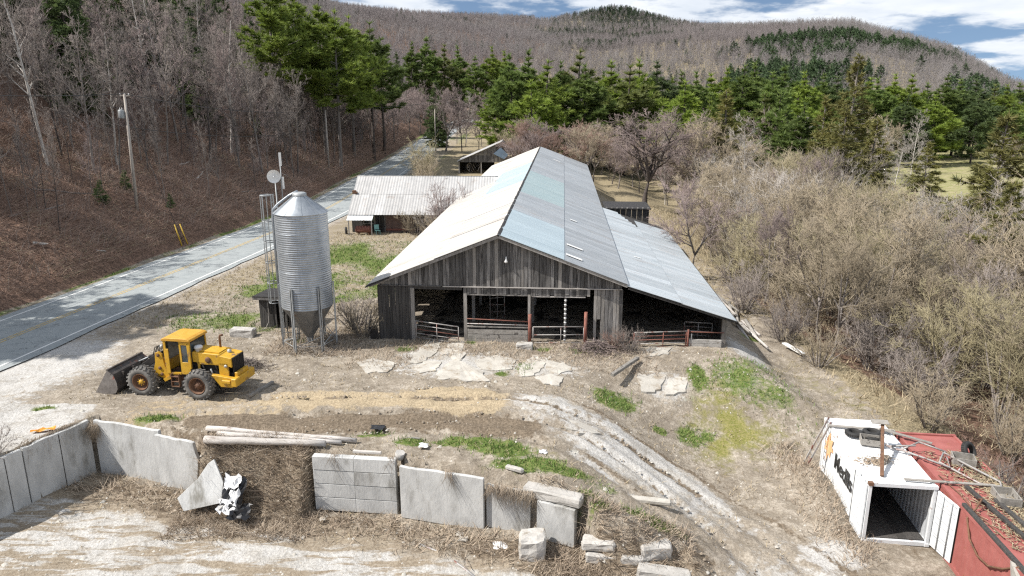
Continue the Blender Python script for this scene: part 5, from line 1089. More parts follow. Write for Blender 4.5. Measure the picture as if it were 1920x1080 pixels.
def bare_tree(seed, H, r, start=.35, nb=20, blen=.38, ang=(35, 60), up=.06, twigs=(6, 5, 4), tw=.018, forks=0, tlen=1.):
    """trunk segments and twig spikes of a leafless tree"""
    rr = random.Random(seed); wood = []; T0 = []; T1 = []; TR = []
    trunks = [limb(rr, wood, Vector((0, 0, -.3)), Vector((0, 0, 1)), H * (1 if not forks else .3), r, 7, .05, .07)]
    if forks:
        p, d, rr_ = trunks[0][-1]; trunks = [limb(rr, wood, p, (Vector((0, 0, 1)) + side_dir(rr, Vector((0, 0, 1)), 1.4) * rr.uniform(.35, .75)).normalized(), H * .62, r * .62, 5, .1, .12) for _ in range(forks)]
    for tr in trunks:
        for i in range(nb if not forks else nb // forks):
            t = (start + (1 - start) * (i + rr.random()) / (nb if not forks else nb // forks)) if not forks else rr.uniform(.15, 1); t = min(t, .99)
            p, d, rad = at_limb(tr, t); L = H * blen * (1.05 - .75 * t if not forks else 1 - .45 * t) * rr.uniform(.7, 1.15)
            n1 = limb(rr, wood, p, side_dir(rr, d, R(rr.uniform(*ang))), L, max(rad * .55, .02), 4, up, .16)
            for _ in range(twigs[0]):
                p2, d2, r2 = at_limb(n1, rr.uniform(.2, 1)); n2 = limb(rr, wood, p2, side_dir(rr, d2, R(rr.uniform(25, 60))), L * rr.uniform(.3, .5), max(r2 * .6, .012), 2, up * 1.3, .2)
                for _ in range(twigs[1]):
                    p3, d3, r3 = at_limb(n2, rr.uniform(.1, 1)); d3 = (side_dir(rr, d3, R(rr.uniform(20, 55))) + Vector((0, 0, up))).normalized(); l3 = L * rr.uniform(.12, .24) * tlen; q = p3 + d3 * l3
                    T0.append(p3); T1.append(q); TR.append(tw)
                    for _ in range(twigs[2]):
                        f = rr.uniform(.2, .95); p4 = p3.lerp(q, f); T0.append(p4); T1.append(p4 + (side_dir(rr, d3, R(rr.uniform(20, 50))) + Vector((0, 0, up))).normalized() * l3 * rr.uniform(.35, .6)); TR.append(tw * .7)
    A = np.array([[*a, *b, c, d] for a, b, c, d in wood]); big = A[:, 6] > .045
    tv = tubes_mesh(A[big, :3], A[big, 3:6], A[big, 6], A[big, 7], 6); sm = tubes_mesh(A[~big, :3], A[~big, 3:6], A[~big, 6], A[~big, 7], 3)
    return tv, join_np([sm, spikes_mesh(np.array(T0), np.array(T1), np.array(TR))])
def shrub(seed, H, W_, stems=10, twigs=(7, 7, 4), tw=.013, up=.1):
    rr = random.Random(seed); wood = []; T0 = []; T1 = []; TR = []
    for k in range(stems):
        a = 2 * math.pi * k / stems + rr.uniform(-.3, .3); d = Vector((math.cos(a) * W_ / H * rr.uniform(.15, .9), math.sin(a) * W_ / H * rr.uniform(.15, .9), 1)).normalized()
        n1 = limb(rr, wood, Vector((math.cos(a) * .25, math.sin(a) * .25, -.2)), d, H * rr.uniform(.75, 1.05), rr.uniform(.035, .07), 6, .03, .13)
        for _ in range(twigs[0]):
            t = rr.uniform(.15, 1); p2, d2, r2 = at_limb(n1, t); L = H * .36 * (1.15 - .6 * t) * rr.uniform(.6, 1.1); n2 = limb(rr, wood, p2, side_dir(rr, d2, R(rr.uniform(25, 65))), L, max(r2 * .5, .012), 3, up, .2)
            for _ in range(twigs[1]):
                p3, d3, r3 = at_limb(n2, rr.uniform(.1, 1)); d3 = (side_dir(rr, d3, R(rr.uniform(20, 60))) + Vector((0, 0, up))).normalized(); l3 = L * rr.uniform(.3, .6); q = p3 + d3 * l3; T0.append(p3); T1.append(q); TR.append(tw)
                for _ in range(twigs[2]):
                    p4 = p3.lerp(q, rr.uniform(.15, .95)); T0.append(p4); T1.append(p4 + (side_dir(rr, d3, R(rr.uniform(20, 55))) + Vector((0, 0, up))).normalized() * l3 * rr.uniform(.35, .65)); TR.append(tw * .7)
    A = np.array([[*a, *b, c, d] for a, b, c, d in wood]); big = A[:, 6] > .03
    return tubes_mesh(A[big, :3], A[big, 3:6], A[big, 6], A[big, 7], 5), join_np([tubes_mesh(A[~big, :3], A[~big, 3:6], A[~big, 6], A[~big, 7], 3), spikes_mesh(np.array(T0), np.array(T1), np.array(TR))])
def tufts_mesh(C, D, size, rs, k=6, wid=.2, flat=.75, zf=1.):
    """needle tufts: k blades fanning out from each point around its direction"""
    n = len(C); C = np.repeat(C, k, 0); D = np.repeat(D, k, 0); d = D + rs.normal(0, flat, C.shape) * [1, 1, zf]; d /= np.linalg.norm(d, axis=1, keepdims=True); s = rs.normal(0, 1, C.shape); s -= (s * d).sum(1, keepdims=True) * d; s /= np.linalg.norm(s, axis=1, keepdims=True)
    L = (np.repeat(size, k) * rs.uniform(.7, 1.3, n * k))[:, None]; V = np.empty((n * k, 3, 3)); V[:, 0] = C - d * L * .15 + s * L * wid * .5; V[:, 1] = C - d * L * .15 - s * L * wid * .5; V[:, 2] = C + d * L
    return V.reshape(-1, 3), np.arange(n * k * 3).reshape(-1, 3)
def conifer(seed, H, r, start=.3, W_=.2, droop=0., whorl=.75, per=5, lat=8, size=.5, shape='pine', k=13, gaps=.12):
    rr = random.Random(seed); rs = np.random.RandomState(seed); wood = []; C = []; D = []; Z = []
    tr = limb(rr, wood, Vector((0, 0, -.3)), Vector((0, 0, 1)), H, r, 9, .1, .02); z = start
    for _ in range(int(3 if start > .2 else 0)):       # dead stubs below the crown
        t = rr.uniform(start * .5, start); p, d, rad = at_limb(tr, t); limb(rr, wood, p, side_dir(rr, Vector((0, 0, 1)), R(85)), H * .06, .04, 2, 0, .1)
    while z < .985:
        f = (z - start) / (1 - start)
        prof = (math.sin(math.pi * min(1, .18 + f * .95)) ** .7 * (1 - .45 * f) if shape == 'pine' else (1 - f) ** .85 * (.75 + .25 * min(1, f * 6)))
        for j in range(per):
            if rr.random() < gaps: continue
            p, d, rad = at_limb(tr, min(z + rr.uniform(-.01, .01), .99)); a = rr.uniform(0, 2 * math.pi); L = max(H * W_ * prof * rr.uniform(.65, 1.2), .25)
            lift = (.15 + .55 * f) if shape == 'pine' else (-.15 + .5 * f * f - droop)
            b = limb(rr, wood, p, Vector((math.cos(a), math.sin(a), lift)).normalized(), L, max(.035, rad * .3), 4, .05 if shape == 'pine' else .04, .1)
            m = max(2, int(lat * L / (H * W_) + 1))
            for i in range(m):
                t = .22 + .78 * (i + rr.random()) / m; q, dd, _r = at_limb(b, min(t, .99)); s = side_dir(rr, dd, R(rr.uniform(35, 75))); s.z = s.z * .35 + (.12 if shape == 'pine' else -.06); s.normalize(); l2 = L * .34 * (1.1 - .6 * t) * rr.uniform(.6, 1.2)
                for g in (.35, .7, 1.):
                    c = q + s * l2 * g; C.append(c); D.append((s + dd * .4 + Vector((0, 0, .2 if shape == 'pine' else .0))).normalized()); Z.append(size * rr.uniform(.7, 1.2) * (.6 + .4 * min(1, L / (H * W_ * .5))))
            C.append(b[-1][0]); D.append(b[-1][1]); Z.append(size)
        z += whorl / H * rr.uniform(.8, 1.2)
    C.append(tr[-1][0]); D.append(Vector((0, 0, 1))); Z.append(size * 1.2)
    A = np.array([[*a, *b, c, d] for a, b, c, d in wood]); return tubes_mesh(A[:, :3], A[:, 3:6], A[:, 6], A[:, 7], 5), tufts_mesh(np.array(C), np.array(D), np.array(Z), rs, k, zf=.4 if shape == 'pine' else .8)
def leafmat(name, c1, c2, c3, rough=.7):
    m = pm(name, c1, c2, .55, rough, rnd=.22, c3=c3, s3=1.3, t3=.52, w3=.12, detail=3)
    nt = m.node_tree; N = nt.nodes; L = nt.links; b = N['Principled BSDF']; t = N.new('ShaderNodeBsdfTranslucent'); L.new(b.inputs['Base Color'].links[0].from_socket, t.inputs['Color']); x = N.new('ShaderNodeMixShader'); x.inputs[0].default_value = .35
    L.new(b.outputs[0], x.inputs[1]); L.new(t.outputs[0], x.inputs[2]); L.new(x.outputs[0], N['Material Output'].inputs['Surface']); return m
M['pine'] = leafmat('pine_needles', (.13, .19, .05), (.21, .275, .07), (.09, .14, .045)); M['pine_bright'] = leafmat('sunny_pine_needles', (.18, .25, .04), (.28, .35, .065), (.11, .165, .035)); M['pine_blue'] = leafmat('dark_needles', (.095, .14, .055), (.15, .2, .07), (.07, .105, .045))
M['pine_olive'] = leafmat('olive_pine_needles', (.16, .19, .055), (.23, .255, .08), (.11, .135, .045)); M['olive'] = leafmat('olive_needles', (.18, .18, .055), (.26, .24, .08), (.115, .13, .05))
M['bark'] = pm('grey_bark', (.13, .11, .1), (.25, .225, .205), 3, .95, bump=.3, stretch=(2, 2, .4), rnd=.3); M['bark_dark'] = pm('dark_bark', (.055, .045, .04), (.11, .09, .08), 3, .95, rnd=.25); M['bark_pale'] = pm('pale_bark', (.4, .37, .34), (.56, .53, .49), 3, .9, rnd=.15)
M['twig_grey'] = pm('grey_twigs', (.17, .142, .128), (.255, .222, .2), .4, .9, rnd=.25); M['twig_mauve'] = pm('mauve_twigs', (.205, .158, .148), (.285, .23, .215), .4, .9, rnd=.2); M['twig_tan'] = pm('tan_twigs', (.25, .205, .143), (.345, .29, .21), .5, .9, rnd=.2); M['twig_straw'] = pm('budding_twigs', (.25, .215, .125), (.34, .3, .19), .5, .9, rnd=.15); M['twig_red'] = pm('reddish_twigs', (.2, .125, .1), (.28, .19, .155), .5, .9, rnd=.2); M['twig_silver'] = pm('silver_twigs', (.29, .26, .23), (.39, .36, .325), .5, .9, rnd=.15); M['twig_dark'] = pm('dark_twigs', (.1, .075, .065), (.17, .135, .12), .5, .9, rnd=.2)
class Kind:
    def __init__(self, name, cat, parts, mats, names=('trunk', 'crown')):
        self.name, self.cat = name, cat; self.me = [np_mesh(name + '_' + n, v, f, M[m], n == names[0]) for (v, f), m, n in zip(parts, mats, names)]; self.names = names
    def put(self, loc, label, group, s=1., sz=None, rz=None, name=None):
        o = bpy.data.objects.new(name or self.name, None); COL.objects.link(o); o.location = loc; o.rotation_euler = (0, 0, random.uniform(0, 6.28) if rz is None else rz); o.scale = (s, s, sz or s); tag(o, label, self.cat, group)
        for n, me in zip(self.names, self.me): c = bpy.data.objects.new(n, me); COL.objects.link(c); c.parent = o
        return o
K = {}
def recolor(base, mats):
    k = object.__new__(Kind); k.__dict__ = dict(base.__dict__); k.me = []
    for me, m in zip(base.me, mats):
        c = me.copy(); c.materials.clear(); c.materials.append(M[m]); k.me.append(c)
    return k
F1 = bare_tree(1, 15, .15, .28, 26, .34, (35, 65), .07, (7, 5, 3), .02); F2 = bare_tree(2, 17, .16, .36, 24, .3, (30, 60), .09, (7, 5, 3), .02); F3 = bare_tree(3, 12, .1, .2, 24, .34, (35, 65), .08, (7, 5, 3), .018); F4 = bare_tree(4, 14, .12, .4, 20, .34, (28, 60), .08, (7, 5, 3), .018)
for i, f in enumerate((F1, F2, F3, F4)): K['wood%d' % i] = Kind('bare_tree', 'tree', f, ('bark', 'twig_grey'))
K['mauve0'] = recolor(K['wood0'], ('bark', 'twig_mauve')); K['mauve1'] = recolor(K['wood2'], ('bark', 'twig_mauve')); K['dark0'] = recolor(K['wood3'], ('bark_dark', 'twig_grey')); K['pale0'] = recolor(K['wood1'], ('bark_pale', 'twig_grey')); K['silver0'] = recolor(K['wood2'], ('bark_pale', 'twig_silver'))
K['round'] = Kind('bare_tree', 'tree', bare_tree(21, 11, .3, .2, 44, .36, (30, 65), .05, (8, 6, 4), .016, forks=4), ('bark_dark', 'twig_mauve'))
K['bush_tree'] = Kind('bare_tree', 'tree', bare_tree(22, 9, .16, .12, 34, .4, (30, 60), .08, (7, 6, 4), .017, forks=3), ('bark', 'twig_mauve')); K['bush_tree2'] = recolor(K['bush_tree'], ('bark', 'twig_tan')); K['bush_tree3'] = recolor(K['bush_tree'], ('bark', 'twig_red'))
S0, S1, S2 = shrub(31, 7, 3.6, 13, (9, 8, 4), .014), shrub(32, 5.5, 3.4, 14, (9, 7, 4), .013), shrub(33, 3.2, 2.6, 16, (7, 6, 3), .012)
for nm, b, tws in (('shr0', S0, 'tsgym'), ('shr1', S1, 'tsgym'), ('shr2', S2, 'tsgr')):
    base = Kind('bare_shrub', 'shrub', b, ('bark', 'twig_tan'), ('stems', 'twigs'))
    for t in tws: K[nm + t] = recolor(base, ({'t': 'bark', 's': 'bark_pale', 'g': 'bark', 'y': 'bark', 'm': 'bark_dark', 'r': 'bark_dark'}[t], {'t': 'twig_tan', 's': 'twig_silver', 'g': 'twig_grey', 'y': 'twig_straw', 'm': 'twig_mauve', 'r': 'twig_red'}[t]))
P1_, P2_, P3_ = conifer(41, 27, .32, .4, .25, size=.85, whorl=1.35, per=6, lat=14, gaps=.25), conifer(42, 24, .28, .28, .26, size=.85, whorl=1.25, per=7, lat=13, gaps=.22), conifer(43, 20, .26, .1, .29, size=.82, whorl=1.15, per=7, lat=13, gaps=.22)
K['pineA'] = Kind('pine_tree', 'tree', P1_, ('bark_dark', 'pine')); K['pineB'] = Kind('pine_tree', 'tree', P2_, ('bark_dark', 'pine')); K['pineC'] = Kind('pine_tree', 'tree', P3_, ('bark_dark', 'pine'))
P4_, P5_ = conifer(44, 18, .24, .16, .34, size=.8, whorl=1.15, per=6, lat=12, gaps=.3), conifer(45, 22, .26, .22, .2, size=.8, whorl=1.0, per=6, lat=11, gaps=.28); K['pineD'] = Kind('pine_tree', 'tree', P4_, ('bark_dark', 'pine_bright')); K['pineE'] = Kind('pine_tree', 'tree', P5_, ('bark_dark', 'pine')); K['pineF'] = recolor(K['pineD'], ('bark_dark', 'pine_olive')); K['brightA'] = recolor(K['pineA'], ('bark', 'pine_bright')); K['brightC'] = recolor(K['pineC'], ('bark_dark', 'pine_bright')); K['blueB'] = recolor(K['pineB'], ('bark_dark', 'pine_blue')); K['blueC'] = recolor(K['pineC'], ('bark_dark', 'pine_blue'))
SPR = conifer(51, 18, .22, .05, .22, .1, .5, 6, 9, .6, 'spruce', 10, .08); K['spruce'] = Kind('spruce_tree', 'tree', SPR, ('bark_dark', 'pine_blue')); K['cedar'] = Kind('cedar_tree', 'tree', conifer(52, 18, .25, .06, .24, .0, .5, 6, 9, .6, 'spruce', 10, .2), ('bark', 'olive')); K['cedar_thin'] = Kind('cedar_tree', 'tree', conifer(53, 12, .13, .05, .3, .05, .5, 6, 11, .48, 'spruce', 9, .2), ('bark', 'olive')); K['sapling'] = Kind('young_fir', 'tree', conifer(54, 4, .06, .05, .33, .0, .25, 5, 6, .3, 'spruce', 5, .1), ('bark_dark', 'pine_blue'))
# ---------------------------------------------------------------- trees and shrubs, placed
NATH = {'wood0': 15.5, 'wood1': 17.5, 'wood2': 12.5, 'wood3': 14.5, 'mauve0': 15.5, 'mauve1': 12.5, 'dark0': 14.5, 'pale0': 17.5, 'silver0': 12.5, 'round': 11.5, 'bush_tree': 9.5, 'bush_tree2': 9.5, 'bush_tree3': 9.5, 'pineA': 27, 'pineB': 24, 'pineC': 20, 'brightA': 27, 'pineD': 18, 'pineE': 22, 'pineF': 18, 'brightC': 20, 'blueB': 24, 'blueC': 20, 'spruce': 18, 'cedar': 18, 'cedar_thin': 12, 'sapling': 4}
def by_top(kind, px, py, Y, label, group=None, wide=1.):
    """a tree whose tip shows at that pixel when it stands Y metres away"""
    p = at_y(px, py, Y); z0 = tz(p.x, Y) - .1; h = max(p.z - z0, 2.) / NATH[kind]; return K[kind].put((p.x, Y, z0), label, group, h * wide, h)
rr = random.Random(77)
ORD = 'first second third fourth fifth sixth seventh eighth ninth tenth eleventh twelfth thirteenth fourteenth fifteenth sixteenth seventeenth eighteenth nineteenth twentieth'.split() + ['twenty-' + w for w in 'first second third fourth fifth sixth seventh eighth ninth'.split()] + ['thirtieth', 'thirty-first', 'thirty-second']
# wood on the left hillside
n = 0; spots = []
def far_enough(x, y, d): return all((x - a) ** 2 + (y - b) ** 2 > d * d for a, b in spots)
tries = 0
while n < 280 and tries < 20000:
    tries += 1; y = 30 + 175 * rr.random() ** 1.15; t = (13.0 if y < 95 else 7.5) + 44 * rr.random() ** 1.5 + 2.5 * math.sin(y * .21); x = float(road_x(y)) - 4.3 - t
    if x < -.80 * y - 8: continue
    ppx = 960 + FPX * x / (y * CP)
    if (575 < ppx < 655 and y < b2.y + 2) or (205 < ppx < 275 and y < b1.y + 3): continue
    if not far_enough(x, y, 2.5 if t < 25 else 3.2): continue
    spots.append((x, y)); k = rr.choice(['wood0', 'wood1', 'wood2', 'wood3', 'wood3', 'pale0', 'dark0', 'dark0', 'mauve0', 'mauve1'] if y < 150 else ['mauve0', 'mauve1', 'mauve1', 'wood2', 'dark0'])
    if t > 19 and rr.random() < .24: k = 'spruce'
    sec = ' above the near road' if y < 62 else ' behind the transformer pole' if y < 95 else ' uphill of the silo' if y < 130 else ' beside the far road'; rank = 'front rank' if t < 20 else 'middle rank' if t < 32 else 'deep'
    if k == 'spruce': lab, g = 'dark spruce, %s of the left hillside wood' % rank + sec, 'spruces in the left wood'
    elif k[:5] == 'mauve': lab, g = 'mauve twigged bare tree, %s of the left hillside wood' % rank + sec, 'mauve bare trees of the left wood'
    elif k[:4] == 'pale': lab, g = 'pale barked bare tree, %s of the left hillside wood' % rank + sec, 'pale barked trees of the left wood'
    else: lab, g = 'grey bare tree, %s of the left hillside wood' % rank + sec, 'grey bare trees of the left wood'
    K[k].put((x, y, tz(x, y) - .2), lab, g, rr.uniform(.8, 1.15), name=None if k == 'spruce' else 'hillside_tree'); n += 1
for i in range(76):
    y = rr.uniform(52, 170); t = rr.uniform(5.5, 14); x = float(road_x(y)) - 4.3 - t; ppx = 960 + FPX * x / (y * CP)
    if x < -.78 * y or (595 < ppx < 640) or (220 < ppx < 270): continue
    K[rr.choice(['wood2', 'wood3', 'dark0', 'mauve1'])].put((x, y, tz(x, y) - .1), 'thin young bare tree on the open bank below the left wood', 'young trees on the bank', rr.uniform(.28, .45), rr.uniform(.4, .8), name='young_bare_tree')
# evergreens and trees left of the picture whose shadows cross the road
for x, y, s in ((-43.5, 42, .95), (-48, 36, .95), (-42, 37, .8)):
    K['pineB'].put((x, y, tz(x, y)), 'pine tree just outside the left edge shading the near road', 'pines shading the road', s)
for i, (px, py, Y, k) in enumerate(sorted(((498, -45, 126, 'brightA'), (548, -22, 134, 'brightA'), (592, -5, 140, 'brightA'), (622, 20, 132, 'brightA'), (650, 30, 150, 'brightA'), (690, 42, 160, 'pineA'), (520, 10, 150, 'pineA'), (712, 78, 172, 'pineA')))):
    by_top(k, px, py, Y, ORD[i] + ' from the left: ' + ('tall bright green pine in the clump above the road' if k == 'brightA' else 'tall darker pine in the clump above the road'), 'pines above the road', 1.15)
# low firs on the bank and in the wood edge
for px, py, Y, k in ((320, 350, 72, 'sapling'), (190, 340, 74, 'sapling'), (236, 315, 80, 'sapling'), (300, 175, 112, 'spruce'), (120, 150, 100, 'spruce'), (505, 180, 134, 'spruce'), (480, 215, 124, 'spruce'), (560, 200, 146, 'spruce'), (815, 150, 215, 'spruce'), (200, 215, 90, 'spruce'), (820, 185, 190, 'spruce')):
    if k == 'sapling': b = hillpt(px, py + 40); K[k].put(b, 'small young fir on the open bank above the road', 'young firs on the bank', rr.uniform(.4, .7))
    else: by_top(k, px, py, Y, 'dark low spruce at the edge of the left wood', 'spruces at the wood edge', 1.2)
# mauve thicket left of the far road
for i in range(34):
    y = rr.uniform(150, 265); t = rr.uniform(3.5, 26); x = float(road_x(y)) - 4.3 - t; K[rr.choice(['bush_tree', 'mauve1', 'mauve1', 'bush_tree'])].put((x, y, tz(x, y) - .2), 'mauve grey bare tree in the thicket left of the far road', 'thicket beside the far road', rr.uniform(.75, 1.15))
for i in range(46):
    px = rr.uniform(715, 975); Y = rr.uniform(175, 238); py = rr.uniform(135, 185) + (15 if px > 830 else 0); p = at_y(px, py, Y)
    if abs(p.x - float(road_x(Y))) < 6: continue
    by_top(rr.choice(['mauve0', 'mauve1', 'mauve1', 'silver0', 'bush_tree', 'wood2']), px, py, Y, 'bare tree in the grey mauve wood below the pines at the road bend', 'bare wood at the road bend', 1.15)
# pine belts
def belt(lst, lab, g, wide=1.):
    for i, (px, py, Y, k) in enumerate(sorted(lst)): by_top(k if (k in ('cedar', 'cedar_thin', 'spruce') or rr.random() < .4) else rr.choice(['pineD', 'pineE', 'pineF', 'pineC', 'brightC']), px, py + rr.uniform(-6, 14), Y, ORD[i] + ' from the left: ' + lab, g, wide * rr.uniform(.8, 1.1))
belt([(768, 78, 265, 'pineC'), (802, 66, 270, 'pineB'), (832, 88, 275, 'pineC'), (862, 85, 282, 'pineB'), (888, 92, 270, 'pineC'), (925, 85, 275, 'pineB'), (948, 96, 282, 'blueC'), (742, 98, 260, 'spruce')], 'pine in the belt left of the middle, behind the road bend', 'pines behind the road bend', 1.15)
belt([(962, 108, 160, 'pineB'), (985, 95, 168, 'pineC'), (1022, 100, 158, 'brightC'), (1048, 118, 165, 'pineC'), (1082, 88, 170, 'pineB'), (1100, 112, 160, 'pineC'), (1128, 130, 175, 'blueC'), (1150, 112, 166, 'brightC'), (1178, 118, 162, 'pineC'), (1205, 112, 172, 'brightC'), (1232, 118, 178, 'blueC'), (940, 135, 165, 'pineC'), (1000, 140, 150, 'brightC')], 'pine in the belt rising right behind the barn ridge', 'pines behind the barn', 1.3)
belt([(1258, 140, 185, 'pineC'), (1282, 135, 195, 'blueC'), (1310, 130, 190, 'pineC'), (1340, 128, 200, 'pineC'), (1362, 122, 205, 'brightC'), (1392, 120, 200, 'pineC'), (1420, 118, 210, 'blueC'), (1450, 128, 195, 'pineC'), (1480, 124, 205, 'pineB'), (1512, 132, 200, 'brightC'), (1545, 126, 210, 'pineC'), (1572, 135, 205, 'blueC'), (1650, 134, 215, 'pineC'), (1682, 136, 220, 'pineB'), (1715, 140, 215, 'pineC'), (1745, 142, 225, 'blueC'), (1775, 146, 220, 'pineC'), (1805, 150, 230, 'pineC'), (1838, 142, 225, 'blueC'), (1868, 148, 235, 'pineC'), (1895, 152, 230, 'blueC'), (1918, 158, 240, 'pineC'), (1950, 160, 235, 'pineC'), (1630, 150, 230, 'pineC'), (1500, 165, 165, 'brightC'), (1440, 172, 160, 'pineC'), (1600, 175, 180, 'pineC'), (1700, 175, 195, 'blueC'), (1760, 178, 200, 'pineC'), (1840, 180, 205, 'blueC'), (1900, 185, 210, 'pineC')], 'pine in the long belt across the right of the valley', 'pines across the right valley', 1.4)
belt([(1370, 165, 118, 'cedar'), (1610, 92, 108, 'cedar'), (1545, 175, 112, 'cedar'), (1585, 200, 100, 'cedar'), (1640, 210, 104, 'cedar')], 'brownish olive evergreen standing in front of the pine belt', 'olive evergreens before the belt', 1.25)
belt([(1470, 160, 125, 'brightC'), (1505, 195, 118, 'pineC'), (1290, 150, 150, 'pineC'), (1330, 175, 140, 'pineC')], 'full green pine standing forward of the right belt', 'forward pines', 1.3)
belt([(1895, 210, 72, 'cedar_thin'), (1860, 305, 62, 'cedar_thin'), (1905, 330, 52, 'cedar_thin'), (1890, 262, 95, 'cedar_thin'), (1745, 262, 122, 'cedar_thin')], 'thin ragged cedar at the right edge among the brush', 'ragged cedars at the right edge', 1.3)
# the round bare tree right of the barn
p = at_z(1208, 390, -2.3); h = at_y(1208, 205, p.y).z + 2.3; K['round'].put((p.x, p.y, tz(p.x, p.y) - .2), 'large round crowned bare tree with dark trunk right of the barn', None, h / 11.5 * 1.45, h / 11.5, name='round_bare_tree', )
# bare trees behind the barn and along the far road
for i in range(52):
    px = rr.uniform(838, 1330); Y = rr.uniform(118, 150) if px < 1180 else rr.uniform(98, 140); py = rr.uniform(205, 255) + (20 if px < 930 else 0); p = at_y(px, py, Y)
    if abs(p.x - float(road_x(Y))) < 7 or (px < 965 and Y < 147): continue
    if 1140 < px < 1280: py = max(py, 262)
    if 1100 < px < 1310 and Y < 126: continue
    by_top(rr.choice(['bush_tree', 'bush_tree2', 'bush_tree3', 'bush_tree', 'bush_tree2']), px, py, Y, 'bare tree in the brushy growth behind the barn', 'bare trees behind the barn', 1.1)
for px, py, Y, k in ((1320, 235, 112, 'bush_tree'), (1410, 215, 92, 'silver0'), (1690, 250, 118, 'silver0'), (1660, 230, 125, 'silver0'), (1740, 265, 130, 'silver0'), (700, 160, 190, 'pale0'), (1725, 205, 175, 'silver0')):
    by_top(k, px, py, Y, 'bare silvery or mauve tree standing among the brush of the right valley', 'scattered bare trees right of the barn')
for i in range(44):
    px = rr.uniform(1240, 1900); Y = rr.uniform(118, 175)
    if 1665 < px < 1885: continue
    by_top(rr.choice(['silver0', 'bush_tree', 'bush_tree2', 'bush_tree3']), px, rr.uniform(205, 285), Y, 'low bare tree at the foot of the pine belt', 'bare trees at the foot of the right belt')
# brush along the gully on the right
xb_y = [14, 22, 28, 33, 36, 42, 50, 60, 75, 90, 110]; xb_x = [19.6, 19.8, 20.3, 20.3, 20.5, 18.3, 17.3, 17.2, 19.5, 23, 27]
spots = []; tries = 0; n = 0
while n < 165 and tries < 30000:
    tries += 1; y = rr.uniform(21, 108) if rr.random() > .25 else rr.uniform(24, 48); xb = float(np.interp(y, xb_y, xb_x)); dx = 36 * rr.random() ** 1.6; x = xb + dx
    if x > .74 * y + 8 or (x > 44 and y > 70) or (y > 62 and x < .27 * y): continue
    if x / y > .5 and y > 52 and rr.random() > .12: continue
    if not all((x - a) ** 2 + (y - b) ** 2 > (2.5 + .03 * y) ** 2 for a, b in spots): continue
    spots.append((x, y)); hgt = min(2.6 + dx * .75 + max(0, y - 40) * .1, 9.5) * rr.uniform(.75, 1.15)
    if y < 34: hgt = min(hgt, 3.6)
    if hgt > 5.2: k = 'shr0' + rr.choice('tttttsggyy'); nat = 7
    elif hgt > 3.2: k = 'shr1' + rr.choice('ttttsggy'); nat = 5.5
    else: k = 'shr2' + rr.choice('ttsgr'); nat = 3.2
    tone = {'t': 'tan', 's': 'silvery', 'g': 'grey', 'y': 'straw coloured', 'm': 'mauve', 'r': 'reddish'}[k[-1]]; sec = 'behind the containers' if y < 34 else 'by the open slope' if y < 46 else 'beside the lean-to' if y < 62 else 'at the far end'; rank = 'edge' if dx < 6 else 'middle' if dx < 16 else 'back'
    lab, g = ('tall %s leafless shrub in the %s of the right thicket %s' % (tone, rank, sec), 'tall shrubs of the right thicket') if hgt > 5.2 else ('low %s leafless shrub in the %s of the right thicket %s' % (tone, rank, sec), 'low shrubs of the right thicket')
    K[k].put((x, y, tz(x, y) - .15), lab, g, hgt / nat * rr.uniform(1.0, 1.4), hgt / nat); n += 1
# two pale crooked trees inside the thicket edge
for i, (px, py, Y, k) in enumerate(sorted(((1560, 400, 47, 'bush_tree2'), (1420, 350, 60, 'silver0'), (1350, 300, 70, 'bush_tree2'), (1690, 420, 50, 'silver0'), (1790, 470, 46, 'bush_tree2'), (1850, 430, 54, 'bush_tree'), (1620, 300, 80, 'silver0'), (1540, 290, 78, 'bush_tree'), (1310, 330, 62, 'bush_tree'), (1588, 430, 43, 'bush_tree2'), (1450, 380, 55, 'bush_tree'), (1735, 500, 44, 'bush_tree2'), (1500, 330, 66, 'bush_tree2'), (1640, 350, 62, 'silver0')))): by_top(k, px, py, Y, ORD[i] + ' from the left: pale stemmed bare tree rising inside the right thicket', 'trees inside the right thicket')
# small bushes around the buildings
for px, py, Y, k, sc, lab in ((1010, 590, 40.2, None, .5, ''),):
    pass
for kx, x, y, s, lab in (('shr2t', -9.0, 41.6, .85, 'leafless bush between the silo and the barn corner'), ('shr2g', -9.9, 43.2, .8, 'leafless bush behind the silo legs'), ('shr2t', -10.2, 75.0, 1.0, 'leafless bush in front of the stable doors'), ('shr2s', -8.3, 74.5, 1.05, 'pale bush between the stable and the barn roof'), ('shr1m', -6.9, 74.5, 1.05, 'mauve bush rising over the stable roof edge'), ('shr2t', -7.6, 72.5, .9, 'tan bush beside the barn eave near the stable'), ('shr2r', 6.0, 39.4, .42, 'dead bush at the boarded right corner of the barn'), ('shr2g', 6.7, 39.0, .55, 'thin dead bush in front of the lean-to gate'), ('shr1t', -13.2, 112, 1.0, 'tan bush left of the hay shed'), ('shr1y', -15.5, 126, 1.3, 'yellowish bush beside the far road'), ('shr2g', -20.9, 26.1, .5, 'thin weed bush on the left bunker wall')):
    K[kx].put((x, y, tz(x, y) - .1), lab, None, s)
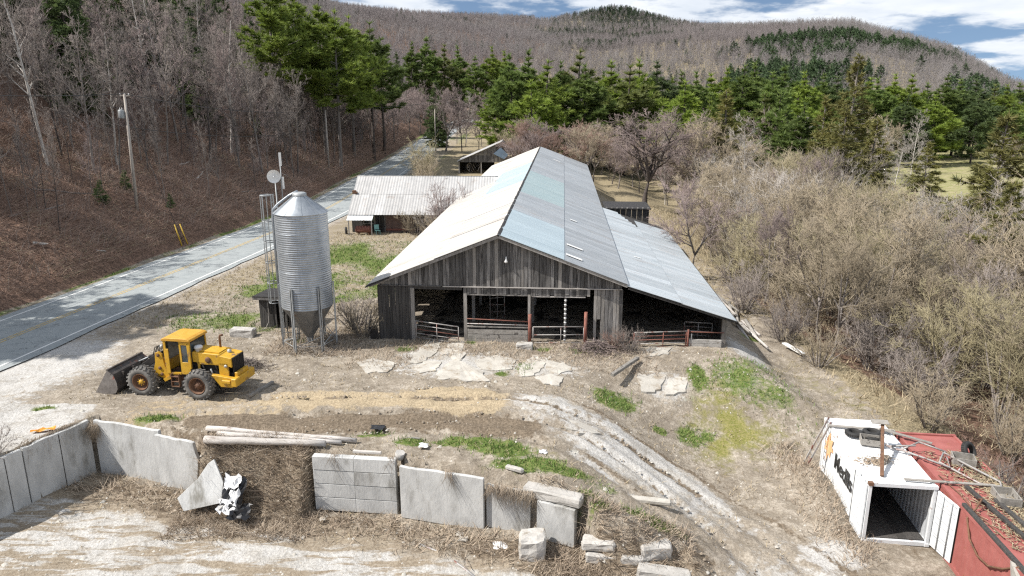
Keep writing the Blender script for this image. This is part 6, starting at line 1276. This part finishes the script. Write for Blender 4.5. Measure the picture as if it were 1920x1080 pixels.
# ---------------------------------------------------------------- ground cover nobody could count
RS = np.random.RandomState(5)
def zfine(x, y): return terrain(x, y)
def blades(x, y, h, w, lean=.5, bias=(0, 0), z=None, per=1):
    n = len(x) * per; x = np.repeat(x, per) + RS.normal(0, .05, n); y = np.repeat(y, per) + RS.normal(0, .05, n); z = zfine(x, y) if z is None else np.repeat(z, per)
    h = (np.repeat(h, per) if hasattr(h, '__len__') else h) * RS.uniform(.5, 1.2, n); a = RS.uniform(0, 6.283, n); dx = RS.normal(0, lean, n) + bias[0]; dy = RS.normal(0, lean, n) + bias[1]
    V = np.empty((n, 3, 3)); V[:, 0] = np.c_[x + np.cos(a) * w, y + np.sin(a) * w, z - .02]; V[:, 1] = np.c_[x - np.cos(a) * w, y - np.sin(a) * w, z - .02]; V[:, 2] = np.c_[x + dx * h, y + dy * h, z + h]
    return V.reshape(-1, 3), np.arange(n * 3).reshape(-1, 3)
def sample(n, x0, x1, y0, y1, f):
    x = RS.uniform(x0, x1, n); y = RS.uniform(y0, y1, n); k = RS.uniform(0, 1, n) < f(x, y); return x[k], y[k]
def stuff(name, parts, mat, label, cat):
    v, f = join_np(parts); o = link(name, np_mesh(name, v, f, M[mat])); return tag(o, label, cat, kind='stuff')
M['straw'] = pm('dry_straw', (.33, .265, .17), (.45, .38, .26), .9, .95, coord='Object'); M['straw_brown'] = pm('brown_dead_weed', (.3, .235, .175), (.47, .39, .3), .8, .95); M['grass_green'] = pm('young_grass', (.085, .155, .03), (.16, .23, .05), 1.5, .8); M['bramble'] = pm('red_brown_bramble', (.26, .165, .122), (.42, .3, .235), .35, .95)
barnx = lambda x, y: (x > -8.6 + (y - 40) * .07) & (x < 13.6 + (y - 40) * .07) & (y > 40.2 - .07 * x) & (y < 116)
def free(x, y):
    c = (x - 13.2) * math.cos(CROT) ; return ~barnx(x, y) & ~((x > 13.2) & (x < 18.9) & (y < 30.3) & (y > 15)) & ~((x > -17.3) & (y > 75.5) & (y < 86) & (x < 0))
def dens(fn):
    def g(x, y):
        z = zones(x, y); d = fn(z, x, y); return np.where(free(x, y) & (np.abs(x - road_x(y)) > 4.6), d, 0)
    return g
x, y = sample(70000, -22, 22, 17, 43, dens(lambda z, x, y: .26 * (1 - np.clip(z['pale'] * 1.6, 0, 1)) * (1 - np.clip(z['sand'] * 1.5, 0, 1)) * (1 - np.clip(z['mud'] * 1.3, 0, 1)) * (.15 + 1.6 * np.clip(fbm(x / 2, y / 2, 61) - .35, 0, 1))))
x2, y2 = sample(30000, 14, 60, 16, 110, dens(lambda z, x, y: .8 * z['hay'])); x3, y3 = sample(16000, -27, -6, 43, 76, dens(lambda z, x, y: .5 * (1 - np.clip(z['green'], 0, .8))))
stuff('dry_grass', [blades(x, y, .16, .018, .8, per=3), blades(x2, y2, .5, .03, .5, per=2), blades(x3, y3, .22, .025, .6, per=2)], 'straw', 'thin dry grass over the yard and the slope to the thicket', 'dry grass')
x, y = sample(90000, -22, 16, 20, 44, dens(lambda z, x, y: np.clip(z['green'] * 1.1 - .2, 0, 1) ** 1.5 * .8)); x2, y2 = sample(40000, -27, -6, 44, 78, dens(lambda z, x, y: np.clip(z['green'] * 1.3 - .3 + .5 * (fbm(x, y, 62) - .5), 0, 1) * .6)); x3, y3 = sample(30000, -44, -18, 30, 140, dens(lambda z, x, y: np.clip(z['green'] - .35, 0, 1)))
stuff('green_grass', [blades(x, y, .22, .02, .45, per=2), blades(x2, y2, .16, .03, .5, per=2), blades(x3, y3, .22, .04, .5)], 'grass_green', 'fresh green grass in patches over the yard, verge and lawn', 'grass')
# dead weeds hanging over the bunker bank and lying along the wall foot
def wallweeds():
    parts = []
    x, y = sample(16000, -13.6, -7.9, 24.3, 28.6, lambda x, y: (.6 * fbm(x / .8, y / .8, 72)) * (y < wall_y(x) + .3) * S((y - wall_y(x) + 4.2) / 1.5)); parts.append(blades(x, y, .32, .014, 1., (0, -.4), per=2))
    x, y = sample(26000, -20, 6.4, 20.6, 30, lambda x, y: (x > left_wall_x(y) + .1) * (y < wall_y(x) - .3) * S((y - wall_y(x) + 2.6) / 1.4) * (.25 + .9 * fbm(x / 1.2, y / 1.2, 71)) * .75); parts.append(blades(x, y, .33, .018, 1., (0, -.3), per=2))
    x, y = sample(9000, .9, 6.6, 21.6, 25., lambda x, y: .5 * fbm(x / .7, y / .7, 73) * (y < wall_y(x) + .5)); parts.append(blades(x, y, .32, .015, .9, (0, -.4), per=2))
    for xa, xb, za, n in ((-.95, .9, -.45, 380), (2.5, 5.9, -1.4, 300), (-20.3, -19.2, .05, 220), (-18.9, -18.4, -.2, 300), (-7.3, -7.0, .0, 40), (-5.0, -4.6, .0, 40), (-2.6, -2.3, -.1, 40)):   # tufts hanging over wall tops
        xx = RS.uniform(xa, xb, n); yy = wall_y(xx) - RS.uniform(.0, .35, n) if xa > -19 else 29.7 - (xx + 19.1) / -.49 * 1. - .1; L = RS.uniform(.1, 1., n) ** 1.6 * .75 + .08; z0 = za + RS.normal(0, .08, n)
        P0 = np.c_[xx, yy + .1, z0 + .05]; P1 = np.c_[xx + RS.normal(0, .26, n), yy - .25 - RS.uniform(0, .25, n), z0 - L]; parts.append(spikes_mesh(P0, P1, np.full(n, .008)))
    stuff('dead_weeds', parts, 'straw_brown', 'brown dead weeds hanging over the bunker bank and along its foot', 'weeds')
wallweeds()
x, y = sample(5000, 11, 14, 23, 32, lambda x, y: .4 * np.exp(-((x - 13.) / .8) ** 2)); x2, y2 = sample(4000, -9, 8, 36, 40.4, lambda x, y: .5 * (zones(x, y)['pale'] < .5)); x3, y3 = sample(1500, -14, -9, 38, 42.5, lambda x, y: x * 0 + .8)
stuff('dead_stalks', [blades(x, y, .35, .016, .8, per=2), blades(x2, y2, .3, .016, .8, per=2), blades(x3, y3, .35, .016, .9, per=2)], 'straw_brown', 'brown dead stalks by the container, the silo and the barn front', 'stalks')
# small stones and concrete chips
def chips():
    x, y = sample(9000, -21, 15, 17, 42, lambda x, y: free(x, y) * (.12 + .5 * np.clip(fbm(x / 1.5, y / 1.5, 65) - .45, 0, 1) * 2 + .2 * (zones(x, y)['floor'] > 0))); n = len(x); z = terrain(x, y); s = RS.uniform(.02, .07, n) * (1 + 1.2 * (RS.uniform(0, 1, n) > .94)); V = np.empty((n, 5, 3)); a = RS.uniform(0, 6.28, n)
    for k in range(4): V[:, k] = np.c_[x + s * np.cos(a + k * 1.57) * RS.uniform(.7, 1.3, n), y + s * np.sin(a + k * 1.57) * RS.uniform(.7, 1.3, n), z - .01]
    V[:, 4] = np.c_[x + s * .2, y, z + s * .8]; b = np.arange(n)[:, None] * 5; F = np.concatenate([b + np.array([[k, (k + 1) % 4, 4]]) for k in range(4)]); stuff('stone_chips', [(V.reshape(-1, 3), F)], 'slab', 'small pale stones and concrete chips strewn over yard and bunker floor', 'stones')
chips()
def roof_litter():
    n = 5200; u = .25 + 2.1 * np.sqrt(RS.uniform(0, 1, n)); v = RS.uniform(.3, 10.4, n); k = RS.uniform(0, 1, n) < np.clip(fbm(u / .7, v / 1.2, 66) * 2.4 - .75 + .5 * (u > 1.3), 0, 1); u, v = u[k], v[k]; n = len(u); c, s_ = math.cos(-R(6.6)), math.sin(-R(6.6)); x = RLOC.x + u * c - v * s_; y = RLOC.y + u * s_ + v * c; z = np.full(n, RLOC.z + ZT + .0)
    d = RS.normal(0, 1, (n, 3)) * [1, 1, .12]; d /= np.linalg.norm(d, axis=1, keepdims=True); P0 = np.c_[x, y, z + .01]; stuff('roof_litter', [spikes_mesh(P0, P0 + d * RS.uniform(.12, .4, n)[:, None] + [0, 0, .03], np.full(n, .02))], 'straw', 'dry leaves and straw lying on the red container roof', 'litter')
    n = 240; u = RS.normal(.9, .35, n); v = 1.75 + .18 * RS.normal(0, 1, n) + .3 * (u > 1.1); k = (u > .1) & (u < 2.3); u, v = u[k], v[k]; n = len(u); c, s_ = math.cos(CROT), math.sin(CROT); P0 = np.c_[CLOC.x + u * c - v * s_, CLOC.y + u * s_ + v * c, np.full(n, CLOC.z + CH + .005)]; d = RS.normal(0, 1, (n, 3)) * [1, .5, .1]; d /= np.linalg.norm(d, axis=1, keepdims=True); stuff('leaf_litter', [spikes_mesh(P0, P0 + d * .2 + [0, 0, .03], np.full(n, .025))], 'straw_brown', 'streak of brown leaves on the white container roof', 'litter')
roof_litter()
def clods():
    x, y = sample(26000, -17, 11, 17, 34, lambda x, y: np.clip(zones(x, y)['mud'] * .28 + .35 * (zones(x, y)['sand'] > .5) * (fbm(x / .8, y / .8, 68) > .52), 0, 1) * .6 * (y > wall_y(x) - 2.5)); n = len(x); z = terrain(x, y); s = RS.uniform(.025, .085, n); V = np.empty((n, 5, 3)); a = RS.uniform(0, 6.28, n)
    for k in range(4): V[:, k] = np.c_[x + s * np.cos(a + k * 1.57) * RS.uniform(.7, 1.3, n), y + s * np.sin(a + k * 1.57) * RS.uniform(.7, 1.3, n), z - .03]
    V[:, 4] = np.c_[x + s * .2, y, z + s * .9]; b = np.arange(n)[:, None] * 5; F = np.concatenate([b + np.array([[k, (k + 1) % 4, 4]]) for k in range(4)]); M['clod'] = pm('mud_clod', (.17, .14, .105), (.29, .24, .185), 2, .95); stuff('mud_clods', [(V.reshape(-1, 3), F)], 'clod', 'crumbled clods of earth along the churned track', 'earth')
clods()
# bramble and brush on the open left bank
def bank():
    n = 75000; y = 28 + 190 * RS.uniform(0, 1, n) ** 1.4; t = 2.5 + 24 * RS.uniform(0, 1, n); x = road_x(y) - 4.3 - t; k = x > -.82 * y - 8; x, y, t = x[k], y[k], t[k]; n = len(x); z = terrain(x, y); L = RS.uniform(.3, 1.1, n) * (1 + y / 150)
    P0 = np.c_[x, y, z - .05]; P1 = P0 + np.c_[RS.normal(.55, .6, n) * L, RS.normal(0, .7, n) * L, RS.uniform(.05, .75, n) * L]
    stuff('bank_brush', [spikes_mesh(P0, P1, .012 + y * .00016)], 'bramble', 'red brown bramble and dead bracken on the bank above the road', 'brush')
    q = 22000; y2 = 28 + 150 * RS.uniform(0, 1, q) ** 1.4; t2 = 2.5 + 18 * RS.uniform(0, 1, q); x2 = road_x(y2) - 4.3 - t2; k = RS.uniform(0, 1, q) < np.clip(fbm(x2 / 5, y2 / 2.5, 67) * 3 - 1.1, 0, 1); x2, y2 = x2[k], y2[k]; q = len(x2); L = RS.uniform(.3, 1., q); P0 = np.c_[x2, y2, terrain(x2, y2) - .03]; P1 = P0 + np.c_[RS.normal(.6, .5, q) * L, RS.normal(.2, .5, q) * L, RS.uniform(.05, .5, q) * L]
    stuff('bank_straw', [spikes_mesh(P0, P1, .012 + y2 * .00016)], 'straw', 'pale straw streaks of dead grass over the left bank', 'straw')
    m = 5000; y = 30 + 150 * RS.uniform(0, 1, m) ** 1.3; t = 3 + 22 * RS.uniform(0, 1, m); x = road_x(y) - 4.3 - t; z = terrain(x, y); L = RS.uniform(.6, 2., m); P0 = np.c_[x, y, z]; P1 = P0 + np.c_[RS.normal(.25, .3, m) * L, RS.normal(0, .25, m) * L, L]
    stuff('bank_saplings', [spikes_mesh(P0, P1, .01 + y * .00012)], 'twig_grey', 'thin grey saplings and stalks standing on the left bank', 'saplings')
bank()
rr = random.Random(91)
for i in range(26):
    y = rr.uniform(48, 165); t = rr.uniform(4.5, 17); x = float(road_x(y)) - 4.3 - t; L = rr.uniform(2.5, 7); a = rr.uniform(-1.1, .4); d = Vector((math.sin(a) * -.9, math.cos(a), 0)) * L; q = Vector((x, y, 0)) + d; p0 = Vector((x, y, tz(x, y) + .12)); p1 = Vector((q.x, q.y, tz(q.x, q.y) + .12))
    o = thing('fallen_log', 'bleached fallen trunk lying on the bank above the road', 'log', p0, 0, 'fallen trunks on the bank'); MB().path([(p1 - p0) * s + Vector((0, 0, .1 * math.sin(s * 9))) for s in (0, .3, .6, 1)], rr.uniform(.07, .14), 6, .05).build('log', M['bark'] if i % 3 else M['bark_pale'], o)
# brush heap in front of the right barn corner, log pile behind the lean-to
def heap(name, label, c, n, sx, sy, h, L, r, mat):
    x = c[0] + RS.normal(0, sx, n); y = c[1] + RS.normal(0, sy, n); g = terrain(x, y); z = g + h * np.exp(-((x - c[0]) / sx) ** 2 / 2 - ((y - c[1]) / sy) ** 2 / 2) * RS.uniform(.1, 1, n); d = RS.normal(0, 1, (n, 3)) * [1, 1, .3]; d /= np.linalg.norm(d, axis=1, keepdims=True); l = RS.uniform(.5, 1.2, n)[:, None] * L
    P0 = np.c_[x, y, z] - d * l / 2; stuff(name, [spikes_mesh(P0, P0 + d * l, np.full(n, r))], mat, label, 'brush')
heap('brush_heap', 'tangled heap of cut branches below the right barn corner', (4.9, 38.9), 420, .75, .5, .6, 1., .017, 'twig_mauve'); heap('twig_heap', 'heap of grey twigs behind the loader', (-14.2, 36.3), 420, .55, .45, .5, .8, .015, 'twig_grey'); heap('debris_heap', 'scattered sticks and rubbish under the silo', (-11.4, 39.4), 260, .9, .8, .25, .9, .02, 'twig_silver')
for i in range(14):
    t = i / 13; y = 47 + 11 * rr.random(); x = 15.2 + (y - 47) * .02 + rr.uniform(-.1, 1.6); L = rr.uniform(2.5, 5.5); a = rr.uniform(-.25, .12); p0 = Vector((x, y, tz(x, y) + .15 + rr.uniform(0, .3))); p1 = p0 + Vector((math.sin(a) * L, -math.cos(a) * L, -.1))
    o = thing('grey_log', 'weathered log in the loose pile beside the lean-to eave', 'log', p0, 0, 'log pile beside the lean-to'); MB().path([(p1 - p0) * s for s in (0, .5, 1)], rr.uniform(.09, .16), 7, .08).build('log', M['timber'] if i % 2 else M['plank'], o)
# ---------------------------------------------------------------- forest on the far hills
def far_proto(name, label, tr, cr, mats, loc):
    v, f = join_np([tr, cr]); me = np_mesh(name, v, f); me.materials.append(M[mats[0]]); me.materials.append(M[mats[1]]); me.polygons.foreach_set('material_index', np.r_[np.zeros(len(tr[1]), np.int32), np.ones(len(cr[1]), np.int32)]); o = link(name, me, loc=loc); return tag(o, label, 'tree')
def scatter(name, label, proto, x, y, s, sz):
    n = len(x); me = bpy.data.meshes.new(name); me.vertices.add(n); me.vertices.foreach_set('co', np.c_[x, y, terrain(x, y, False) - .3].astype(np.float32).ravel())
    a = me.attributes.new('scl', 'FLOAT_VECTOR', 'POINT'); a.data.foreach_set('vector', np.c_[s, s, sz].astype(np.float32).ravel()); a = me.attributes.new('rot', 'FLOAT_VECTOR', 'POINT'); a.data.foreach_set('vector', np.c_[np.zeros(n), np.zeros(n), RS.uniform(0, 6.28, n)].astype(np.float32).ravel())
    o = link(name, me); tag(o, label, 'forest', kind='stuff'); g = bpy.data.node_groups.new(name, 'GeometryNodeTree'); g.interface.new_socket('Geometry', in_out='INPUT', socket_type='NodeSocketGeometry'); g.interface.new_socket('Geometry', in_out='OUTPUT', socket_type='NodeSocketGeometry')
    N = g.nodes; L = g.links; gi = N.new('NodeGroupInput'); go = N.new('NodeGroupOutput'); ip = N.new('GeometryNodeInstanceOnPoints'); oi = N.new('GeometryNodeObjectInfo'); oi.inputs['Object'].default_value = proto; oi.inputs['As Instance'].default_value = True
    def na(nm): q = N.new('GeometryNodeInputNamedAttribute'); q.data_type = 'FLOAT_VECTOR'; q.inputs['Name'].default_value = nm; return next(s_ for s_ in q.outputs if s_.enabled and s_.name == 'Attribute')
    L.new(gi.outputs[0], ip.inputs['Points']); L.new(oi.outputs['Geometry'], ip.inputs['Instance']); L.new(na('rot'), ip.inputs['Rotation']); L.new(na('scl'), ip.inputs['Scale']); L.new(ip.outputs[0], go.inputs[0])
    m = o.modifiers.new('scatter', 'NODES'); m.node_group = g; return o
M['far_grey'] = pm('far_grey_twigs', (.19, .174, .17), (.275, .255, .25), .2, .95, rnd=.28); M['far_mauve'] = pm('far_mauve_twigs', (.185, .162, .16), (.26, .232, .23), .2, .95, rnd=.28); M['far_fir'] = pm('far_fir', (.05, .08, .045), (.08, .115, .06), .3, .9, rnd=.3); M['far_pine'] = pm('far_pine', (.06, .1, .045), (.09, .14, .06), .3, .9, rnd=.3)
def far_forest():
    fb1 = bare_tree(61, 14, .09, .25, 12, .34, (35, 62), .06, (4, 3, 2), .07); fb2 = bare_tree(62, 13, .08, .3, 12, .33, (30, 60), .08, (4, 3, 2), .075); fc1 = conifer(63, 14, .16, .08, .19, 0, 1., 4, 3, 1.1, 'spruce', 4, .1); fc2 = conifer(64, 17, .2, .2, .24, 0, 1.2, 5, 4, 1.3, 'pine', 4, .1)
    def hp(x, y): return (x, y, float(terrain(np.array([x]), np.array([y]), False)[0]) - .3)
    A = far_proto('far_bare_tree', 'grey bare tree at the near foot of the far hill', *fb1, ('bark', 'far_grey'), hp(60, 330)); B = far_proto('far_bare_tree', 'mauve bare tree low on the far hillside', *fb2, ('bark', 'far_mauve'), hp(-10, 380)); C = far_proto('far_fir_tree', 'dark pointed fir low on the far hillside', *fc1, ('bark_dark', 'far_fir'), hp(30, 360)); D = far_proto('far_pine_tree', 'rounded dark pine on the right hillside', *fc2, ('bark_dark', 'far_pine'), hp(160, 400))
    n = 120000; az = np.radians(RS.uniform(-30, 40, n)); r = np.sqrt(RS.uniform(270 ** 2, 1080 ** 2, n)); x, y = r * np.sin(az), r * np.cos(az); xc = road_x(np.minimum(y, 690)); ok = ~((np.abs(x - xc) < 7) & (y < 345)); x, y, r, az = x[ok], y[ok], r[ok], az[ok]
    ok = RS.uniform(0, 1, len(x)) < np.clip(.5 + .25 * (fbm(x / 60, y / 60, 81) - .5) , 0, 1); x, y, r, az = x[ok], y[ok], r[ok], az[ok]
    azd = np.degrees(az); con = np.clip((fbm(x / 70, y / 70, 82) - .62) * 6, 0, .5) * (r < 900) + .006
    con = np.maximum(con, .85 * np.exp(-((x - 150) / 75) ** 2 - ((y - 1080) / 130) ** 2 * 1.0)); cl = np.clip((fbm(x / 28, y / 28, 84) - .45) * 6, 0, 1); con = np.maximum(con, .3 * cl * S((azd - 16) / 1.5) * S((25 - azd) / 1.5) * S((r - 500) / 30) * S((610 - r) / 40)); con = np.maximum(con, .3 * cl * S((azd - 27) / 2) * S((r - 620) / 60)); con = np.maximum(con, .25 * cl * np.exp(-((azd - 12) / 3.) ** 2) * S((520 - r) / 60))
    isC = RS.uniform(0, 1, len(x)) < con; mv = fbm(x / 120, y / 120, 83) + RS.normal(0, .08, len(x)) > .5; right = (azd > 16) & (r < 640)
    for nm, lab, pr, msk, lo, hi in (('far_wood', 'grey bare forest covering the far hills', A, ~isC & ~mv, .75, 1.2), ('far_mauve_wood', 'mauve bare forest patches on the far hills', B, ~isC & mv, .75, 1.2), ('far_firs', 'dark firs scattered through the far hill forest', C, isC & ~right, .6, 1.1), ('far_pines', 'dark pine clump on the right hillside', D, isC & right, .8, 1.2)):
        s = RS.uniform(lo, hi, msk.sum()) * .66; scatter(nm, lab, pr, x[msk], y[msk], s * 1.15, s)
    print('far trees', len(x), int(isC.sum()))
far_forest()
